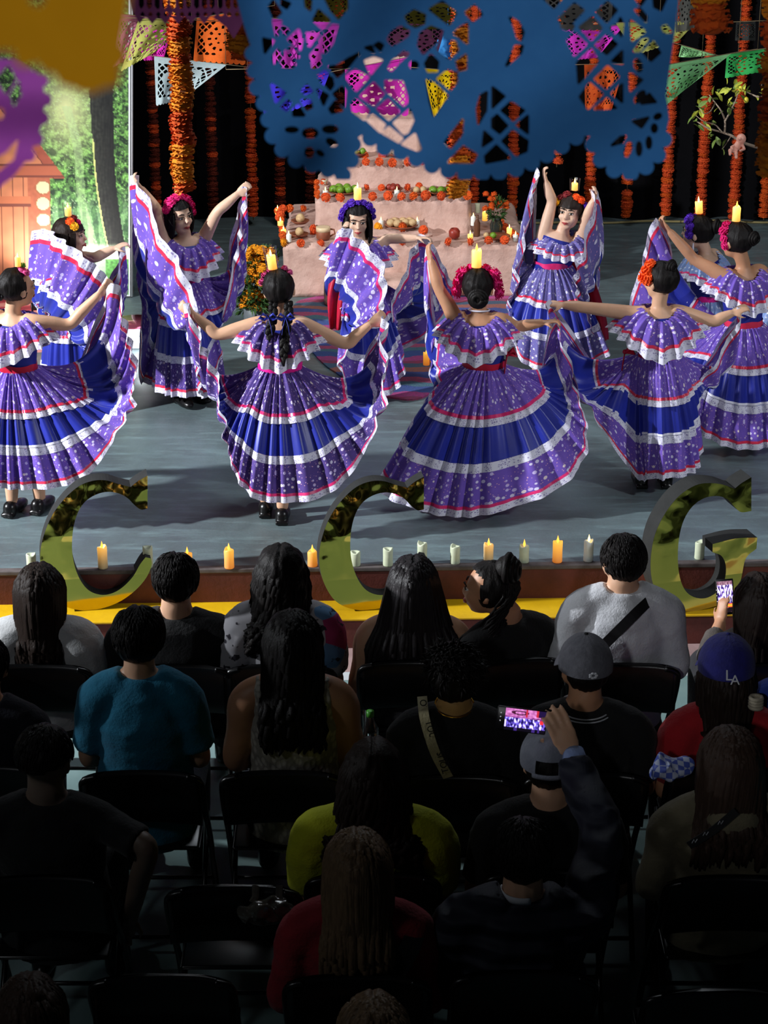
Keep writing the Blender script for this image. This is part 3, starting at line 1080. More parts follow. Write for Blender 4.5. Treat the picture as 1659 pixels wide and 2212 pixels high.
p = at(560 + 1415 / 2.765, 240 + 738 / 2.765, 14.98); p.z = .776
vs = thing('flower_vase', p, 'glass vase of small orange marigolds on the right of the altar', 'vase')
m = MB(); m.lathe([(.03, 0), (.045, .02), (.05, .07), (.035, .11), (.045, .13), (.04, .13), (.03, .1), (.04, .03)], p, 16); m.build('vase_body', pm('dark_glass', (60, 66, 60), .1, transm=.5), vs)
m = MB(); foliage(m, p + Vector((0, 0, .19)), .075, .08, 90, random.Random(3), .04); tag(m.build('foliage', M_leaf, vs), kind='stuff')
for i in range(12):
    pom(p + Vector((random.uniform(-.09, .09), random.uniform(-.05, .02), .22 + random.uniform(-.02, .09))), .026, 'o', 'flower', vs)

# ------------------------------------------------------------------ big marigold bouquet on the stage floor
p = onz(556, 706, STAGE)
bq = thing('marigold_bouquet', p, 'tall bouquet of golden marigolds on the stage left of the altar', 'bouquet')
m = MB(); m.lathe([(.07, 0), (.09, .01), (.105, .18), (.098, .18), (.085, .02)], p, 20); m.build('bucket', pm('grey_bucket', (90, 96, 100), .5), bq)
m = MB()
rnd = random.Random(8)
foliage(m, p + Vector((0, 0, .27)), .19, .17, 420, rnd, .06)
foliage(m, p + Vector((.02, 0, .45)), .12, .14, 160, rnd, .05)
tag(m.build('foliage', M_leaf, bq), kind='stuff')
BQ = [(540, 545), (556, 540), (572, 541), (545, 556), (560, 560), (577, 556), (590, 545), (532, 578), (540, 590), (549, 583), (560, 595), (572, 580), (524, 600), (514, 606), (530, 610), (548, 604), (543, 637), (538, 648), (556, 633), (568, 643),
      (553, 650), (570, 612), (580, 600), (586, 575), (565, 572), (534, 659), (578, 660), (590, 640), (560, 664), (596, 560), (600, 590), (500, 630)]
for i, (x, y) in enumerate(BQ):
    q = at(x - 6, y, p.y - .13 + .1 * random.random())
    pom(q, .041, 'y', 'flower', bq)
    if i == len(BQ) - 1:
        m = MB(); m.tube([q, p + Vector((-.05, 0, .25))], [.004, .004], 5); m.build('stem', M_leaf, bq)
for x, y, lb in ((536, 685, 'orange marigold head lying on the floor below the golden bouquet'),):
    tag(pom(onz(x, y, STAGE) + Vector((0, 0, .03)), .036, 'o'), lb, 'flower')

# ================================================================== GARLANDS
M_cord = pm('garland_string', (120, 100, 70), .8)
THIN = [(340, 'd', 1), (462, 'd', 1), (547, 'r', 1), (607, 'd', 1), (672, 'd', 1), (735, 'd', 1), (1022, 'r', 1), (1106, 'r', 1), (1272, 'r', 1), (1352, 'r', 1), (1437, 'r', 1), (1512, 'r', 1), (1583, 'r', 1), (1650, 'o', 1)]
TL = ['far left of the drape beside the banner', 'second from the banner on the black drape', 'brighter than its neighbours, left of the altar', 'just left of the altar base', 'behind the altar left corner', 'behind the altar tiers',
      'right beside the altar tiers', 'just right of the altar vase', 'right of the dancer with the orange crown', 'ending above the cable, below the blue banner lobe', 'between the blue banner and the green pennant', 'behind the dancer with a purple crown',
      'behind the baby doll branch', 'at the right end of the drape']
for i, (px, k_, _) in enumerate(THIN):
    b = at(px, 470, 16.85)
    g = thing('marigold_garland', (b.x, 16.85, STAGE + .06), 'thin orange marigold garland hanging ' + TL[i], 'garland', None)
    m = MB(); m.tube([(b.x, 16.85, STAGE + .06), (b.x, 16.85, 6.4)], [.004, .004], 5); m.build('string', M_cord, g)
    z = STAGE + .09 + random.random() * .03
    rr = .047 if px > 800 else .044
    while z < 2.5:
        kk = k_ if random.random() < .8 else ('o' if k_ != 'd' else 'r')
        pom((b.x + random.uniform(-.005, .005), 16.85 + random.uniform(-.004, .004), z), rr * random.uniform(.86, 1.1), kk, 'flower', g, .62, True)
        z += .040 * random.uniform(.85, 1.15)
        if random.random() < .012:
            z += .05
# looser one with golden buds
b = at(1199, 470, 16.7)
g = thing('marigold_garland', (b.x, 16.7, .9), 'loose garland of golden flowers and buds behind the raised white cuff', 'garland')
m = MB(); m.tube([(b.x, 16.7, .9), (b.x, 16.7, 6.4)], [.004, .004], 5); m.build('string', M_cord, g)
z = .95
while z < 2.4:
    pom((b.x + random.uniform(-.012, .012), 16.7, z), random.uniform(.026, .045), random.choice('gor'), 'flower', g, .9, True)
    z += random.uniform(.04, .09)
# thick garlands nearer the audience
for px, py, Yg, k_, rr, lb, ztop in ((398, 412, 9.2, 'g', .054, 'thick orange marigold garland ending above the magenta crowned dancer', 3.3), (990, 425, 9.4, 'g', .052, 'thick golden garland ending just below the blue banner', 3.3),
                                     (522, 128, 7.6, 'g', .050, 'short golden garland end at the left edge of the blue banner', 3.9), (1530, 66, 5.9, 'g', .056, 'dark brown garland end hanging at the top right', 4.3), (1668, 372, 5.9, 'g', .056, 'dark brown garland at the right edge of the picture', 4.4)):
    b = at(px, py, Yg)
    g = thing('marigold_garland', b, lb, 'garland')
    m = MB(); m.tube([b, (b.x, Yg, 6.4)], [.004, .004], 5); m.build('string', M_cord, g)
    z = b.z + .02
    while z < ztop:
        kk = k_ if random.random() < .7 else 'o'
        if k_ == 'd':
            kk = 'd'
        pom((b.x + random.uniform(-.008, .008), Yg + random.uniform(-.008, .008), z), rr * random.uniform(.9, 1.1), kk, 'flower', g, .8, True)
        z += .034 * random.uniform(.8, 1.15)

# ================================================================== PAPEL PICADO
def sdpoly(P, X, Y):
    """signed distance to a polygon, positive inside"""
    d = np.full(X.shape, 1e18)
    s = np.zeros(X.shape, bool)
    n = len(P)
    for i in range(n):
        ax, ay = P[i]
        bx, by = P[(i + 1) % n]
        ex, ey = bx - ax, by - ay
        wx, wy = X - ax, Y - ay
        t = np.clip((wx * ex + wy * ey) / (ex * ex + ey * ey + 1e-12), 0, 1)
        d = np.minimum(d, (wx - ex * t) ** 2 + (wy - ey * t) ** 2)
        c = ((ay > Y) != (by > Y)) & (X < (bx - ax) * (Y - ay) / (by - ay + 1e-12) + ax)
        s ^= c
    return np.where(s, 1, -1) * np.sqrt(d)


def march(Fv, xs, ys, place):
    """keep the part of a grid where Fv > 0, edges cut exactly"""
    mb = MB()
    key = {}

    def vid(kk, x, y):
        if kk not in key:
            key[kk] = len(mb.v)
            mb.v.append(place(x, y))
            mb.uv.append((0, 0))
        return key[kk]
    ny, nx = Fv.shape
    for j in range(ny - 1):
        for i in range(nx - 1):
            c = [(i, j), (i + 1, j), (i + 1, j + 1), (i, j + 1)]
            f = [Fv[q[1], q[0]] for q in c]
            if max(f) <= 0:
                continue
            poly = []
            for a in range(4):
                p, q = c[a], c[(a + 1) % 4]
                fa, fb = f[a], f[(a + 1) % 4]
                if fa > 0:
                    poly.append(vid(p, xs[p[0]], ys[p[1]]))
                if (fa > 0) != (fb > 0):
                    t = fa / (fa - fb)
                    e = (min(p, q), max(p, q))
                    poly.append(vid(e, xs[p[0]] + (xs[q[0]] - xs[p[0]]) * t, ys[p[1]] + (ys[q[1]] - ys[p[1]]) * t))
            if len(poly) > 2:
                mb.f.append(poly)
                mb.m.append(0)
    return mb


def ellp(cx, cy, rx, ry, rot=0, n=14):
    return [(cx + rx * math.cos(a) * math.cos(rot) - ry * math.sin(a) * math.sin(rot), cy + rx * math.cos(a) * math.sin(rot) + ry * math.sin(a) * math.cos(rot)) for a in [2 * math.pi * i / n for i in range(n)]]


def T2(l):
    return [[(500 + x / 2.765, y / 2.765) for x, y in p] for p in l]


def T3(l):
    return [[(1050 + x / 2.724, y / 2.724) for x, y in p] for p in l]


BLUE_OUT = [(500, -60), (512, 0), (528, 60), (545, 110), (555, 190), (578, 240), (583, 280), (592, 300), (603, 318), (622, 330), (645, 350), (668, 353), (692, 366), (716, 366), (740, 380), (748, 366), (756, 352), (768, 322), (757, 300), (769, 279), (790, 292),
            (807, 304), (825, 318), (880, 331), (916, 352), (963, 367), (1013, 377), (1064, 372), (1094, 372), (1138, 357), (1171, 341), (1204, 320), (1233, 306), (1270, 274), (1285, 327), (1303, 352), (1333, 371), (1373, 375), (1406, 353), (1428, 327), (1436, 294),
            (1446, 257), (1438, 205), (1446, 150), (1452, 110), (1462, 40), (1470, -60)]
H2 = [[(250, 5), (295, 75), (255, 110), (225, 40)], [(300, 0), (350, 20), (330, 50), (300, 30)], [(440, 0), (475, 0), (470, 60), (445, 40)], [(520, 60), (585, 120), (550, 175), (490, 120)], [(555, -20), (690, -20), (690, 50), (640, 110), (595, 60)],
      [(250, 125), (295, 125), (270, 210)], [(305, 160), (340, 180), (320, 205)], [(340, 235), (400, 180), (420, 240), (410, 295)], [(450, 200), (525, 195), (465, 275)], [(530, 240), (605, 150), (635, 155), (600, 260), (560, 310), (525, 310)],
      [(190, 230), (250, 245), (200, 315)], [(250, 340), (280, 300), (290, 340), (255, 375)], [(300, 380), (325, 305), (380, 380), (360, 405), (310, 400)], [(345, 290), (365, 285), (400, 340), (380, 345)], [(475, 330), (520, 280), (530, 385), (490, 410)],
      [(640, 390), (700, 350), (760, 320), (680, 420), (630, 460)], [(585, 400), (625, 395), (622, 445)], [(520, 450), (560, 425), (585, 460), (545, 500)], [(550, 490), (600, 465), (608, 510), (590, 535)], [(240, 505), (320, 555), (265, 610)],
      [(420, 540), (450, 510), (480, 545), (440, 560)], [(300, 640), (335, 600), (350, 610), (330, 660)], [(370, 650), (400, 630), (435, 690), (370, 690)], [(515, 535), (575, 570), (550, 625)], [(610, 560), (660, 520), (680, 545), (670, 635)],
      [(420, 600), (470, 600), (480, 640), (450, 655)], [(585, 650), (620, 605), (660, 660), (600, 675)], ellp(360, 775, 35, 12), ellp(470, 795, 42, 25), ellp(590, 772, 42, 18), ellp(598, 850, 30, 15, .5), ellp(465, 910, 22, 25), ellp(530, 915, 20, 9, .6),
      [(685, 460), (740, 420), (815, 462), (745, 540)], [(800, 365), (850, 345), (895, 362), (832, 440)], [(772, 575), (850, 497), (908, 560), (850, 628)], [(920, 485), (1020, 490), (1053, 605), (1030, 628), (926, 540)], [(722, 620), (745, 597), (818, 660), (795, 713), (726, 663)],
      [(872, 650), (935, 597), (998, 665), (940, 713)], [(817, 720), (840, 687), (913, 745), (890, 788)], [(972, 735), (1063, 657), (1083, 720), (1050, 790), (1030, 798)], [(907, 795), (940, 762), (1018, 825), (1000, 848)], [(1022, 860), (1095, 803), (1128, 890), (1110, 898)],
      [(935, 235), (960, 190), (1010, 160), (1060, 185), (1050, 215), (960, 270)], [(940, 410), (960, 370), (1030, 310), (1055, 320), (1000, 370), (955, 420)], [(1115, 270), (1130, 200), (1190, 160), (1260, 185), (1250, 225), (1145, 320)], [(800, 285), (835, 275), (850, 310)],
      [(855, 270), (880, 255), (905, 270), (890, 300)], [(1040, 100), (1090, 62), (1155, 90), (1150, 140), (1100, 160), (1060, 140)], [(1185, 55), (1260, 10), (1340, 80), (1300, 145), (1240, 100)], [(1400, 75), (1450, 35), (1495, 85), (1440, 125)],
      [(1232, 290), (1260, 242), (1338, 252), (1353, 300), (1300, 348)], [(1157, 380), (1190, 327), (1233, 370), (1225, 425), (1175, 425)], ellp(1090, 388, 22, 18), [(1232, 470), (1290, 424), (1345, 437), (1345, 490), (1310, 533)], [(1167, 480), (1215, 502), (1288, 575), (1210, 688), (1187, 610)],
      [(1345, 370), (1400, 330), (1400, 410), (1360, 420)], [(1362, 170), (1408, 140), (1408, 258), (1332, 200)], [(1277, 850), (1380, 717), (1375, 800), (1310, 880)], [(1297, 968), (1385, 877), (1463, 925), (1440, 968)], [(1467, 650), (1490, 570), (1525, 550), (1520, 660), (1475, 738)],
      [(1560, 522), (1630, 575), (1560, 643)]]
H3 = [[(92, 650), (145, 602), (223, 650), (160, 708)], [(37, 700), (65, 677), (123, 740), (80, 783), (37, 750)], [(182, 735), (245, 682), (245, 783)], [(97, 830), (155, 772), (243, 830), (238, 888), (180, 913)], [(-10, 775), (38, 820), (-20, 860)], [(-5, 920), (60, 857), (138, 930), (0, 958)],
      [(140, 105), (190, 130), (220, 190), (205, 235), (185, 220), (165, 150)], [(175, 270), (215, 270), (205, 310), (120, 385), (150, 320)], [(330, -20), (450, -20), (400, 45)], [(430, 112), (520, 22), (573, 60), (500, 138), (450, 158)], [(652, 70), (715, 12), (768, 60), (710, 128)],
      [(445, 160), (515, 152), (500, 180)], [(552, 160), (625, 102), (678, 165), (620, 233)], [(735, 165), (763, 150), (763, 195)], [(772, 160), (790, 107), (805, 140), (795, 213)], [(850, 122), (933, 185), (860, 238)], [(880, 60), (905, 50), (945, 100), (940, 125)], [(482, 240), (520, 197), (588, 260), (520, 323)],
      [(647, 265), (710, 212), (768, 260), (710, 318)], [(872, 300), (920, 237), (948, 232), (900, 300)], [(927, 310), (985, 247), (1023, 310), (970, 358)], ellp(895, 385, 18, 35, -.3), [(742, 360), (800, 302), (800, 373)], [(537, 370), (620, 292), (658, 360), (545, 488)], [(642, 465), (715, 392), (778, 450), (705, 518)],
      [(552, 570), (610, 492), (683, 555), (600, 638)], [(845, 432), (918, 470), (850, 533)], [(742, 550), (800, 497), (800, 600)], [(642, 640), (710, 582), (763, 635)], ellp(905, 570, 40, 16, -.9), [(915, 610), (960, 552), (998, 600)], [(865, 715), (955, 692), (915, 750)], [(740, 855), (790, 807), (820, 802), (800, 838)],
      ellp(900, 875, 12, 38), ellp(958, 840, 12, 32), ellp(835, 880, 14, 40, .3), ellp(990, 755, 14, 22), ellp(1010, 685, 20, 12, -.5), [(1037, 160), (1060, 152), (1086, 188), (1050, 188)], [(880, -10), (940, -10), (910, 30)], [(985, -10), (1060, -10), (1030, 60), (990, 40)]]
NX, NY = 326, 150
gx, gy = np.linspace(495, 1475, NX), np.linspace(-60, 388, NY)
X, Y = np.meshgrid(gx, gy)
Fv = sdpoly(BLUE_OUT, X, Y)
L = np.array(BLUE_OUT[3:41], float)
seg = np.linalg.norm(np.diff(L, axis=0), axis=1)
cum = np.r_[0, np.cumsum(seg)]
for s in np.arange(6, cum[-1], 37):                       # scalloped hem
    i = np.searchsorted(cum, s) - 1
    c = L[i] + (L[i + 1] - L[i]) * (s - cum[i]) / seg[i]
    Fv = np.maximum(Fv, 17.5 - np.hypot(X - c[0], Y - c[1]))
for h in T2(H2) + T3(H3):
    hx, hy = [p[0] for p in h], [p[1] for p in h]
    Fv = np.minimum(Fv, np.where((X > min(hx) - 12) & (X < max(hx) + 12) & (Y > min(hy) - 12) & (Y < max(hy) + 12), -sdpoly(h, X, Y) - 3.2, 1e3))
c_blue = at(985, 150, 2.75)


def place_blue(x, y):
    fold = .05 * math.sin((x - 500) / 62 + y / 160) * max(0, 1 - (x - 500) / 420)
    d = 2.72 + .035 * math.sin(x / 130 + y / 90) + fold + .00012 * (x - 985)
    return at(x, y, d)


M_blue = paper('blue_tissue', (56, 112, 168), (48, 100, 156), .4)
mb = march(Fv, gx, gy, place_blue)
tl = thing('papel_picado', at(985, -60, 2.72), 'large blue cut paper banner hanging across the top', 'paper banner')
mb.build('cut_sheet', M_blue, tl)
m = MB()
m.tube([at(200, -64, 2.72), at(500, -62, 2.72), at(1470, -62, 2.73), at(1900, -64, 2.73)], [.0015] * 4, 5)
for x_ in (200, 1900):
    e_ = at(x_, -64, 2.73); m.tube([e_, Vector((e_.x, e_.y, 6.4))], [.0012] * 2, 4)
m.build('cord', pm('white_string', (210, 210, 205), .8), tl)


def picado(tl_, tr, br, bl, Yw, col, label, seed, nx=64, ny=48, trans=.5, cord=True):
    """one cut-paper pennant between four corners; lattice border, cut rosette in the middle, scalloped foot"""
    u, v = np.meshgrid(np.linspace(0, 1, nx), np.linspace(0, 1.06, ny))
    rnd = random.Random(seed)
    Fq = np.minimum(np.minimum(u, 1 - u) + .001, 1 - v)
    for i in range(9):
        Fq = np.maximum(Fq, .062 - np.hypot(u - (i + .5) / 9, v - .99))
    Fq = np.minimum(Fq, np.minimum(u, 1 - u) + .002)
    N = rnd.choice((8, 9, 10))
    a, b = (u * N + v * N * .8), (u * N - v * N * .8)
    lat = np.minimum(np.abs(a - np.round(a)), np.abs(b - np.round(b))) - .125
    du, dv = (u - .5) / .33, (v - .52) / .34
    rad = np.hypot(du, dv)
    ang = np.arctan2(dv, du)
    inb = (u > .06) & (u < .94) & (v > .12) & (v < .9) & (rad > 1.05 + .08 * np.sin(ang * 6))
    Fq = np.where(inb, np.minimum(Fq, -lat * .1), Fq)
    k1 = rnd.choice((5, 6, 7))
    for r0, w in ((.32, .09), (.72, .12)):
        pet = (np.abs(rad - r0) < w) & (np.cos(ang * k1 * (2 if r0 > .5 else 1)) > -.1)
        Fq = np.where(pet, np.minimum(Fq, (np.abs(rad - r0) - w) * .3), Fq)
    A, B, C_, D_ = (Vector(p) for p in (tl_, tr, br, bl))
    ph = rnd.random() * 6

    def place(x, y):
        p = (A * (1 - x) + B * x) * (1 - y) + (D_ * (1 - x) + C_ * x) * y
        return at(p.x, p.y, Yw + .04 * math.sin(x * 7 + ph) * (.2 + y) + .03 * math.sin(y * 5 + ph))
    mb = march(Fq, np.linspace(0, 1, nx), np.linspace(0, 1.06, ny), place)
    p0 = at((A.x + B.x) / 2, (A.y + B.y) / 2, Yw)
    t = thing('papel_picado', p0, label, 'paper banner')
    mb.build('cut_sheet', paper('tissue', col, None, trans), t)
    if cord:
        d = (at(B.x, B.y, Yw) - at(A.x, A.y, Yw)).normalized()
        m = MB()
        for e_ in (at(A.x, A.y, Yw) - d * .12, at(B.x, B.y, Yw) + d * .12):
            m.tube([e_, Vector((e_.x, e_.y, 6.4))], [.0012] * 2, 4)
        m.tube([at(A.x, A.y, Yw) - d * .12, at(A.x, A.y, Yw) + Vector((0, 0, .002)), at(B.x, B.y, Yw) + Vector((0, 0, .002)), at(B.x, B.y, Yw) + d * .12], [.002] * 4, 5)
        m.build('cord', M_cord, t)


PIC = [((333, 122), (490, 140), (398, 212), (337, 224), 12.0, (206, 226, 228), 'white cut paper pennant beside the thick orange garland'), ((425, 40), (545, 20), (530, 135), (418, 128), 11.0, (250, 118, 50), 'orange cut paper pennant right of the thick garland'),
       ((290, 60), (372, 60), (354, 126), (310, 128), 12.6, (236, 60, 190), 'small magenta cut paper pennant above the white pennant'), ((258, 30), (335, 40), (302, 110), (243, 142), 10.4, (214, 130, 160), 'pink cut paper pennant above the corner of the banner'),
       ((300, 40), (418, 44), (335, 112), (262, 150), 10.0, (206, 206, 110), 'yellow green cut paper pennant at the top left'), ((585, 40), (735, 50), (705, 165), (590, 160), 10.0, (240, 80, 220), 'magenta cut paper pennant behind the left of the blue banner'),
       ((548, 150), (715, 150), (690, 215), (572, 256), 9.0, (84, 70, 240), 'violet blue cut paper pennant behind the blue banner'), ((745, 150), (890, 122), (882, 245), (745, 238), 12.0, (244, 60, 200), 'magenta cut paper pennant in front of the altar top'),
       ((912, 148), (998, 155), (968, 212), (936, 252), 11.0, (246, 204, 24), 'yellow cut paper pennant seen through the blue lattice'), ((830, 52), (965, 50), (945, 118), (835, 120), 8.0, (196, 110, 160), 'dusty pink cut paper pennant behind the top of the blue banner'),
       ((868, 5), (995, 10), (985, 60), (870, 62), 7.0, (150, 140, 56), 'olive cut paper pennant at the top centre'), ((655, -20), (755, -20), (750, 42), (660, 45), 7.0, (146, 132, 50), 'olive cut paper pennant at the top left of the blue lattice'),
       ((1175, -20), (1325, -10), (1320, 62), (1185, 62), 7.0, (150, 146, 140), 'grey cut paper pennant behind the top right lattice'), ((1212, 55), (1348, 55), (1292, 122), (1224, 128), 11.0, (244, 70, 220), 'magenta cut paper pennant behind the right lattice'),
       ((1330, 50), (1505, 46), (1468, 86), (1372, 116), 10.0, (206, 208, 110), 'pale yellow cut paper pennant at the upper right'), ((1462, -30), (1512, -20), (1500, 60), (1460, 66), 8.0, (190, 190, 180), 'whitish cut paper pennant left of the brown garland end'),
       ((1262, 140), (1350, 138), (1322, 235), (1264, 240), 11.0, (248, 108, 50), 'orange cut paper pennant behind the right lattice'), ((1412, 146), (1580, 116), (1482, 192), (1438, 224), 9.5, (170, 246, 170), 'light green cut paper pennant right of the blue banner'),
       ((1472, 98), (1545, 119), (1490, 124), (1466, 122), 10.5, (180, 244, 170), 'thin pale green cut paper strip above the light green pennant'), ((1570, 118), (1664, 104), (1664, 150), (1566, 167), 10.0, (76, 206, 110), 'deep green cut paper pennant at the right edge'),
       ((1590, 48), (1632, 46), (1632, 86), (1588, 86), 13.0, (70, 72, 70), 'small dark grey cut paper square above the green pennant')]
for i, a_ in enumerate(PIC):
    picado(*a_, seed=i + 3)
# near pieces at the top left, close to the camera
def mask_sheet(outl, holes, x0, x1, y0, y1, nx, ny, Yf, mat, name, label, scal=None):
    xs_, ys_ = np.linspace(x0, x1, nx), np.linspace(y0, y1, ny)
    X, Y = np.meshgrid(xs_, ys_)
    Fq = sdpoly(outl, X, Y)
    for c in scal or []:
        Fq = np.maximum(Fq, c[2] - np.hypot(X - c[0], Y - c[1]))
    for h in holes:
        Fq = np.minimum(Fq, -sdpoly(h, X, Y))
    mb = march(Fq, xs_, ys_, lambda x, y: at(x, y, Yf(x, y)))
    p = at((x0 + x1) / 2, y0, Yf((x0 + x1) / 2, y0))
    t = thing('papel_picado', p, label, 'paper banner')
    mb.build('cut_sheet', mat, t)
    m = MB(); m.tube([at(x0 - 60, y0 + 4, Yf(x0, y0)), at(x1 + 60, y0 + 4, Yf(x1, y0))], [.001, .001], 5)
    e_ = at(x0 - 40, y0 + 4, Yf(x0, y0)); m.tube([e_, Vector((e_.x, e_.y, 6.4))], [.001] * 2, 4); m.build('cord', M_cord, t)


mask_sheet([(-200, -160), (290, -160), (282, -20), (272, 60), (262, 110), (250, 150), (150, 160), (60, 120), (20, 110), (-200, 120)], [ellp(80, -5, 14, 16)], -210, 310, -170, 240, 90, 70, lambda x, y: .72 + .00012 * x, paper('mustard_tissue', (150, 104, 14), (132, 90, 10), .35),
           'a', 'mustard yellow cut paper close to the camera at the top left', [(190, 140, 62), (245, 120, 30), (110, 130, 30), (55, 120, 26), (150, 155, 34), (238, 165, 24)])
mask_sheet([(-150, 120), (30, 128), (92, 165), (98, 220), (88, 280), (62, 340), (30, 380), (-20, 420), (-150, 430)], [[(-10, 170), (18, 140), (36, 170), (14, 205)], [(20, 205), (42, 172), (46, 205), (30, 232)], ellp(0, 245, 10, 14), [(-40, 350), (10, 332), (40, 300), (30, 345), (-20, 385)]],
           -160, 120, 110, 440, 90, 100, lambda x, y: 1.7 + .0004 * x + .02 * math.sin(y / 40), paper('purple_tissue', (200, 100, 206), (184, 84, 194), .45), 'b', 'purple cut paper hanging close at the left edge',
           [(92, 175, 12), (98, 215, 14), (92, 255, 14), (80, 300, 14), (62, 335, 14)])
hl = []
for i in range(13):
    hl.append([(300 + i * 17, -30), (311 + i * 17, -30), (311 + i * 17, 12 + 3 * (i % 3)), (305 + i * 17, 20), (300 + i * 17, 12)])
    hl.append([(308 + i * 17, 24), (314 + i * 17, 32), (308 + i * 17, 36), (302 + i * 17, 32)])
mask_sheet([(270, -80), (545, -80), (530, 40), (505, 84), (490, 60), (470, 44)] + [(q, 52 if k_ % 2 else 34) for k_, q in enumerate(range(455, 290, -14))] + [(285, 20)], hl, 265, 550, -85, 90, 150, 84, lambda x, y: 3.6 + .03 * math.sin(x / 50), paper('plum_tissue', (112, 58, 98), (96, 48, 84), .3), 'c',
           'dark plum fringe of cut paper left of the blue banner')
# sky blue tissue pompom behind the lattice
b = at(967, 100, 9.5)
m = MB(); m.ell(b, (.05, .05, .05), None, 24, 18); wrinkle(m, .012, 40)
m.tube([b, Vector((b.x, b.y, 6.4))], [.0015, .0015], 4)
tag(m.build('tissue_pompom', paper('sky_tissue', (80, 170, 240)), None, b), 'sky blue crumpled tissue ball behind the blue lattice', 'decoration')

# ================================================================== BRANCH WITH LEAVES AND BABY DOLL
BYr = 13.2
br = thing('branch', at(1659, 322, BYr), 'leafy lemon branch reaching in from the right edge', 'branch')
M_bark = pm('pale_bark', (176, 156, 136), .8, (130, 112, 96), 20)
M_l1, M_l2 = pm('bright_leaf', (206, 206, 72), .5, (160, 172, 56), 30), pm('green_leaf', (120, 142, 60), .5, (86, 112, 50), 30)


def twig(pts, r0, r1):
    m = MB()
    q = [at(x, y, BYr + .05 * math.sin(i * 2.1)) for i, (x, y) in enumerate(pts)]
    q = [Vector(p) for p in cat(q, len(pts) * 4)]
    m.tube(q, [r0 + (r1 - r0) * i / (len(q) - 1) for i in range(len(q))], 7)
    return m.build('twig', M_bark, br), q


TW = [([(1760, 330), (1659, 322), (1610, 310), (1580, 293), (1560, 286), (1530, 277), (1505, 262)], .013, .004), ([(1565, 288), (1566, 262), (1558, 240), (1545, 222), (1532, 205)], .007, .003), ([(1566, 262), (1578, 240), (1590, 215), (1596, 192)], .006, .003),
      ([(1560, 286), (1545, 270), (1520, 262), (1504, 250)], .005, .002), ([(1740, 230), (1659, 210), (1640, 210), (1622, 203), (1606, 196)], .009, .003), ([(1652, 210), (1645, 190), (1648, 172)], .004, .002), ([(1580, 293), (1568, 312), (1560, 322)], .004, .002), ([(1545, 222), (1535, 240), (1520, 245), (1508, 230)], .004, .002)]
e_ = at(1760, 330, BYr)
m = MB(); m.tube([(e_.x + .04, BYr, STAGE), (e_.x + .02, BYr + .02, 1.2), (e_.x, BYr, e_.z), (e_.x + .03, BYr, e_.z + .4), at(1740, 230, BYr)], [.035, .03, .022, .016, .01], 9); m.build('trunk', M_bark, br)
lm = []
for j, mt in enumerate((M_l1, M_l2)):
    m = MB()
    rows = [[Vector((s * w, y, .12 * abs(s) * w * 3 - .15 * y * y)) for s in (-1, 0, 1)] for y, w in ((0, .02), (.25, .2), (.55, .24), (.85, .12), (1.0, .01))]
    m.grid(rows)
    me = m.mesh('leaf'); me.materials.append(mt); lm.append(me)
allq = []
for pts, r0, r1 in TW:
    _, q = twig(pts, r0, r1)
    allq.append(q)
rnd = random.Random(4)
for q in allq:
    for i in range(len(q) * 2 // 3, len(q)):
        pass
LEAF = [(1505, 262), (1500, 250), (1512, 245), (1498, 268), (1520, 240), (1508, 232), (1515, 228), (1530, 210), (1540, 205), (1550, 203), (1560, 198), (1545, 198), (1575, 190), (1585, 186), (1592, 184), (1600, 188), (1605, 192), (1612, 198), (1598, 196), (1580, 196), (1570, 182), (1555, 192),
        (1563, 240), (1553, 232), (1572, 226), (1580, 220), (1588, 208), (1545, 262), (1535, 300), (1530, 295), (1556, 315), (1560, 318), (1548, 300), (1570, 300), (1520, 262), (1526, 268), (1502, 240), (1518, 255), (1620, 185), (1610, 180), (1640, 200), (1636, 206), (1594, 222), (1585, 236), (1575, 250), (1552, 215),
        (1534, 222), (1525, 232), (1508, 270), (1495, 258), (1600, 178), (1565, 205), (1587, 196), (1540, 290), (1600, 205)]
for x, y in LEAF:
    o = link('leaf', rnd.choice(lm[:1] * (3 if y < 240 else 1) + lm[1:] * (1 if y < 240 else 3)), br, at(x, y, BYr + rnd.uniform(-.06, .06)) - WL[br.name])
    s = rnd.uniform(.045, .075)
    o.scale = (s, s, s)
    o.rotation_euler = (rnd.uniform(-1.4, 1.6), rnd.uniform(-.8, .8), rnd.uniform(0, 6.3))
for x, y in ((1600, 192), (1612, 276 - 60), (1650, 194)):
    m = MB(); m.ell(at(x, y, BYr - .03), (.016, .016, .02), None, 10, 8); m.build('fruit', M_lemon, br)
# baby doll sitting on the branch
c = at(1592, 312, BYr - .07)
m = MB()
s = .0075
def DP(x, y, d=0): return at(x, y, BYr - .07 + d)
m.ell(DP(1601, 300), (.032, .032, .034))                     # head
m.ell(DP(1598, 300, -.032), (.009, .009, .009))
m.tube([DP(1597, 307), DP(1591, 318), DP(1586, 327)], [.020, .025, .024], 12)
m.tube([DP(1586, 326, -.01), DP(1577, 325, -.06), DP(1577, 336, -.08)], [.016, .014, .009], 8)
m.tube([DP(1590, 328, -.01), DP(1589, 333, -.06), DP(1591, 343, -.07)], [.016, .014, .009], 8)
m.tube([DP(1603, 312), DP(1608, 322, -.03), DP(1598, 326, -.06)], [.011, .010, .008], 8)
m.tube([DP(1588, 314), DP(1580, 318, -.03), DP(1582, 325, -.06)], [.011, .010, .008], 8)
d_ = voxel(m, .004, 2)
tag(d_.build('baby_doll', pm('doll_plastic', (232, 168, 148), .4), None, c), 'small pink plastic baby doll seated on the branch', 'doll')

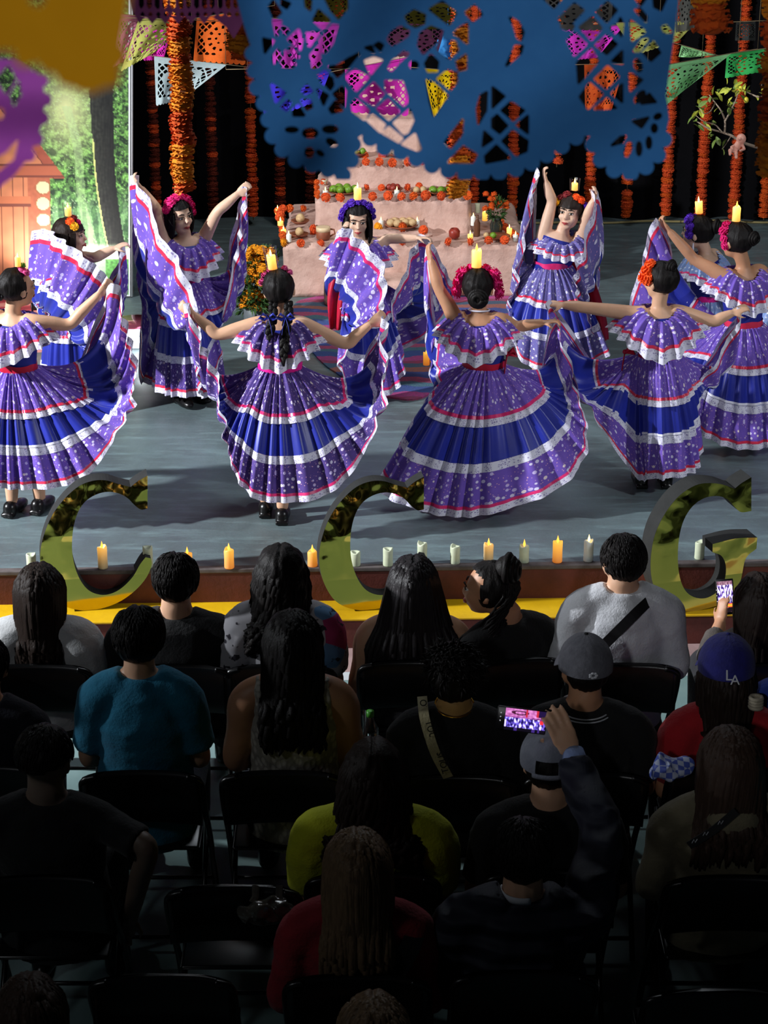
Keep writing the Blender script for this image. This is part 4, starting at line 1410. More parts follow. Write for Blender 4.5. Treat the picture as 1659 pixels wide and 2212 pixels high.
# ================================================================== PEOPLE: shared builders
def skin(name, c, c2=None):
    k = NT(name)
    v = k.coord('Object')
    k.l(k.mix(k.noise(v, 14, 4), lin(c), lin(c2 or tuple(x * .88 for x in c))), k.b.inputs['Base Color'])
    k.b.inputs['Roughness'].default_value = .5
    k.b.inputs['Subsurface Weight'].default_value = .12
    k.b.inputs['Subsurface Radius'].default_value = (.02, .008, .004)
    k.b.inputs['Subsurface Scale'].default_value = .4
    return k.mat


M_skin = skin('skin_tan', (228, 178, 144))
M_skin2 = skin('skin_warm', (206, 150, 114))
M_skin3 = skin('skin_light', (232, 190, 162))


def hair_mat(name, c, c2, rough=.55):
    k = NT(name)
    v = k.coord('Object', (1, 1, .12))
    f = k.noise(v, 130, 3)
    k.l(k.mix(f, lin(c), lin(c2)), k.b.inputs['Base Color'])
    k.b.inputs['Roughness'].default_value = rough
    k.b.inputs['Specular IOR Level'].default_value = .18
    k.bump(f, .004, .7)
    return k.mat


M_hair = hair_mat('black_hair', (24, 19, 18), (12, 10, 10))
M_hairb = hair_mat('dark_brown_hair', (44, 32, 26), (24, 17, 14))
M_hairc = hair_mat('brown_hair', (70, 52, 42), (40, 29, 24))
M_hairl = hair_mat('streaked_hair', (150, 122, 92), (58, 46, 36), .45)
M_shoe = pm('black_shoe', (16, 15, 16), .3)
M_eye = pm('eye_dark', (24, 16, 12), .2)
M_eyew = pm('eye_white', (226, 220, 212), .3)
M_brow = pm('brow_hair', (36, 24, 20), .8)
M_lip = pm('lips', (170, 66, 66), .4)


def frame(fwd, up=(0, 0, 1)):
    """matrix with columns side, forward, up"""
    f = Vector(fwd).normalized()
    u = Vector(up)
    s = f.cross(u).normalized()
    u = s.cross(f)
    return Matrix((s, f, u)).transposed()


def head(mb, c, M, s=1.0):
    def P(x, y, z): return c + M @ (Vector((x, y, z)) * s)
    mb.ell(P(0, -.008, .022), (.073 * s, .090 * s, .083 * s), M)
    mb.ell(P(0, .026, -.03), (.059 * s, .064 * s, .074 * s), M)
    mb.ell(P(0, .048, -.078), (.032 * s, .032 * s, .026 * s), M)
    mb.ell(P(0, .03, -.062), (.05 * s, .045 * s, .04 * s), M)
    mb.tube([P(0, .086, .008), P(0, .097, -.014), P(0, .104, -.028)], [.010 * s, .012 * s, .015 * s], 8)
    mb.ell(P(0, .090, -.056), (.021 * s, .010 * s, .011 * s), M)
    for sx in (-1, 1):
        mb.ell(P(.074 * sx, -.005, -.012), (.011 * s, .019 * s, .030 * s), M)
        mb.ell(P(.034 * sx, .066, -.028), (.022 * s, .020 * s, .022 * s), M)
        mb.ell(P(.028 * sx, .076, .022), (.026 * s, .012 * s, .010 * s), M)
    return P


def face(root, c, M, s=1.0, brow=True):
    def P(x, y, z): return c + M @ (Vector((x, y, z)) * s)
    for sx in (-1, 1):
        m = MB(); m.ell(P(.029 * sx, .079, .004), (.0135 * s, .009 * s, .0075 * s), M, 10, 7)
        e = m.build('eye', M_eyew, root)
        m = MB(); m.ell(P(.029 * sx, .0865, .0035), (.0068 * s, .004 * s, .0068 * s), M, 8, 6)
        m.tube([P((.029 - .015) * sx, .084, .009), P(.029 * sx, .0895, .0125), P((.029 + .016) * sx, .081, .008)], [.0022 * s] * 3, 5)
        m.build('iris', M_eye, e)
        m = MB(); m.tube([P(.012 * sx, .092, .025), P(.03 * sx, .090, .031), P(.048 * sx, .078, .024)], [.0035 * s, .0042 * s, .002 * s], 6)
        m.build('eyebrow', M_brow, root)
    m = MB()
    m.tube([P(-.021, .088, -.056), P(-.008, .099, -.0525), P(0, .1, -.054), P(.008, .099, -.0525), P(.021, .088, -.056)], [.002 * s, .0045 * s, .004 * s, .0045 * s, .002 * s], 6)
    m.tube([P(-.019, .088, -.058), P(0, .0985, -.063), P(.019, .088, -.058)], [.002 * s, .0058 * s, .002 * s], 6)
    m.build('lips', M_lip, root)


def hand(mb, w, d, pn, s=1.0, curl=1.0, th=1, fan=2.5):
    """palm, four fingers and a thumb; d along the hand, pn palm normal (fingers close towards it)"""
    d = Vector(d).normalized()
    pn = (Vector(pn) - d * Vector(pn).dot(d)).normalized()
    x = d.cross(pn)
    M = Matrix((x, pn, d)).transposed()
    mb.ell(w + d * .042 * s, (.036 * s, .015 * s, .048 * s), M, 12, 8)
    mb.tube([w - d * .01, w + d * .03 * s], [(.024 * s, .018 * s), (.03 * s, .015 * s)], 10, x)
    for i, (ox, ln) in enumerate(((-.027, .062), (-.009, .072), (.010, .068), (.027, .054))):
        p = w + d * .078 * s + x * ox * s
        f0 = d
        d = (f0 + x * ox * fan).normalized()
        pts, a = [w + d * .05 * s + x * ox * s * .9, p], .25 * curl
        for k in range(3):
            p = p + (d * math.cos(a) + pn * math.sin(a)) * ln * s * (.45, .32, .26)[k]
            pts.append(p)
            a += (.75, .65, .4)[k] * curl
        d = f0
        mb.tube(pts, [.0095 * s, .009 * s, .0083 * s, .0076 * s, .006 * s], 8)
    p = w + d * .02 * s + x * (-.03 * th) * s
    q = p + (d * .55 - x * th * .6 + pn * .35).normalized() * .04 * s
    r = q + (d * .8 + pn * .6 * curl + x * th * .1).normalized() * .032 * s
    mb.tube([w + d * .025 * s, p, q, r], [.014 * s, .013 * s, .0105 * s, .008 * s], 8)


def limb(mb, pts, rad, n=12, k=6):
    P = [Vector(p[:3]) for p in cat([list(p) + [r] for p, r in zip(pts, rad)], len(pts) * k)]
    Q = cat([list(p) + [r] for p, r in zip(pts, rad)], len(pts) * k)
    mb.tube(P, [max(.004, q[3]) for q in Q], n)


def hair_cap(c, M, s, style, seed=0, grow=1.0):
    """hair over the skull; the face opening depends on the style"""
    m = MB()
    nu, nv = 56, 30
    rows = []
    for j in range(nv + 1):
        t = math.pi * .80 * j / nv
        r = []
        for i in range(nu):
            a = 2 * math.pi * i / nu
            x, y, z = math.sin(t) * math.sin(a), math.sin(t) * math.cos(a), math.cos(t)
            g = 1 + .022 * math.sin(a * 17 + 3 * noise.noise(Vector((a * 2, t * 2, seed)))) * math.sin(t) + .05 * noise.noise(Vector((x * 3, y * 3, z * 3 + seed)))
            part = 1 - .05 * math.exp(-(x / .07) ** 2) * max(0, z)
            r.append(c + M @ (Vector((x * .083 * grow, y * .100 * grow - .008, z * .093 * grow + .020)) * g * part * s))
        rows.append(r)
    keep = []
    for j in range(nv):
        t = math.pi * .80 * (j + .5) / nv
        for i in range(nu):
            a = 2 * math.pi * (i + .5) / nu
            y, z, x = math.sin(t) * math.cos(a), math.cos(t), math.sin(t) * math.sin(a)
            if style == 'pulled':
                ok = not (y > .26 - .45 * max(0, z - .1) and z < .50 + .42 * max(0, y)) and z > -.80 + .3 * max(0, y)
            elif style == 'bangs':
                ok = not (y > .35 and z < .16 and abs(x) < .78) and z > -.75
            elif style == 'short':
                ok = not (y > .30 and z < .52) and z > -.86 + .6 * max(0, y + .3) and not (abs(x) > .62 and z < -.10 and y > -.35)
            elif style == 'fade':
                ok = z > .02 - .30 * max(0, -y) and not (y > .30 and z < .52)
            else:
                ok = not (y > .38 and z < .42 and abs(x) < .72) and z > -.80
            if ok:
                k = (i + 1) % nu
                keep.append([j * nu + i, (j + 1) * nu + i, (j + 1) * nu + k, j * nu + k])
    m.add([p for r in rows for p in r], keep)
    return m


def bun(m, c, M, off, r):
    b = c + M @ Vector(off)
    m.ell(b, (r, r * .85, r), M)
    for k in range(3):
        pts = [b + M @ Vector((r * (1.02 - .25 * k) * math.cos(a), -r * (.15 + .3 * k), r * (1.02 - .25 * k) * math.sin(a))) for a in [2 * math.pi * i / 16 for i in range(17)]]
        m.tube(pts, [r * .26] * 17, 7)


def braid(m, pts, r0, r1, n=13):
    P = [Vector(p) for p in cat(pts, n)]
    for i in range(n - 1):
        d = (P[i + 1] - P[i]).normalized()
        x = d.cross(Vector((0, 1, 0))).normalized()
        y = d.cross(x)
        r = r0 + (r1 - r0) * i / n
        sg = 1 if i % 2 else -1
        L = (P[i + 1] - P[i]).length
        Mx = Matrix((x, y, d)).transposed() @ Matrix.Rotation(.5 * sg, 3, 'Y')
        m.ell(P[i] + x * r * .45 * sg, (r * .8, r * .75, L * 1.0), Mx, 10, 7)
        m.ell(P[i] - x * r * .45 * sg + d * L * .5, (r * .8, r * .75, L * 1.0), Matrix((x, y, d)).transposed() @ Matrix.Rotation(-.5 * sg, 3, 'Y'), 10, 7)
    m.tube([P[-1], P[-1] + Vector((0, 0, -.05))], [r1 * .9, .004], 8)


RS = ((.0, 4, 62), (.4, 6, 40), (.8, 7, 14), (1.0, 8, -12))
ROSE = {}
for nm, c1, c2 in (('magenta', (236, 30, 130), (200, 10, 100)), ('violet', (96, 40, 190), (60, 20, 150)), ('yellow', (250, 190, 20), (226, 150, 10)), ('orange', (255, 104, 16), (236, 70, 10)), ('pink', (228, 96, 160), (190, 60, 130)), ('crimson', (140, 36, 40), (110, 20, 30)), ('green', (120, 180, 80), (80, 150, 60))):
    ROSE[nm] = pom_mesh('rose_' + nm, pm(nm + '_flower', c1, .7, c2, 40), 60, RS)


def flower(root, p, r, col, d=None):
    o = link('flower', ROSE[col], root, Vector(p) - WL[root.name])
    o.scale = (r, r, r * .8)
    if d is not None:
        o.rotation_euler = Vector(d).to_track_quat('Z', 'Y').to_euler()
    return o


# ------------------------------------------------------------------ dresses
DOT = ((226, 218, 246), (206, 190, 240), (244, 226, 226))
M_flo = floral('purple_floral_cotton', (126, 92, 200), (90, 62, 166), DOT)
M_flod = floral('deep_purple_floral_cotton', (92, 64, 156), (60, 40, 112), DOT)
M_flob = floral('slate_lilac_floral_cotton', (116, 108, 176), (90, 84, 154), ((222, 222, 240), (196, 196, 226), (236, 232, 214)))
M_floc = floral('pale_blue_floral_cotton', (150, 176, 222), (112, 140, 200), ((236, 240, 250), (206, 222, 246), (240, 240, 250)))
M_lace = lace_mat('white_lace', (228, 226, 242), (150, 140, 186))
M_blue_s = pm('royal_blue_satin', (30, 46, 170), .38, (22, 34, 142), 5, sheen=.3)
M_blue_b = pm('royal_blue_cotton', (32, 42, 150), .6, (24, 34, 126), 6)
M_pink = pm('pink_satin_ribbon', (240, 60, 130), .35, (220, 40, 110), 20)
M_coral = pm('coral_satin_ribbon', (236, 58, 92), .35, (210, 40, 76), 20)
M_mag = pm('magenta_sash', (240, 24, 150), .5, (210, 14, 126), 12)
M_red = pm('crimson_sash', (206, 18, 60), .5, (170, 10, 44), 12)
M_sat = pm('white_satin_ribbon', (232, 230, 244), .3)


def loft(name, root, rows, uvs, mat, closed=True):
    m = MB()
    n = len(rows[0])
    if closed:
        rows = [list(r) + [r[0]] for r in rows]
        uvs = [list(u) + [(u[0][0] + 1e-3 + (u[-1][0] - u[-2][0]) + u[-1][0] - u[0][0], u[0][1])] for u in uvs]
    m.grid(rows, False, 0, [q for r in uvs for q in r])
    return m.build(name, mat, root, uv=True)


def bands(root, pos, vlist, spec, nu, length, circ, closed=True):
    """cut one cloth surface pos(i, v) into its sewn bands: (name, v0, v1, material, lift)"""
    for nm, v0, v1, mat, lift in spec:
        vs = [v0] + [v for v in vlist if v0 + .004 < v < v1 - .004] + [v1]
        rows = [[pos(i, v, lift * min(1, (v - v0) / max(1e-6, v1 - v0) * 2 + .4)) for i in range(nu)] for v in vs]
        uvs = [[(circ * i / nu, v * length) for i in range(nu)] for v in vs]
        loft(nm, root, rows, uvs, mat, closed)


def skirt(root, wc, rx, ry, side, hem, flo, rib, L=.80, nf=26, amp=1.0, seed=0, satin=False, drop=1.0):
    nu = 208
    fwd = Vector((0, 0, 1)).cross(side)
    H = []
    for h in hem:
        H.append(list(h[0]) + [math.cos(R(h[1])), math.sin(R(h[1]))])
    S = cat(H, nu, True)
    floor_ = STAGE + .03
    W, E, A, sg = [], [], [], []
    for i in range(nu):
        a = math.atan2(S[i][4], S[i][3])
        # angle 0 towards the camera, 90 to image right
        d = Vector((math.sin(a), -math.cos(a), 0))
        W.append(wc + d * (rx * abs(d.dot(side)) + ry * abs(d.dot(fwd))) / (abs(d.dot(side)) + abs(d.dot(fwd))))
        e = Vector(S[i][:3])
        e.z = max(e.z, floor_)
        E.append(e)
        A.append(d)
        ln = (e - W[-1]).length
        sg.append(math.sqrt(max(0, .375 * ln * (L - ln))) if ln < L else 0)
    base = {}

    def raw(i, v):
        w, e = W[i], E[i]
        k = 4 * v * (1 - v)
        drp = e.z - w.z
        p = w.lerp(e, v)
        hang = max(0, min(1, -drp / .5))             # hanging cloth bells outwards near the waist
        hor = Vector((e.x - w.x, e.y - w.y, 0))
        p += hor * (v ** .88 - v) * hang
        p.z -= sg[i] * k * .85 * drop * (1 - hang)
        p += A[i] * sg[i] * k * (.42 - .30 * hang)
        p.z = max(p.z, floor_)
        return p
    nn = {}

    def normal(i, v):
        key = (i, round(v, 4))
        if key not in nn:
            a = raw((i + 2) % nu, v) - raw((i - 2) % nu, v)
            b = raw(i, min(1, v + .03)) - raw(i, max(0, v - .03))
            n = a.cross(b)
            nn[key] = n.normalized() if n.length > 1e-9 else A[i]
            if nn[key].length < .5:
                nn[key] = A[i]
        return nn[key]

    def pos(i, v, lift):
        u = 2 * math.pi * i / nu
        f1 = math.sin(nf * u + 2.2 * noise.noise(Vector((math.cos(u) * 2, math.sin(u) * 2, seed))) * 3)
        f2 = math.sin(nf * 2 * u + 4 * noise.noise(Vector((math.cos(u) * 3, math.sin(u) * 3, seed + 4))))
        f3 = noise.noise(Vector((math.cos(u) * 2.3, math.sin(u) * 2.3, seed + v * .8)))
        a = (.004 + .017 * v) * f1 + .004 * f2 * (1 - .3 * v) + .03 * v * f3
        if v > .7:
            a += .006 * math.sin(nf * 1.9 * u + seed) * (v - .7) / .3
        if v > .96:
            a += .004 * math.sin(nf * 4 * u)
        p = raw(i, v) - normal(i, v) * (a * amp + 0) + A[i] * lift * .6
        p.z = max(p.z, STAGE + .02)
        return p
    sp = [('skirt_overlayer', 0, .295, flo, .008), ('skirt_ribbon', .295, .318, rib, .014), ('lace_trim', .318, .372, M_lace, .014), ('blue_tier', .345, .625, M_blue_s, 0),
          ('lace_trim', .625, .69, M_lace, .006), ('skirt_flounce', .685, .925, flo, 0), ('skirt_ribbon', .925, .948, rib, .003), ('lace_trim', .948, 1.0, M_lace, .003)]
    if satin:
        sp.append(('satin_ribbon', .60, .62, M_sat, .006))
    bands(root, pos, list(np.linspace(0, 1, 42)), sp, nu, L, 3.6)


def yoke(root, nb, side, flo, rib, sx=.235, sy=.165, dside=.11, dback=.245, seed=0, lean=Vector()):
    """gathered off-the-shoulder collar"""
    nu = 150
    fwd = Vector((0, 0, 1)).cross(side)

    def pos(i, v, lift):
        a = 2 * math.pi * i / nu
        c, s = math.cos(a), math.sin(a)
        e = abs(c) ** 1.5
        q = v ** .72
        r_x = .10 + (sx - .10) * q
        r_y = .082 + .014 * max(0, -s) + (sy - .082 - .014 * max(0, -s)) * q
        bk = max(0, -s) ** 2
        z = -.012 - .05 * bk * (1 - v) ** 2 - (dback + (dside - dback) * e) * v ** 1.15 + .012 * e * (1 - v)
        f = (.004 + .016 * v) * math.sin(19 * a + 2 * noise.noise(Vector((c * 2, s * 2, seed)))) + .006 * math.sin(38 * a + seed) * (1 - .4 * v)
        return nb + side * c * (r_x + f + lift) + fwd * s * (r_y + f + lift) + Vector((0, 0, z)) + lean * v
    bands(root, pos, list(np.linspace(0, 1, 16)), [('blouse_collar', 0, .70, flo, 0), ('collar_ribbon', .70, .77, rib, .003), ('lace_trim', .77, 1.0, M_lace, .002)], nu, .26, 1.5)


def dancer(d):
    Y0 = d['Y']
    def W(px, py, dy=0): return at(px, py, Y0 + dy)
    a = R(d['face'])
    fwd = Vector((math.sin(a), math.cos(a), 0))
    side = Vector((math.cos(a), -math.sin(a), 0)) if d['face'] <= 90 else Vector((-math.cos(a), math.sin(a), 0))
    hf = R(d.get('hface', d['face']))
    hfw = Vector((math.sin(hf), math.cos(hf), d.get('pitch', 0)))
    nb, wc = W(*d['neck']), W(*d['waist'])
    hc = W(*d['head'])
    HM = frame(hfw, Vector((d.get('roll', 0), 0, 1)))
    s = d.get('s', 1.0)
    base = Vector((wc.x, Y0, STAGE))
    t = thing('person', base, d['label'], 'person', 'dancers in purple and blue folk dresses')
    sk = d.get('skin', M_skin)
    # ---- body: one continuous surface
    m = MB()
    head(m, hc, HM, s)
    m.tube([nb + Vector((0, 0, -.05)), nb + Vector((0, 0, .02)), hc - HM @ Vector((0, .01, .03))], [.048, .042, .044], 12)
    up = (nb - wc)
    m.tube([wc - up * .75, wc - up * .4, wc, wc + up * .5, wc + up * .82, nb + Vector((0, 0, -.012))], [(.10, .08), (.125, .10), (.10, .08), (.118, .086), (.125, .07), (.062, .05)], 16, side)
    for k, sg in (('L', -1), ('R', 1)):
        sh = nb + side * .122 * sg + Vector((0, 0, -.045))
        el, ha = W(*d['el' + k]), W(*d['ha' + k])
        dr = (ha - el).normalized()
        wr = ha - dr * .05
        limb(m, [nb + side * .07 * sg + Vector((0, 0, -.04)), sh, sh.lerp(el, .5), el, el.lerp(wr, .4), wr], [.045, .046, .040, .033, .033, .022])
        pn = Vector((-side.x * sg, .1, -.8))
        hand(m, wr, dr, pn, .82, 1.25, sg)
    feet = []
    for sg in (-1, 1):
        hp = wc - up * .45 + side * .06 * sg
        fx = d.get('feet', ((wc.x - .07, Y0), (wc.x + .07, Y0)))[0 if sg < 0 else 1]
        an = Vector((fx[0], fx[1], STAGE + .075))
        kn = hp.lerp(an, .52) + fwd * .02
        limb(m, [hp, hp.lerp(kn, .5), kn, kn.lerp(an, .35) - fwd * .01, an], [.08, .066, .05, .048, .032])
        m.ell(an + fwd * .04 - Vector((0, 0, .04)), (.036, .09, .026), frame(fwd))
        feet.append(an)
    voxel(m, .0078, 4).build('body', sk, t)
    for an in feet:
        m = MB()
        f_ = frame(fwd)
        m.ell(an + fwd * .045 + Vector((0, 0, -.042)), (.044, .105, .034), f_)
        m.ell(an - fwd * .025 + Vector((0, 0, -.03)), (.04, .045, .045), f_)
        m.box((-.035, -.075, -.074), (.035, -.02, -.05), 0, Matrix.Translation(an) @ f_.to_4x4())
        q = voxel(m, .008, 3)
        for i, p in enumerate(q.v):
            q.v[i].z = max(p.z, STAGE + .001)
        q.build('shoe', M_shoe, t)
    if d.get('facing', True):
        face(t, hc, HM, s)
    # ---- bodice
    m = MB()
    m.tube([wc - up * .25, wc, wc + up * .5, wc + up * .80], [(.124, .1), (.110, .088), (.130, .096), (.136, .08)], 28, side)
    q = m
    wrinkle(q, .003, 18)
    q.build('bodice', d.get('bod', M_blue_b), t)
    flo, rib = d.get('flo', M_flo), d.get('rib', M_pink)
    yoke(t, nb, side, flo, rib, seed=Y0, **d.get('yoke', {}))
    # ---- sash
    m = MB()
    rows = []
    sh_ = d.get('sash', M_mag)
    for z in (-.022, -.01, .008, .024):
        rows.append([wc + side * math.cos(b) * (.116 + .004 * math.sin(9 * b + z * 90)) + side.cross(Vector((0, 0, 1))) * math.sin(b) * (.095 + .003 * math.sin(7 * b)) + Vector((0, 0, z + .003 * math.sin(5 * b))) for b in [2 * math.pi * i / 40 for i in range(40)]])
    m.grid(rows, True)
    m.build('sash', sh_, t)
    if 'bow' in d:
        b = W(*d['bow'])
        m = MB()
        m.ell(b, (.014, .014, .014))
        m.tube([b, b + Vector((.03, -.01, .03)), b + Vector((.05, -.01, .0)), b], [(.006, .012), (.008, .022), (.008, .02), (.006, .01)], 8)
        m.tube([b, b + Vector((-.01, -.02, -.05)), b + Vector((-.015, -.02, -.10))], [(.004, .012), (.004, .02), (.004, .018)], 8)
        m.build('sash_bow', sh_, t)
    hem = [(W(*h[1:]), h[0]) for h in d['hem']]
    skirt(t, wc - Vector((0, 0, .01)), .118, .098, side, hem, flo, rib, d.get('L', .8), d.get('nf', 26), d.get('amp', 1), Y0 + nb.x, d.get('satin', False), d.get('drop', 1))
    if d.get('under'):
        q = [(a_, Vector((wc.x + .21 * math.sin(R(a_)), Y0 - .20 * math.cos(R(a_)), STAGE + .10))) for a_ in range(0, 360, 30)]
        skirt(t, wc - Vector((0, 0, .02)), .112, .094, side, [(p_, a_) for a_, p_ in q], M_flod, rib, .8, 14, .7, Y0 + 3)
    # ---- hair
    hm = d.get('hairm', M_hair)
    m = hair_cap(hc, HM, s, d['hair'], Y0)
    st = d.get('style')
    if st == 'bun':
        bun(m, hc, HM, d.get('bun', (0, -.10, -.03)), d.get('bunr', .042))
    if st == 'braids':
        for x0, x1 in ((-.035, -.05), (.045, .035)):
            p0 = hc + HM @ Vector((x0, -.07, -.05))
            braid(m, [p0, p0 + Vector((0, -.03, -.07)), nb + Vector((x1, -.12, -.07)), nb + Vector((x1 * .8, -.165, -.17))][: 3 if x0 < 0 else 4], .021, .017, 10 if x0 < 0 else 14)
    if st in ('bob', 'loose'):
        rnd = random.Random(5)
        for i in range(70):
            az = R(rnd.uniform(55, 305))
            dv = Vector((math.sin(az), math.cos(az), 0))
            r0 = hc + HM @ (Vector((dv.x * .078, dv.y * .094, .03)) * s)
            ln = .12 if st == 'bob' else rnd.uniform(.14, .24)
            p1 = hc + HM @ (Vector((dv.x * .088, dv.y * .10 - .006, -.04)) * s)
            p2 = hc + HM @ (Vector((dv.x * .086, dv.y * .09 - .01, 0)) * s) + Vector((0, 0, -ln))
            m.tube([r0, p1, p1.lerp(p2, .6), p2], [.008, .011, .010, .003], 5)
    m.build('hair', hm, t)
    if st == 'braids':
        for x in (-.05, .04):
            m = MB()
            b = nb + Vector((x, -.13, .035))
            for sg in (-1, 1):
                m.tube([b, b + Vector((.025 * sg, -.005, .02)), b + Vector((.045 * sg, 0, .0)), b + Vector((.02 * sg, 0, -.012)), b], [(.003, .006), (.003, .014), (.003, .014), (.003, .01), (.003, .004)], 8)
                m.tube([b, b + Vector((.015 * sg, -.012, -.05)), b + Vector((.02 * sg, -.02, -.09))], [(.002, .006), (.002, .010), (.002, .008)], 6)
            m.build('hair_ribbon', M_blue_s, t)
    # ---- flowers in the hair
    for col, r, x, y, z in d.get('crown', ()):
        dd = HM @ Vector((x, y, z))
        flower(t, hc + dd * s, r, col, dd)
    if 'earring' in d:
        m = MB(); e = hc + HM @ Vector((d['earring'] * .08, .0, -.05)); m.tube([e, e + Vector((0, 0, -.03)), e + Vector((.004, 0, -.06))], [.003, .007, .003], 6); m.build('earring', M_sat, t)
    if d.get('necklace'):
        m = MB(); m.tube([nb + side * .055 * math.cos(b) + fwd * .05 * math.sin(b) + Vector((0, 0, .012 - .006 * math.sin(b))) for b in np.linspace(0, 6.283, 26)], [.005] * 26, 6); m.build('necklace', M_sat, t)
    if 'shawl' in d:
        P = [W(*p) for p in d['shawl']]
        m = MB()
        Q = [Vector(q) for q in cat(P, 18)]
        rows = [[q + Vector((w * (.045 + .02 * math.sin(i / 5)), .02 * math.sin(w * 5 + i * .2), 0)) for w in np.linspace(-1, 1, 11)] for i, q in enumerate(Q)]
        rows2 = [[p + Vector((0, .008, 0)) for p in r] for r in rows]
        m.grid([r + q[::-1] for r, q in zip(rows, rows2)], True, 0, None, True)
        m.build('shawl', M_red if not d.get('shawlm') else d['shawlm'], t)
    # ---- candle on the head: a thing of its own that rests on the hair
    if 'candle' in d:
        fx, fz, h, r, mt, fl_, gl, lean, lb = d['candle']
        b = hc + HM @ (Vector((fx, d.get('cfy', 0), .104 + fz)) * s)
        candle(b, h, r, mt, lb, fl_, 'candles on the dancers\' heads', lean, gl, 12)
        pl_ = bpy.data.lights.new('candle_light', 'POINT'); pl_.energy = .25; pl_.color = (1, .72, .35); pl_.shadow_soft_size = .02
        po = bpy.data.objects.new('candle_light', pl_); po.location = b + Vector((0, 0, h + .035)); COL.objects.link(po)
    return t


def arc(col, n, r, a0=-85, a1=85, rad=.105, y=.015):
    out = []
    for i in range(n):
        a = R(a0 + (a1 - a0) * i / max(1, n - 1))
        c_ = col[i % len(col)] if isinstance(col, (list, tuple)) else col
        out.append((c_, r * (.88 + .24 * ((i * 7) % 3) / 2), rad * .93 * math.sin(a), y, rad * math.cos(a) + .012))
    return out


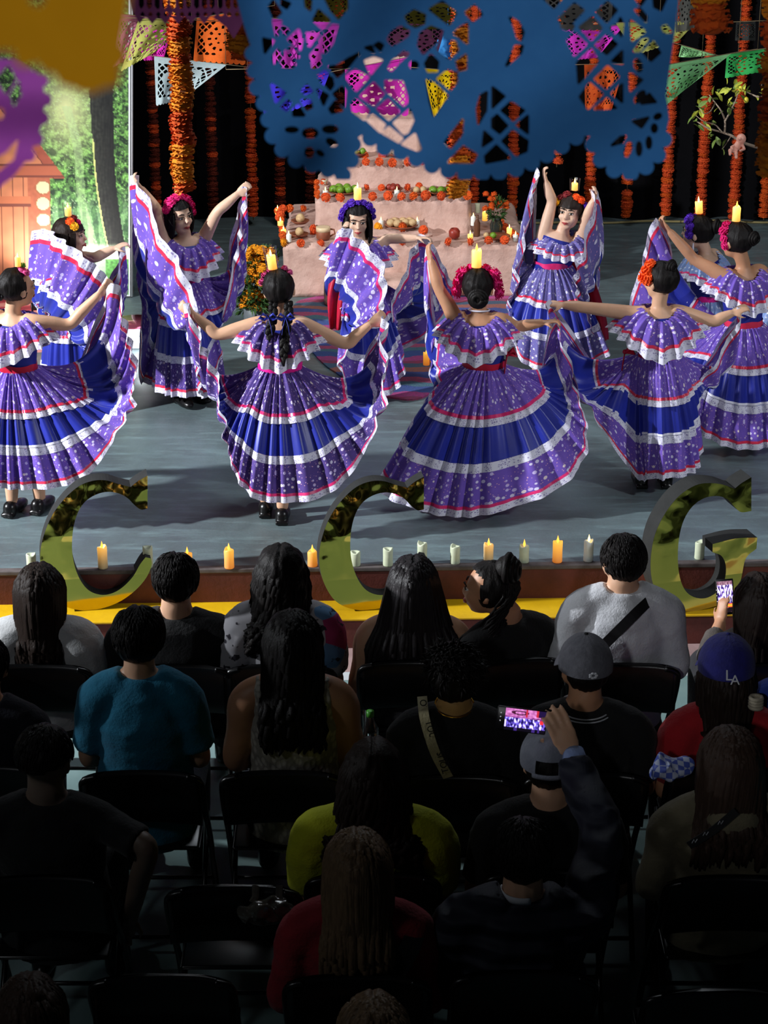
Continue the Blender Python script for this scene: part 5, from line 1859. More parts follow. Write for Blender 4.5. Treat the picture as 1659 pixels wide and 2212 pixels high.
DANCERS = [
    dict(label='girl dancer at the far left seen from behind, pink hair flower and blue headband', Y=10.5, face=20, hface=50, head=(36, 622), neck=(28, 674), waist=(35, 790), elL=(-70, 700), haL=(-165, 690), elR=(150, 700), haR=(228, 622, .02),
         hem=[(0, 60, 1058, -.35), (20, 130, 1052, -.33), (40, 190, 1026, -.3), (60, 240, 960, -.22), (80, 284, 870, -.1), (95, 290, 780, -.05), (105, 272, 690, -.02), (113, 236, 616, 0), (150, 150, 850, .3), (180, 40, 985, .35), (220, -60, 900, .3), (250, -160, 690, 0), (265, -190, 800, -.1), (285, -170, 930, -.2), (310, -110, 1020, -.3), (340, -20, 1052, -.35)],
         rib=M_coral, sash=M_red, satin=True, hair='pulled', style='bun', bun=(-.02, -.09, -.02), bunr=.03, feet=((at(28, 1108, 10.46).x, 10.46), (at(88, 1108, 10.5).x, 10.5)),
         crown=[('pink', .026, -.095, -.02, .03), ('pink', .024, .03, .02, .10), ('green', .018, .035, .025, .125), ('pink', .022, .055, .03, .09)], candle=(.03, .02, .05, .016, M_hot, M_flame, None, 0, 'small lit candle on the head of the far left dancer'), facing=True, skin=M_skin),
    dict(label='girl dancer with a bob and yellow flowers before the forest banner', Y=12.2, face=100, hface=98, head=(150, 508), neck=(146, 552), waist=(150, 640), elL=(110, 560, .05), haL=(84, 515, .05), elR=(205, 556, -.1), haR=(262, 530, -.06), s=.98,
         hem=[(250, 76, 500, .0), (275, 128, 512, -.22), (300, 190, 560, -.32), (325, 238, 612, -.3), (350, 228, 720, -.3), (15, 200, 775, -.28), (45, 222, 735, -.2), (75, 240, 640, -.12), (105, 266, 528, -.06), (140, 220, 650, .25), (180, 150, 760, .3), (215, 100, 720, .3), (235, 88, 600, .15)],
         rib=M_coral, sash=M_red, under=True, hair='bangs', style='bob', hairm=M_hairb, crown=[('yellow', .032, -.05, .0, .09), ('crimson', .03, -.01, .03, .10), ('orange', .028, .04, .02, .095), ('yellow', .028, .055, .05, .07), ('magenta', .02, .0, .06, .085)],
         candle=(.0, .02, .05, .02, M_hot, M_flame, (.034, .085), 0, 'lit candle in a clear cup on the head of the dancer by the banner'), earring=1, skin=M_skin3),
    dict(label='girl dancer with magenta flower crown and both arms spread high at left', Y=12.35, face=150, hface=140, head=(384, 466), neck=(398, 508), waist=(400, 600), elL=(340, 455), haL=(294, 392, 0), elR=(470, 458), haR=(526, 408, 0), roll=-.12,
         hem=[(250, 288, 378, 0), (272, 350, 500, -.26), (298, 398, 592, -.36), (322, 432, 680, -.38), (350, 428, 800, -.34), (8, 440, 862, -.3), (35, 472, 800, -.2), (60, 476, 700, -.14), (80, 498, 590, -.08), (95, 518, 480, -.04), (105, 532, 402, 0), (118, 500, 500, .12), (140, 460, 740, .25), (170, 400, 850, .28), (190, 350, 858, .3), (205, 302, 820, .25), (220, 304, 650, .2), (235, 296, 495, .12)],
         rib=M_coral, hair='full', style='bob', under=True, crown=arc('magenta', 7, .034, -95, 60), candle=(-.02, .025, .05, .02, M_hot, M_flame, None, 0, 'lit candle above the magenta crown with arms spread at left'), flo=M_flo, skin=M_skin3, feet=((at(392, 872, 12.3).x, 12.3), (at(430, 860, 12.35).x, 12.4))),
    dict(label='girl dancer with two braids and blue ribbons seen from behind', Y=10.4, face=0, head=(603, 626), neck=(603, 684), waist=(605, 790), elL=(470, 722), haL=(402, 668, .02), elR=(748, 742), haR=(815, 688, .02), roll=-.1,
         hem=[(0, 612, 1086, -.37), (22, 688, 1076, -.35), (45, 748, 1036, -.3), (66, 800, 950, -.22), (84, 830, 840, -.12), (98, 830, 755, -.05), (112, 824, 686, 0), (150, 760, 870, .3), (172, 700, 1010, .36), (190, 560, 1000, .38), (228, 470, 860, .3), (250, 396, 660, 0), (262, 438, 735, -.05), (275, 466, 810, -.1), (290, 482, 890, -.2), (310, 496, 990, -.28), (328, 522, 1050, -.33), (345, 558, 1080, -.37)],
         flo=M_flod, rib=M_pink, sash=M_mag, hair='full', style='braids', facing=False, crown=[('pink', .022, -.085, .0, .05), ('pink', .022, -.07, .02, .08), ('pink', .02, -.04, .03, .10), ('pink', .022, .04, .02, .105), ('pink', .02, .065, .01, .085)],
         candle=(-.02, .01, .075, .024, M_hot, M_flame, (.036, .125), -.12, 'lit candle in a tall clear cup on the head of the braided dancer'), feet=((at(572, 1112, 10.36).x, 10.46), (at(610, 1125, 10.36).x, 10.36))),
    dict(label='girl dancer with violet flower crown facing front before the altar', Y=12.6, face=180, hface=176, pitch=-.25, head=(772, 470), neck=(776, 514), waist=(782, 606), elL=(728, 558, -.08), haL=(742, 492, -.2), elR=(838, 516), haR=(918, 514, -.05),
         hem=[(0, 800, 850, -.3), (25, 850, 848, -.3), (48, 868, 790, -.22), (66, 846, 700, -.16), (80, 850, 640, -.14), (94, 880, 570, -.1), (105, 914, 508, -.04), (117, 958, 575, .02), (130, 978, 650, .06), (150, 900, 740, .28), (180, 790, 780, .35), (215, 740, 720, .3), (238, 728, 600, .05), (250, 738, 492, -.22), (258, 780, 522, -.3), (268, 824, 570, -.36), (284, 832, 650, -.38), (300, 790, 715, -.38), (318, 735, 780, -.34), (340, 752, 838, -.32)],
         rib=M_pink, flo=M_flo, hair='loose', style='loose', crown=arc('violet', 9, .027, -90, 90), candle=(0, .02, .075, .024, M_hot, M_flame, None, 0, 'thick lit candle above the violet crown of the front facing dancer'), skin=M_skin3,
         shawl=[(745, 570, -.08), (735, 600, -.1), (728, 650, -.12), (727, 712, -.12)]),
    dict(label='girl dancer with big magenta hair petals and low bun seen from behind', Y=10.7, face=8, head=(1032, 622), neck=(1035, 674), waist=(1045, 785), elL=(948, 622, .05), haL=(926, 545, .1), elR=(1115, 706), haR=(1192, 694, -.02),
         hem=[(0, 1010, 1118, -.36), (20, 1100, 1100, -.36), (42, 1198, 1060, -.32), (60, 1258, 1000, -.22), (74, 1268, 925, -.12), (88, 1240, 830, -.06), (100, 1196, 688, -.02), (118, 1168, 800, .1), (145, 1150, 900, .28), (180, 1050, 980, .38), (215, 960, 880, .34), (238, 924, 536, .12), (252, 942, 720, .16), (264, 934, 860, .1), (276, 868, 962, 0), (290, 824, 1046, -.12), (308, 842, 1078, -.22), (328, 905, 1102, -.3), (345, 958, 1116, -.34)],
         rib=M_pink, sash=M_red, hair='pulled', style='bun', bun=(.012, -.095, -.03), bunr=.046, necklace=True, facing=False, bow=(1096, 765, -.06), crown=[('magenta', .045, -.10, .02, .02), ('magenta', .045, -.085, .02, .07), ('magenta', .04, -.11, .01, -.025), ('magenta', .045, .10, .02, .02), ('magenta', .045, .085, .02, .07), ('magenta', .04, .112, .01, -.025), ('magenta', .035, -.04, .04, .095), ('magenta', .035, .04, .04, .095)],
         candle=(-.01, .008, .095, .027, M_hot, M_amber, None, 0, 'tall yellow lit candle between big magenta petals'), cfy=.01, skin=M_skin2, L=.86, drop=.6),
    dict(label='girl dancer with orange and yellow flowers and arm raised beside the altar', Y=12.5, face=180, hface=205, head=(1234, 456), neck=(1216, 500), waist=(1194, 570), elL=(1192, 436), haL=(1176, 378, 0), elR=(1268, 470, -.06), haR=(1286, 420, -.1), roll=.1,
         hem=[(0, 1218, 800, -.34), (25, 1276, 790, -.3), (45, 1312, 758, -.22), (62, 1268, 700, -.26), (80, 1240, 610, -.3), (94, 1264, 520, -.24), (105, 1290, 408, -.1), (118, 1290, 560, .06), (140, 1280, 690, .25), (180, 1210, 760, .35), (220, 1150, 640, .3), (255, 1168, 368, 0), (268, 1142, 480, -.05), (280, 1118, 590, -.1), (295, 1098, 680, -.18), (318, 1122, 775, -.28), (340, 1170, 800, -.34)],
         flo=M_flob, rib=M_coral, sash=M_pink, yoke=dict(sx=.20, sy=.14, dback=.15, dside=.09), hair='bangs', hairm=M_hairb, skin=M_skin3, crown=[('violet', .026, -.09, .0, .05), ('orange', .028, -.06, .02, .085), ('orange', .026, -.03, .03, .10), ('crimson', .03, .035, .02, .10), ('crimson', .028, .07, .02, .075), ('yellow', .03, .085, .03, .045)],
         candle=(-.005, .03, .045, .02, M_hot, M_flame, (.034, .075), 0, 'lit candle in a low clear cup above orange flowers'), shawl=[(1250, 560, .0), (1268, 620, -.02), (1290, 690, -.05), (1302, 735, -.06)]),
    dict(label='girl dancer with one large orange hair flower seen from behind', Y=10.9, face=-4, hface=-42, head=(1428, 606), neck=(1424, 660), waist=(1424, 764), elL=(1262, 664), haL=(1198, 656, .02), elR=(1542, 694), haR=(1600, 668, .02),
         hem=[(0, 1440, 1034, -.25), (25, 1482, 1026, -.22), (50, 1505, 1004, -.16), (70, 1502, 940, -.06), (85, 1500, 850, -.02), (100, 1560, 760, .0), (114, 1604, 664, .02), (150, 1500, 820, .3), (180, 1420, 930, .34), (220, 1330, 850, .3), (245, 1188, 650, .02), (255, 1214, 745, -.04), (265, 1262, 860, -.08), (276, 1325, 966, -.1), (286, 1382, 1036, -.12), (300, 1402, 1032, -.14), (320, 1408, 1032, -.18), (340, 1420, 1036, -.24)],
         rib=M_coral, sash=M_red, satin=True, hair='pulled', style='bun', bun=(.0, -.06, .09), bunr=.034, crown=[('orange', .042, -.06, .05, .06), ('orange', .04, -.08, .03, .02), ('orange', .044, -.07, .06, .02), ('orange', .036, -.05, .04, .09)], bow=(1350, 760, 0), yoke=dict(sx=.27, dback=.27), skin=M_skin, flo=M_flo, nf=20),
    dict(label='girl dancer in pale blue collar with violet crown and bun at far right', Y=12.75, face=-50, hface=-62, head=(1508, 502), neck=(1522, 546), waist=(1528, 640), elL=(1470, 600), haL=(1440, 640, -.05), elR=(1580, 610), haR=(1596, 660), s=1.0,
         hem=[(0, 1525, 800, -.3), (40, 1580, 795, -.25), (75, 1620, 740, -.1), (105, 1600, 655, 0), (140, 1570, 730, .15), (180, 1525, 760, .2), (220, 1470, 740, .25), (255, 1432, 640, -.05), (285, 1450, 720, -.15), (320, 1480, 790, -.26)],
         flo=M_floc, rib=M_pink, sash=M_mag, hair='pulled', style='bun', bun=(.01, -.11, .05), bunr=.04, earring=-1, crown=[('violet', .034, -.045, .05, .085), ('violet', .032, -.07, .03, .05), ('violet', .032, .0, .06, .09), ('violet', .03, .05, .05, .075), ('violet', .03, -.08, .03, .0)], candle=(-.0, .02, .075, .024, M_hot, M_flame, None, -.1, 'lit candle above the violet crown at far right'), skin=M_skin3, facing=True),
    dict(label='girl dancer with magenta crown and high bun at the right edge', Y=11.6, face=-18, hface=-40, head=(1592, 520), neck=(1605, 576), waist=(1606, 696), elL=(1500, 560), haL=(1434, 486, 0), elR=(1680, 660), haR=(1730, 700),
         hem=[(0, 1620, 972, -.3), (30, 1690, 960, -.3), (60, 1750, 920, -.2), (95, 1770, 820, 0), (112, 1734, 700, 0), (150, 1680, 800, .3), (180, 1620, 860, .35), (225, 1500, 720, .25), (245, 1424, 476, 0), (255, 1388, 560, .02), (266, 1362, 690, .02), (277, 1398, 800, -.05), (290, 1480, 880, -.15), (310, 1504, 930, -.22), (335, 1560, 962, -.28)],
         rib=M_coral, sash=M_coral, satin=True, hair='pulled', style='bun', bun=(.02, -.10, .03), bunr=.036, crown=[('magenta', .036, -.06, .05, .06), ('magenta', .034, -.07, .03, .02), ('magenta', .034, -.03, .06, .085), ('magenta', .03, -.075, .02, -.02)], candle=(-.02, .015, .085, .024, M_hot, M_amber, None, 0, 'tall lit candle above the magenta crown at the right edge'), skin=M_skin2, facing=True),
    dict(label='dancer in pale blue lace cut by the right edge of the picture', Y=12.3, face=-20, head=(1690, 600), neck=(1690, 650), waist=(1690, 750), elL=(1640, 720), haL=(1650, 780, -.1), elR=(1740, 720), haR=(1740, 780),
         hem=[(0, 1690, 930, -.3), (60, 1740, 925, -.2), (120, 1740, 900, .2), (180, 1690, 900, .3), (240, 1650, 900, .2), (300, 1646, 925, -.2)], flo=M_floc, rib=M_pink, hair='pulled', style='bun', facing=False, skin=M_skin3),
]
for d in DANCERS:
    dancer(d)

# ================================================================== THE AUDIENCE
def text(name, s, M, size, mat, parent, ext=.0006):
    cu = bpy.data.curves.new(name, 'FONT')
    cu.body = s
    cu.size = size
    cu.extrude = ext
    cu.align_x = 'CENTER'
    cu.align_y = 'CENTER'
    cu.resolution_u = 4
    tmp = bpy.data.objects.new('tmp', cu)
    COL.objects.link(tmp)
    me = bpy.data.meshes.new_from_object(tmp.evaluated_get(bpy.context.evaluated_depsgraph_get()))
    bpy.data.objects.remove(tmp)
    me.materials.clear()
    me.materials.append(mat)
    me.transform(Matrix.Translation(-WL[parent.name]) @ M)
    o = bpy.data.objects.new(name, me)
    COL.objects.link(o)
    o.parent = parent
    WL[o.name] = WL[parent.name].copy()
    return o


def back_matrix(p, up, n):
    """text plane at p facing n, its upright along up"""
    n = Vector(n).normalized()
    u = (Vector(up) - n * Vector(up).dot(n)).normalized()
    x = u.cross(n)
    return Matrix.Translation(p) @ Matrix((x, u, n)).transposed().to_4x4()


M_chair = pm('black_chair_enamel', (16, 16, 17), .28, (11, 11, 12), 9, spec=.5)
M_chairf = pm('black_chair_tube', (14, 14, 15), .3, spec=.5)
_ch = []


def make_chair(x, y, label, rz=0):
    if not _ch:
        t = thing('folding_chair', (0, 0, 0), label, 'chair', 'black folding chairs of the audience')
        m = MB()
        rows = [[Vector((u * .222, -.035 + .05 * (1 - u * u) * .5 + (z - .69) * -.12 + dy, z + (.018 * (1 - abs(u) ** 6) if z > .75 else 0))) for u in np.linspace(-1, 1, 21)] for z, dy in ((.575, 0), (.585, -.008), (.68, -.009), (.775, -.008), (.79, 0))]
        back = [[p + Vector((0, .016, 0)) for p in r] for r in rows]
        m.grid([a + b[::-1] for a, b in zip(rows, back)], True, 0, None, True)
        m.build('backrest', M_chair, t)
        m = MB(); m.box((-.20, .03, .432), (.20, .40, .45), 0, None, .012); m.build('seat', M_chair, t)
        for sg in (-1, 1):
            m = MB()
            m.tube([Vector(p) for p in cat([(sg * .225, .42, 0.004), (sg * .225, .23, .36), (sg * .226, .05, .60), (sg * .226, -.03, .745), (sg * .212, -.045, .785), (sg * .17, -.048, .80)], 26)], [.0125] * 26, 8)
            m.build('frame_tube', M_chairf, t)
            m = MB(); m.tube([(sg * .205, -.06, .004), (sg * .205, .12, .22), (sg * .205, .34, .43)], [.011] * 3, 8)
            m.build('rear_leg', M_chairf, t)
        m = MB(); m.tube([(-.225, .36, .11), (.225, .36, .11)], [.009] * 2, 8); m.build('front_crossbar', M_chairf, t)
        m = MB(); m.tube([(-.205, -.005, .07), (.205, -.005, .07)], [.009] * 2, 8); m.build('rear_crossbar', M_chairf, t)
        _ch.append(t)
    else:
        s0 = _ch[0]
        t = s0.copy()
        COL.objects.link(t)
        for c in list(s0.children):
            q = c.copy()
            COL.objects.link(q)
            q.parent = t
        _ch.append(t)
    t['label'] = label
    t.location = (x, y, 0)
    t.rotation_euler = (0, 0, rz)
    return t


def cloth(name, c, c2=None, sc=10, bump=.006, bs=90):
    return pm(name, c, .85, c2 or tuple(v * .85 for v in c), sc, bump, bs, sheen=.1)


def locks(m, hc, M, s, ln, spread, n, wave=0, seed=0, r=.013, az0=62, back=.03, short=.75):
    rnd = random.Random(seed)
    for i in range(n):
        az = R(rnd.uniform(az0, 360 - az0))
        dx, dy = math.sin(az), math.cos(az)
        el = rnd.uniform(.15, 1.0)
        k = math.sin(math.acos(min(1, el)))
        p0 = hc + M @ (Vector((dx * .082 * k, dy * .098 * k - .008, .094 * el + .02)) * s)
        p1 = hc + M @ (Vector((dx * .093, dy * .108 - .008, .005)) * s)
        L = ln * rnd.uniform(short, 1)
        sx = dx * spread * rnd.uniform(.75, 1.1)
        p2 = Vector((hc.x + dx * .09 * s * .5 + sx * .5, hc.y + dy * .07 - .05 - back * .5, hc.z - .16))
        p3 = Vector((hc.x + sx, hc.y - .085 - back + .03 * dy + rnd.uniform(-.02, .012), hc.z - L * .75))
        p4 = Vector((hc.x + sx * rnd.uniform(.85, 1.1), hc.y - .075 - back + rnd.uniform(-.02, .02), hc.z - L))
        pts = [p0, p1, p2, p3, p4] if L > .22 else [p0, p1, p1.lerp(p2, .5), p2]
        k_ = 13 if wave else 9
        C = [Vector(q) for q in cat(pts, k_)]
        if wave:
            ph = rnd.random() * 6
            for j in range(3, k_):
                C[j] += Vector((math.sin(j * 1.7 + ph), .7 * math.cos(j * 1.7 + ph), 0)) * wave * (.4 + j / k_)
        m.tube(C, [(r * (.7 if j == 0 else 1 if j < k_ - 3 else (k_ - j) * .3) * rnd.uniform(.85, 1.1), r * .6) for j in range(k_)], 5)


def baseball_cap(root, hc, M, s, mat, back=False, mat2=None):
    m = MB()
    rows = []
    for j in range(13):
        t = .5 * math.pi * j / 12 * 1.10
        rows.append([hc + M @ (Vector((math.sin(t) * math.sin(a) * .092, math.sin(t) * math.cos(a) * .110 - .006, math.cos(t) * .105 + .028)) * s * (1 + .006 * math.cos(6 * a) ** 8)) for a in [2 * math.pi * i / 48 for i in range(48)]])
    fs = []
    for j in range(12):
        for i in range(48):
            a = 2 * math.pi * (i + .5) / 48
            if back and j > 8 and abs(((a - math.pi + math.pi) % (2 * math.pi)) - math.pi) < .45 - .12 * (j == 9):
                continue
            fs.append([j * 48 + i, (j + 1) * 48 + i, (j + 1) * 48 + (i + 1) % 48, j * 48 + (i + 1) % 48])
    m.add([p for r in rows for p in r], fs)
    m.build('cap_crown', mat, root)
    m = MB(); m.ell(hc + M @ Vector((0, -.006 * s, .135 * s)), (.008, .008, .005)); m.build('cap_button', mat2 or mat, root)
    m = MB()
    R_ = []
    for k in range(5):
        e = .108 + .017 * k
        R_.append([hc + M @ (Vector((math.sin(a) * (.088 + .002 * k), math.cos(a) * e + (.0 if k == 0 else .012 * k * math.cos(a)), .004 - .014 * (k / 4) - .02 * abs(math.sin(a)) * k / 4)) * s) for a in np.linspace(-1.0, 1.0, 17)])
    U = [[p + M @ Vector((0, 0, .004)) for p in r] for r in R_]
    m.grid([a + b[::-1] for a, b in zip(R_, U)], True, 0, None, True)
    m.build('cap_brim', mat, root)
    if back:
        m = MB(); m.tube([hc + M @ (Vector((math.sin(a) * .092, math.cos(a) * .110 - .006, .008)) * s) for a in np.linspace(math.pi - .5, math.pi + .5, 9)], [(.003, .010)] * 9, 6); m.build('cap_strap', mat, root)


def seated(d):
    Y = d['chair']
    Yh = Y + d.get('hy', .16)
    s = d.get('s', 1.08)
    hc = at(d['head'][0], d['head'][1], Yh)
    yaw, hyaw = R(d.get('yaw', 0)), R(d.get('hyaw', d.get('yaw', 0)))
    fwd = Vector((math.sin(yaw), math.cos(yaw), 0))
    side = Vector((math.cos(yaw), -math.sin(yaw), 0))
    HM = frame(Vector((math.sin(hyaw), math.cos(hyaw), d.get('pitch', -.08))), Vector((d.get('roll', 0), 0, 1)))
    nb = hc + Vector((d.get('nx', 0), -.03, -.128 * s / 1.08))
    nb.z += d.get('nz', 0)
    hip = Vector((nb.x + d.get('hx', 0), Y + .19, .52))
    sw, g = d.get('sw', .185), d.get('girth', 1.0)
    t = thing('person', (hip.x, Y + .2, 0), d['label'], 'person', 'seated audience')
    if d.get('chairlabel', 1):
        make_chair(d.get('cx', hip.x), Y, d.get('chairlabel'), -yaw * .5)
    # ---- body
    def W(q): return at(q[0], q[1], q[2])
    arms = []
    for k, sg in (('L', -1), ('R', 1)):
        sh = nb + side * (sw - .02) * sg + Vector((0, 0, -.10))
        if 'el' + k in d:
            el, ha = W(d['el' + k]), W(d['ha' + k])
        else:
            el = sh + side * .055 * sg + fwd * .03 + Vector((0, 0, -.27))
            ha = Vector((hip.x, hip.y, 0)) + side * .10 * sg + fwd * .24 + Vector((0, 0, .64))
        arms.append((sg, sh, el, ha))
    up = nb - hip
    torso = [hip - Vector((0, 0, .06)), hip + up * .15, hip + up * .4, hip + up * .68, hip + up * .9, nb + Vector((0, 0, -.015))]
    tr = [(.16 * g, .12 * g), (.16 * g, .115 * g), (.148 * g, .105 * g), (.16 * g, .11 * g), (sw * .74, .082), (.072, .062)]
    m = MB()
    head(m, hc, HM, s)
    m.tube([nb + Vector((0, 0, -.06)), nb + Vector((0, .005, .03)), hc - HM @ Vector((0, .012, .03))], [.058, d.get('nk', .06), .058], 12)
    m.tube(torso, tr, 16, side)
    legs = []
    th = d.get('thigh', .40)
    for sg in (-1, 1):
        hp = hip + side * .09 * sg + Vector((0, 0, -.01))
        kn = hp + fwd * th + side * .05 * sg + Vector((0, 0, .0))
        an = Vector((kn.x, kn.y + .02, .085))
        legs.append((hp, kn, an))
        limb(m, [hp, hp.lerp(kn, .5), kn, kn.lerp(an, .35), an], [.085, .075, .058, .052, .036])
        m.ell(an + fwd * .05 + Vector((0, 0, -.045)), (.042, .115, .038), frame(fwd))
    for sg, sh, el, ha in arms:
        dr = (ha - el).normalized()
        wr = ha - dr * (.06 if 'hand' + ('L' if sg < 0 else 'R') not in d else 0)
        limb(m, [nb + side * .05 * sg + Vector((0, 0, -.03)), sh, sh.lerp(el, .5), el, el.lerp(wr, .4), wr], [.05, .053 * d.get('ag', 1), .047 * d.get('ag', 1), .04 * d.get('ag', 1), .04, .03])
        hk = d.get('hand' + ('L' if sg < 0 else 'R'))
        if hk:
            hand(m, wr, Vector(hk[0]), Vector(hk[1]), hk[2], hk[3], hk[4])
        else:
            hand(m, wr, dr, Vector((-side.x * sg * .3, 0, -1)), 1.0, .6, sg)
    voxel(m, d.get('vox', .0115), 3 if 'vox' in d else 4).build('body', d.get('skin', M_skin2), t)
    if d.get('face'):
        face(t, hc, HM, s)
    # ---- clothes
    if 'top' in d:
        m = MB()
        e = d.get('loose', .014)
        tt = [torso[0] - Vector((0, 0, .05))] + torso[1:5] + [nb + Vector((0, 0, .005))]
        if d.get('sleeve') == 'none':
            tt[-1] = nb + Vector((0, 0, -.085))
            tt[-2] = hip + up * .8
        m.tube(tt, [(a + e, b + e) for a, b in tr[:4]] + ([(sw * .78, .088 + e)] if d.get('sleeve') != 'none' else [(sw * .93, .09 + e)]) + [(d.get('collar', .076), .070)], 20, side)
        sl = d.get('sleeve', 'short')
        if sl != 'none':
            for sg, sh, el, ha in arms:
                mid = sh.lerp(el, .5)
                pf = d.get('puff', 0)
                p0 = nb + side * .05 * sg + Vector((0, 0, -.025))
                if sl == 'short':
                    limb(m, [p0, sh, mid, sh.lerp(el, .82)], [.048 + e, .053 + e + pf, .050 + e + pf, .05 + e])
                else:
                    wr = ha - (ha - el).normalized() * d.get('cuff', .07)
                    limb(m, [p0, sh, mid, el, el.lerp(wr, .5), wr], [.048 + e, .054 + e + pf, .050 + e + pf, .046 + e, .044 + e, .034 + e])
        else:
            for sg in (-1, 1):
                a0 = nb + side * sw * .66 * sg
                limb(m, [a0 + Vector((0, -.04, -.13)), a0 + Vector((0, -.045, -.06)), a0 + Vector((0, .0, -.022)), a0 + Vector((0, .05, -.08))], [.03, .026, .022, .024])
        q = voxel(m, .012, 4)
        wrinkle(q, d.get('wr', .006), 9, d['head'][0], (1, 1, 1.6))
        q.build('top', d['top'], t)
    if 'hood' in d:
        m = MB()
        m.tube([nb + side * .085 * math.cos(b) + fwd * (.07 * math.sin(b) - .02) + Vector((0, 0, .005 - .03 * math.sin(b) * -1)) for b in np.linspace(0, 6.283, 24)], [.035] * 24, 8)
        m.ell(nb + Vector((0, -.09, -.06)), (.10, .05, .08))
        voxel(m, .01, 4).build('hood', d['top'], t)
    m = MB()
    for hp, kn, an in legs:
        limb(m, [hp - fwd * .06, hp.lerp(kn, .5), kn, kn.lerp(an, .4), an + Vector((0, 0, .02))], [.105, .09, .072, .066, .055])
    m.tube([hip - Vector((0, 0, .09)), hip + up * .22], [(.165 * g, .13 * g), (.155 * g, .12 * g)], 16, side)
    q = voxel(m, .014, 4)
    q.build('trousers', d.get('pants', M_dark), t)
    for hp, kn, an in legs:
        m = MB(); m.ell(an + fwd * .055 + Vector((0, 0, -.043)), (.05, .13, .042), frame(fwd)); m.tube([an + Vector((0, 0, -.03)), an + Vector((0, 0, .03))], [.045, .046], 12)
        q = voxel(m, .012, 2)
        for i, p in enumerate(q.v):
            q.v[i].z = max(p.z, .001)
        q.build('shoe', M_shoe, t)
    # ---- hair
    hm = d.get('hairm', M_hair)
    st = d['hair']
    m = None
    if st in ('short', 'long', 'curly', 'bun', 'afro', 'fade'):
        m = hair_cap(hc, HM, s, {'fade': 'fade', 'short': 'short', 'long': 'full', 'curly': 'full', 'bun': 'pulled', 'afro': 'short'}[st], d['head'][0], d.get('grow', 1.04))
        if st == 'long':
            locks(m, hc, HM, s, d['ln'], d.get('spread', .10), d.get('n', 150), d.get('wave', 0), d['head'][0], back=d.get('back', .03), r=d.get('lr', .014))
        if st == 'curly':
            locks(m, hc, HM, s, d['ln'], d.get('spread', .12), d.get('n', 150), .016, d['head'][0], .014, 58)
        if st == 'bun':
            bun(m, hc, HM, d.get('bun', (0, -.06, .12)), d.get('bunr', .05))
            locks(m, hc, HM, s, .2, .05, 30, .008, 3, .006, 120)
        if st in ('short', 'afro', 'fade'):
            rnd = random.Random(d['head'][0])
            af = st == 'afro'
            for i in range(520):
                az, el = R(rnd.uniform(62, 298)), rnd.uniform(.12 if st == 'fade' else (-.35 if rnd.random() < .4 else .1), 1)
                k = math.sqrt(max(0, 1 - el * el))
                dv = Vector((math.sin(az) * k, math.cos(az) * k, el))
                g_ = s * d.get('grow', 1.04)
                p = hc + HM @ (Vector((dv.x * .083, dv.y * .100 - .008, dv.z * .093 + .02)) * g_)
                tg = HM @ (Vector((0, -.35, -1)) - dv * dv.dot(Vector((0, -.35, -1)))).normalized()
                o_ = HM @ dv
                if af:
                    tg = (tg + HM @ Vector((rnd.gauss(0, 1), rnd.gauss(0, 1), rnd.gauss(0, 1)))).normalized()
                m.tube([p - o_ * .003, p + tg * .016 + o_ * (.004 if af else .0005), p + tg * .036 + o_ * (.004 if af else -.003)], [.004, .0045 if af else .0035, .001], 4)
    elif st == 'under_cap':
        m = hair_cap(hc, HM, s, 'short', d['head'][0], 1.0)
        if 'ln' in d:
            locks(m, hc + Vector((0, 0, -.03)), HM, s, d['ln'], d.get('spread', .08), 60, .004, 4, .012, 90)
    if m:
        m.build('hair', hm, t)
    if 'cap' in d:
        baseball_cap(t, hc, HM, s * 1.03, d['cap'], d.get('capback', False), d.get('capbutton'))
    d['_'] = (t, hc, nb, hip, HM, arms, side, fwd)
    return t


def sash_strap(t, pts, w, mat, name='shoulder_strap', th=.004):
    """a flat band lying on the back, from points in the world"""
    P = [Vector(q) for q in cat(pts, 22)]
    m = MB()
    rows = []
    for i, p in enumerate(P):
        d_ = (P[min(i + 1, 21)] - P[max(i - 1, 0)]).normalized()
        x = d_.cross(Vector((0, -1, .25))).normalized()
        n = x.cross(d_).normalized()
        if n.y > 0:
            n = -n
        rows.append([p - x * w, p + x * w, p + x * w + n * th, p - x * w + n * th])
    m.grid(rows, True, 0, None, True)
    return m.build(name, mat, t, smooth=False), P


M_dark = cloth('dark_trousers', (24, 24, 30))
M_denim = cloth('dark_denim', (34, 40, 58))
M_blk = cloth('black_knit', (15, 15, 17))
M_blkt = cloth('black_tee', (18, 18, 20))
M_wht = cloth('white_linen', (232, 232, 230), (206, 208, 210), 6)
M_grey = cloth('pale_grey_jersey', (222, 224, 228), (200, 202, 208), 7)
M_teal = cloth('teal_cotton', (28, 124, 158), (20, 102, 134), 6)
M_red = cloth('red_jersey', (190, 22, 34), (150, 16, 28), 6)
M_redd = cloth('dark_red_jersey', (176, 38, 52), (136, 28, 40), 6)
M_yel = cloth('yellow_jersey', (206, 212, 40), (186, 192, 30), 6)
M_khaki = cloth('khaki_jacket', (120, 112, 88), (92, 86, 68), 8)
M_taupe = cloth('grey_brown_sweater', (92, 84, 78), (70, 64, 60), 8)
M_char = cloth('charcoal_lace_top', (62, 60, 64), (30, 30, 34), 40)
M_capg = cloth('grey_wool', (104, 104, 112), (84, 84, 92), 30)
M_capl = cloth('light_grey_cap_cotton', (142, 146, 160), (118, 122, 136), 12)
M_capb = cloth('royal_blue_cap_cotton', (34, 34, 120), (24, 24, 92), 14)
M_logo = pm('embroidery_white', (206, 208, 214), .6)
M_ink = pm('black_ink', (20, 20, 22), .7)


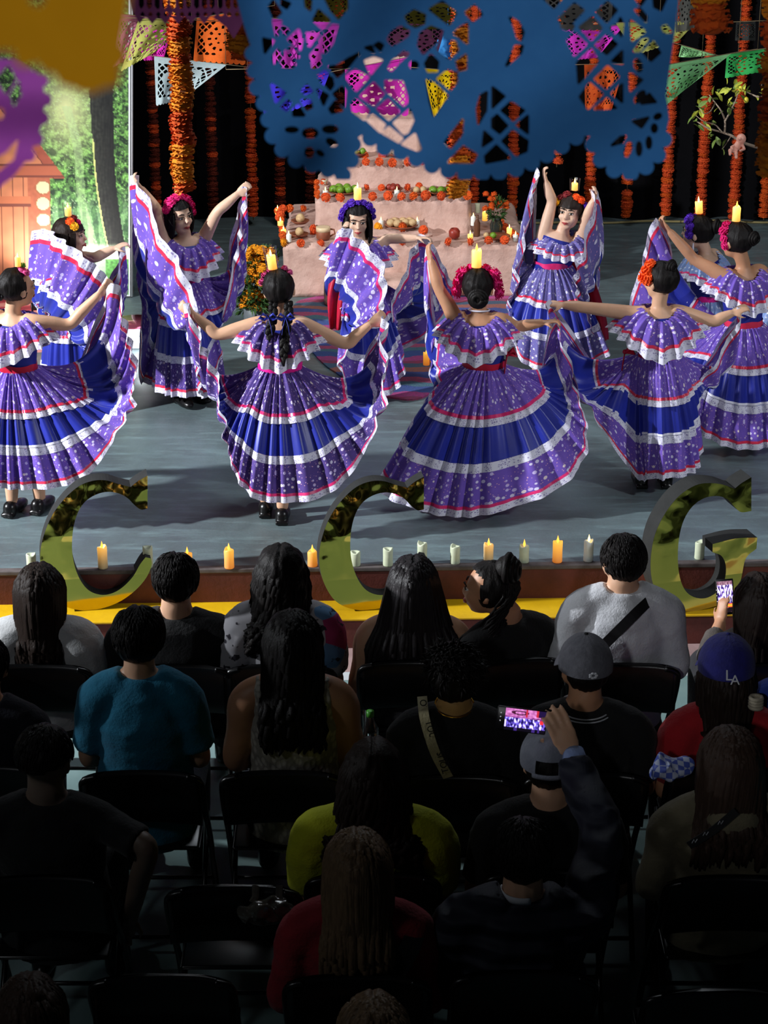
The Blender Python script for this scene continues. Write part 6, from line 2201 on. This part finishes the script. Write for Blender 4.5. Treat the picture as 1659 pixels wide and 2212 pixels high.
def puffer_mat():
    k = NT('navy_quilted_nylon')
    v = k.coord('Object')
    k.b.inputs['Base Color'].default_value = lin((26, 30, 46))
    k.b.inputs['Roughness'].default_value = .75
    w = k.n('ShaderNodeTexWave', Scale=4.2, Distortion=1.2, bands_direction='Z')
    k.l(v, w.inputs['Vector'])
    k.bump(w.outputs[0], .03, .8)
    return k.mat


M_puff = puffer_mat()


def lace_top_mat():
    k = NT('white_leaf_lace')
    v = k.coord('Object', (1, 1, .6))
    vo = k.n('ShaderNodeTexVoronoi', Scale=46)
    k.l(v, vo.inputs['Vector'])
    f = k.ramp(vo.outputs['Distance'], [(0, lin((214, 208, 196))), (.38, lin((196, 190, 178))), (.5, lin((158, 152, 142)))])
    k.l(f, k.b.inputs['Base Color'])
    k.b.inputs['Roughness'].default_value = .8
    k.bump(vo.outputs['Distance'], .01, .5)
    return k.mat


M_lacet = lace_top_mat()


def print_mat():
    k = NT('white_printed_cotton')
    v = k.coord('Object')
    vo = k.n('ShaderNodeTexVoronoi', Scale=7)
    k.l(v, vo.inputs['Vector'])
    sp = k.n('ShaderNodeSeparateColor')
    k.l(vo.outputs['Color'], sp.inputs[0])
    c = k.ramp(sp.outputs[0], [(0, lin((200, 198, 204))), (.55, lin((120, 170, 220))), (.68, lin((208, 70, 130))), (.76, lin((200, 198, 204)))], 'CONSTANT')
    d_ = k.ramp(k.noise(v, 22, 2), [(.6, (0, 0, 0, 1)), (.64, (1, 1, 1, 1))])
    k.l(k.mix(d_, c, lin((60, 56, 66))), k.b.inputs['Base Color'])
    k.b.inputs['Roughness'].default_value = .8
    return k.mat


AUD = [
    # front row
    dict(k='A1', label='person with long dark hair in a white puff sleeve blouse, leftmost of the front row', head=(86, 1276), chair=7.71, sw=.17, hair='long', hairm=M_hairb, ln=.36, spread=.085, top=M_wht, puff=.035, loose=.022, chairlabel='black folding chair under the white blouse woman', skin=M_skin2, wr=.006),
    dict(k='A2', label='person with short dark hair and black tee before the first candles', head=(380, 1256), chair=7.71, sw=.245, girth=1.2, hair='short', top=M_blkt, hyaw=4, chairlabel='black folding chair of the man in black behind the teal blouse', skin=M_skin, s=1.12, nk=.0662),
    dict(k='A3', label='person with big curly dark hair in a white printed blouse', head=(607, 1240), chair=7.71, sw=.185, hair='curly', ln=.34, spread=.13, n=190, top=print_mat(), puff=.02, loose=.02, chairlabel='black folding chair of the curly haired woman', grow=1.14),
    dict(k='A4', label='person with very long straight hair spread over a bare shouldered back', head=(893, 1258), chair=7.75, sw=.195, girth=1.05, hair='long', hairm=hair_mat('grey_streaked_black_hair', (52, 48, 50), (17, 15, 16), .4), ln=.42, spread=.185, n=230, top=M_char, sleeve='none', chairlabel='black folding chair of the woman with very long spread hair', ag=1.25, skin=M_skin),
    dict(k='A5', label='person in black turned left, dark hair tied in a high bun', head=(1056, 1272), chair=7.75, sw=.205, girth=1.12, yaw=-28, hyaw=-74, nx=.08, hair='bun', bun=(.0, -.075, .095), bunr=.06, top=M_blk, sleeve='long', face=True, chairlabel='black folding chair of the woman with the high bun', skin=M_skin2, pitch=-.03),
    dict(k='A6', label='person with cropped dark hair in a white sweatshirt crossed by a black strap', head=(1346, 1214), chair=7.72, sw=.205, girth=1.12, hair='short', top=M_grey, sleeve='long', loose=.02, hyaw=-12, chairlabel='black folding chair of the man in the white sweatshirt', skin=M_skin, nz=.02, nk=.066),
    dict(k='A7', label='person with long brown hair filming with an upright phone at the right edge', head=(1640, 1296), chair=7.72, sw=.17, hair='long', hairm=M_hairb, ln=.40, spread=.09, top=M_taupe, sleeve='long', hyaw=-14, elL=(1532, 1420, 8.02), haL=(1556, 1348, 8.22), handL=((.1, .3, 1), (.5, .5, 0), .95, .7, -1), chairlabel='black folding chair at the right end of the front row'),
    # second row
    dict(k='B0', label='person in a dark navy top cut by the left edge in the second row', head=(-34, 1440), chair=6.85, sw=.19, girth=1.05, hair='short', top=cloth('navy_knit', (20, 21, 36)), sleeve='long', chairlabel='black folding chair at the left end of the second row'),
    dict(k='B1', label='person with short black hair in a teal puff sleeve blouse', head=(300, 1380), chair=6.81, sw=.18, girth=1.08, hair='short', grow=1.1, top=M_teal, puff=.006, loose=.02, wr=.006, chairlabel='black folding chair under the teal blouse', cx=at(306, 1640, 6.81).x, skin=M_skin, pants=M_denim),
    dict(k='B2', label='person with waist long black hair in a white sleeveless lace top', head=(632, 1384), chair=6.81, sw=.19, girth=1.08, hair='long', ln=.41, spread=.108, n=240, wave=.006, back=.045, top=M_lacet, sleeve='none', ag=1.3, chairlabel='black folding chair under the white lace top', cx=at(611, 1690, 6.81).x, skin=M_skin2, lr=.015),
    dict(k='B3', label='person with short curly hair and a lettered cream strap over black clothes', head=(982, 1462), chair=6.78, sw=.20, girth=1.1, hair='afro', grow=1.16, top=M_blk, sleeve='long', chairlabel='black folding chair behind the lettered strap', nk=.066, skin=skin('skin_golden', (206, 160, 96)), nz=.01),
    dict(k='B4', label='person in a dark grey cap and black jersey with a twin striped collar', head=(1264, 1448), chair=6.80, sw=.215, girth=1.15, hair='under_cap', cap=M_capg, capbutton=M_ink, top=M_blkt, chairlabel='black folding chair of the man in the dark grey cap', nk=.0662, skin=M_skin2, hyaw=-8),
    dict(k='B5', label='person in a blue baseball cap with white letters and a red jersey', head=(1568, 1452), chair=6.84, sw=.17, hair='under_cap', hairm=M_hairb, ln=.26, spread=.08, cap=M_capb, top=M_red, sleeve='short', chairlabel='black folding chair of the blue capped fan', s=1.14, skin=M_skin2, puff=.02),
    dict(k='B6', label='person in a bright blue top cut by the right edge behind the blue cap', head=(1716, 1405), chair=6.95, sw=.17, hair='short', top=cloth('bright_blue_knit', (40, 70, 170)), sleeve='long', chairlabel='black folding chair at the right end of the second row'),
    # third row
    dict(k='C1', label='person with cropped fade haircut in a black tee, elbow stuck out', head=(98, 1640), chair=6.08, sw=.215, girth=1.18, hair='fade', grow=1.03, hyaw=16, top=M_blkt, chairlabel='black folding chair of the man with the fade haircut', skin=skin('skin_shade', (128, 108, 94)), nk=.0664, elR=(318, 1832, 6.12), haR=(276, 2004, 6.30), nx=.0, thigh=.36, s=1.12),
    dict(k='C2', label='person with bushy dark hair in a bright yellow jersey', head=(806, 1672), chair=6.10, sw=.21, girth=1.15, hair='curly', hairm=M_hairb, ln=.34, spread=.15, n=190, top=M_yel, sleeve='short', puff=.02, loose=.02, chairlabel='black folding chair under the yellow jersey', grow=1.12, thigh=.36),
    dict(k='C3', label='person in a light grey backwards cap and black tee', head=(1188, 1652), chair=6.12, sw=.215, girth=1.15, hair='under_cap', cap=M_capl, capback=True, top=M_blkt, chairlabel='black folding chair of the man in the light grey cap', skin=M_skin, nk=.0666, thigh=.36, hyaw=-170 + 180, s=1.1),
    dict(k='C4', label='person with very long dark brown hair in a khaki jacket', head=(1576, 1640), chair=6.08, sw=.21, girth=1.15, hair='long', hairm=M_hairc, ln=.36, spread=.12, n=210, top=M_khaki, sleeve='long', hood=1, hyaw=-10, chairlabel='black folding chair of the khaki jacket woman', thigh=.36, lr=.015, back=.05),
    # fourth row
    dict(k='E1', label='person with long streaked blonde brown hair in a dark red top', head=(772, 1866), chair=5.50, sw=.20, girth=1.1, hair='long', hairm=M_hairl, ln=.42, spread=.105, n=260, top=M_redd, sleeve='long', loose=.02, chairlabel='black folding chair under the dark red top', thigh=.34, back=.04),
    dict(k='E2', label='person in a navy quilted jacket filming with a raised phone', head=(1130, 1846), chair=5.52, sw=.215, girth=1.2, hair='short', grow=1.08, top=M_puff, sleeve='long', loose=.03, wr=.012, chairlabel='black folding chair of the man with the raised phone', thigh=.34, elR=(1300, 1800, 5.92), haR=(1236, 1632, 6.20), handR=((-.40, .22, .9), (-.35, .85, -.1), 1.25, .45, -1), skin=M_skin, vox=.0062, cuff=.03, nk=.066),
    # fifth row
    dict(k='G1', label='person at the bottom edge whose ash blonde head top just shows', head=(806, 2228), chair=4.86, sw=.18, hair='long', hairm=M_hairl, ln=.34, spread=.1, n=170, top=M_taupe, sleeve='long', chairlabel='black folding chair at the middle of the last row', thigh=.3),
    dict(k='G2', label='person at the bottom left corner with dim brown hair', head=(66, 2188), chair=4.9, sw=.18, hair='long', hairm=M_hairc, ln=.34, spread=.1, n=150, top=M_blk, sleeve='long', chairlabel='black folding chair at the bottom left corner', thigh=.3),
]
PE = {}
for d in AUD:
    seated(d)
    PE[d['k']] = d['_']

# empty chairs that show between the rows
for px, py, y, lb in ((505, 1886, 6.02, 'empty black folding chair with a plastic bag left of the dark red top'), (350, 2086, 5.5, 'empty black folding chair in the dark fourth row at left'), (1545, 2150, 5.42, 'empty black folding chair at the lower right')):
    make_chair(at(px, py, y).x, y, lb)

# ------------------------------------------------------------------ things worn: straps, collars, print, lettering
t, hc, nb, hip, HM, arms, side, fwd = PE['A6']
sash_strap(t, [at(1412, 1292, 7.86) + Vector((0, -.02, .02)), at(1380, 1318, 7.74), at(1340, 1358, 7.70), at(1300, 1398, 7.70), at(1268, 1432, 7.72)], .022, M_ink, 'shoulder_strap')
t, hc, nb, hip, HM, arms, side, fwd = PE['B3']
o, P = sash_strap(t, [at(912, 1506, 6.90), at(916, 1545, 6.80), at(926, 1585, 6.765), at(942, 1630, 6.75), at(970, 1682, 6.76)], .0185, cloth('cream_webbing', (176, 166, 128), (156, 146, 112), 30), 'shoulder_strap')
for (x, y, sgn, word) in ((931, 1580, 1, 'TOUS'), (957, 1647, -1, 'TOUS'), (914, 1524, 1, 'OT')):
    d_ = (at(x + 6.5 if y > 1530 else x + 2, y + 22, 6.76) - at(x - 6.5 if y > 1530 else x - 2, y - 22, 6.76)).normalized()
    n = Vector((-.05, -1, .25)).normalized()
    n = (n - d_ * n.dot(d_)).normalized()
    xax = d_ * sgn
    u = n.cross(xax)
    Mx = Matrix((xax, u, n)).transposed().to_4x4()
    yy = min(P, key=lambda q: (q - at(x, y, q.y)).length).y - .009
    text('lettering', word, Matrix.Translation(at(x, y, yy)) @ Mx, .036, M_ink, t)
m = MB(); m.tube([nb + side * .074 * math.cos(b) + fwd * .066 * math.sin(b) + Vector((0, 0, .016 + .02 * math.sin(b))) for b in np.linspace(0, 6.283, 30)], [.0035] * 30, 6)
m.build('gold_chain', pm('gold_chain', (220, 170, 60), .25, metal=1), t)
t, hc, nb, hip, HM, arms, side, fwd = PE['B4']
for k in (0, 1):
    m = MB(); m.tube([nb + side * (.097 + .008 * k) * math.cos(b) + fwd * (.088 + .006 * k) * math.sin(b) + Vector((0, 0, -.008 - .010 * k + .012 * math.sin(b))) for b in np.linspace(0, 6.283, 36)], [.0028] * 36, 6)
    m.build('collar_stripe', M_logo, t)
m = MB()
c = hc + HM @ Vector((.0, -.129, .03))
for i in range(7):
    a = i * .9
    m.ell(c + HM @ Vector((.012 * math.cos(a), -.002, .009 * math.sin(a))), (.007, .003, .005), HM, 8, 5)
m.build('cap_emblem', M_logo, t)
t, hc, nb, hip, HM, arms, side, fwd = PE['B5']
p = hc + HM @ Vector((.0, -.1435, .035))
nrm = HM @ Vector((0, -1, .25))
text('cap_letter', 'L', back_matrix(p + Vector((-.014, 0, .008)), HM @ Vector((0, 0, 1)), nrm), .056, M_logo, t, .001)
text('cap_letter', 'A', back_matrix(p + Vector((.010, -.002, -.010)), HM @ Vector((0, 0, 1)), nrm), .052, M_logo, t, .001)
m = MB()
c = at(1633, 1516, 6.86)
for k in range(4):
    m.tube([c + Vector((.022 * math.cos(b), .022 * math.sin(b), -.02 + .012 * k)) for b in np.linspace(0, 6.283, 14)], [.008] * 14, 6)
m.build('hair_tie', cloth('cream_ribbed_knit', (170, 160, 140)), t)
t, hc, nb, hip, HM, arms, side, fwd = PE['E1']
sash_strap(t, [at(905, 1985, 5.66) + Vector((0, 0, .02)), at(892, 2030, 5.555), at(868, 2080, 5.53), at(838, 2120, 5.53)], .032, M_ink, 'bag_strap')
t, hc, nb, hip, HM, arms, side, fwd = PE['C4']
o, P = sash_strap(t, [at(1590, 1752, 6.04), at(1550, 1786, 6.02), at(1518, 1808, 6.02), at(1488, 1826, 6.03)], .014, M_ink, 'bag_strap')
for x, y in ((1556, 1778), (1524, 1802), (1500, 1818)):
    m = MB(); q = at(x, y, 6.01)
    m.tube([q + Vector((-.008, 0, -.006)), q + Vector((-.002, 0, .008)), q + Vector((.003, 0, -.004)), q + Vector((.009, 0, .009))], [.0014] * 4, 4)
    m.build('strap_mark', M_logo, t)
t, hc, nb, hip, HM, arms, side, fwd = PE['A3']
for s_, x, y, sz in (('10', 508, 1392, .035), ('"', 527, 1362, .05), ('o', 690, 1352, .03)):
    text('printed_mark', s_, back_matrix(at(x, y, 7.755), (.25 if s_ == '10' else 0, 0, 1), (0, -1, .3)), sz, M_ink, t)
t, hc, nb, hip, HM, arms, side, fwd = PE['A6']
for x, y, r in ((1231, 1340, .009), (1228, 1358, .007), (1239, 1326, .006)):
    q = at(x, y, 7.83)
    m = MB(); m.tube([q + Vector((r * math.cos(b), -.004, r * math.sin(b))) for b in np.linspace(0, 6.283, 12)], [.0016] * 12, 4); m.build('printed_ring', M_ink, t)
# shirt cuff of the raised arm
t, hc, nb, hip, HM, arms, side, fwd = PE['E2']
sg, sh, el, ha = arms[1]
dr = (ha - el).normalized()
m = MB(); m.tube([ha - dr * .045, ha + dr * .012], [(.046, .042), (.044, .04)], 18); m.build('shirt_cuff', cloth('pale_blue_shirting', (150, 170, 214), (130, 150, 198), 10), t)
# white shirt collar peeking out
m = MB(); m.tube([nb + side * .07 * math.cos(b) + fwd * .064 * math.sin(b) + Vector((0, 0, .012)) for b in np.linspace(math.pi * .9, math.pi * 1.6, 14)], [(.004, .014)] * 14, 6); m.build('shirt_collar', M_logo, t)

# ------------------------------------------------------------------ phones


def screen_mat():
    k = NT('phone_screen')
    ca_ = k.n('ShaderNodeVertexColor', layer_name='image')
    k.l(ca_.outputs[0], k.b.inputs['Emission Color'])
    k.b.inputs['Emission Strength'].default_value = 1.25
    k.b.inputs['Base Color'].default_value = (.01, .01, .01, 1)
    k.b.inputs['Roughness'].default_value = .2
    return k.mat


M_scr = screen_mat()
M_phone = pm('phone_case', (18, 17, 20), .3)


def phone(name_label, c, x, u, w, h, colour, nx, ny, inset):
    x, u = Vector(x).normalized(), Vector(u)
    u = (u - x * u.dot(x)).normalized()
    n = x.cross(u)
    t = thing('phone', c, name_label, 'phone')
    M = Matrix((x, u, n)).transposed()
    m = MB(); m.box((-w / 2, -h / 2, -.009), (w / 2, h / 2, 0), 0, Matrix.Translation(c) @ M.to_4x4(), .004)
    m.build('case', M_phone, t)
    m = MB()
    l, r_, b_, t_ = inset
    xs_, ys_ = np.linspace(-w / 2 + l, w / 2 - r_, nx), np.linspace(h / 2 - t_, -h / 2 + b_, ny)
    m.grid([[c + M @ Vector((p, q, .0008)) for p in xs_] for q in ys_])
    o = m.build('screen', M_scr, t, smooth=False)
    a = o.data.color_attributes.new('image', 'FLOAT_COLOR', 'POINT')
    a.data.foreach_set('color', np.array([lin(np.clip(colour(i / (nx - 1), j / (ny - 1)), 0, 255)) for j in range(ny) for i in range(nx)], 'f').ravel())
    m = MB()
    for k in range(3):
        m.ell(c + M @ Vector((-w / 2 + l * .45, h * (.22 - .16 * k), .001)), (.0022, .0022, .0006), M, 8, 4)
    m.build('camera_buttons', pm('icon_white', (220, 220, 230), .4, emit=(220, 220, 230), es=.5), t)
    return t


def scr_wide(u, v):
    n = noise.noise(Vector((u * 14, v * 9, 1)))
    if v < .42:
        c = np.array((206, 120, 190.)) + 60 * n
        if abs(math.hypot((u - .36) / .17, (v - .17) / .08) - 1) < .28:
            c = np.array((70, 24, 50.))
        if .5 < u < .55 or u > .76 and v < .3:
            c = np.array((190, 40, 60.))
        if .34 < v:
            c = np.array((150, 70, 150.)) + 70 * n
        if u > .82 and v < .3:
            c = np.array((30, 16, 60.))
    elif v < .86:
        f = noise.noise(Vector((u * 22, v * 6, 4)))
        c = np.array((236, 226, 250.)) if f > .18 else (np.array((116, 96, 226.)) if f > -.12 else np.array((34, 22, 96.)))
        if .86 < u < .95 and .44 < v < .62:
            c = np.array((230, 50, 60.))
    else:
        c = np.array((12, 8, 20.)) if noise.noise(Vector((u * 9, 0, 2))) > -.2 else np.array((60, 40, 120.))
    return c


def scr_tall(u, v):
    n = noise.noise(Vector((u * 9, v * 20, 7)))
    if v < .12:
        return np.array((150, 110, 130.)) + 80 * n
    if v < .72:
        f = noise.noise(Vector((u * 11, v * 8, 3)))
        c = np.array((250, 236, 255.)) if f > -.02 else np.array((120, 90, 200.))
        return c if f > -.25 else np.array((30, 20, 80.))
    if v < .84:
        return np.array((250, 190, 60.)) if abs(v - .78) < .03 else np.array((240, 110, 60.))
    return np.array((26, 16, 24.)) if n < .3 else np.array((190, 120, 130.))


pc_ = at(1127, 1556, 6.235)
a_, b_ = at(1072, 1549, 6.235), at(1182, 1562, 6.235)
phone('phone held sideways in the raised hand, screen lit purple and pink', pc_, b_ - a_, (0, .32, .95), .172, .083, scr_wide, 90, 46, (.028, .004, .004, .004))
pc_ = at(1567, 1290, 8.27)
phone('phone held upright by the woman at the right edge, screen lit pinkish white', pc_, at(1590, 1287, 8.27) - at(1545, 1291, 8.27), (.02, .25, .95), .079, .16, scr_tall, 40, 80, (.006, .006, .012, .008))

# ------------------------------------------------------------------ loose things among the chairs
# backpack with a water bottle standing on it
p = Vector((at(800, 1640, 7.28).x, 7.28, 0))
bp = thing('backpack', p, 'black backpack on the floor under the green capped bottle', 'backpack')
m = MB(); m.box((p.x - .14, p.y - .09, .0), (p.x + .14, p.y + .09, .60), 0, None, .03); wrinkle(m, .004, 6); m.build('bag_body', M_blk, bp)
m = MB(); m.box((p.x - .11, p.y - .125, .05), (p.x + .11, p.y - .09, .32), 0, None, .014); m.build('front_pocket', M_blk, bp)
for sg in (-1, 1):
    m = MB(); m.tube([p + Vector((sg * .07, .095, .56)), p + Vector((sg * .09, .14, .4)), p + Vector((sg * .08, .11, .12))], [(.02, .006)] * 3, 6); m.build('carry_strap', M_blk, bp)
q = p + Vector((0, 0, .602))
bt = thing('bottle', q, 'clear water bottle with a green cap beside the white lace top', 'bottle')
m = MB(); m.lathe([(.028, 0), (.032, .01), (.032, .05), (.029, .06), (.032, .07), (.032, .13), (.014, .175), (.012, .19), (.010, .19)], q, 20); m.build('bottle_body', M_glass, bt)
m = MB(); m.lathe([(.0155, .182), (.0155, .206), (.004, .207)], q, 16); m.build('bottle_cap', pm('green_cap', (70, 150, 50), .4), bt)
# plastic bag on the empty chair
c = at(577, 1966, 5.93)
m = MB(); m.ell(c, (.10, .045, .055), None, 44, 26); wrinkle(m, .024, 13)
o = at(577, 1890, 5.955)
for sx in (-.05, .05):
    m.tube([c + Vector((sx, 0, .03)), Vector((c.x + sx * .8, 5.945, .80)), Vector((c.x + sx * .8, 5.98, .822)), Vector((c.x + sx * .8, 6.02, .78))], [(.012, .003)] * 4, 6)
tag(m.build('plastic_bag', pm('clear_film', (96, 92, 84), .1, (50, 48, 46), 14, spec=1.0), None, c, smooth=False), 'crumpled shiny plastic bag hung on the empty chair left of the dark red top', 'bag')
# blue and white cloth bundle, pale papers on the floor
p = at(1448, 1660, 6.52)
m = MB(); m.ell(p, (.08, .06, .045), None, 44, 28); wrinkle(m, .035, 10)
k = NT('blue_check_cloth')
v_ = k.coord('Object')
w_ = k.n('ShaderNodeTexChecker', Scale=44)
k.l(v_, w_.inputs[0]); w_.inputs[1].default_value = lin((196, 206, 236)); w_.inputs[2].default_value = lin((84, 104, 200))
k.l(w_.outputs[0], k.b.inputs['Base Color'])
tag(m.build('cloth_bundle', k.mat, None, p - Vector((0, 0, .055))), 'blue and white checked cloth bundle beside the khaki jacket', 'cloth')
p = Vector((at(492, 1672, 7.0).x - .03, 7.12, .0))
m = MB(); m.box((p.x - .11, p.y - .08, .002), (p.x + .10, p.y + .08, .012), 0, Matrix.Translation(p) @ Matrix.Rotation(.3, 4, 'Z') @ Matrix.Translation(-p), .003)
tag(m.build('paper_folder', pm('white_paper', (214, 212, 210), .7), None, p), 'white paper folder on the court floor between two chairs', 'paper')
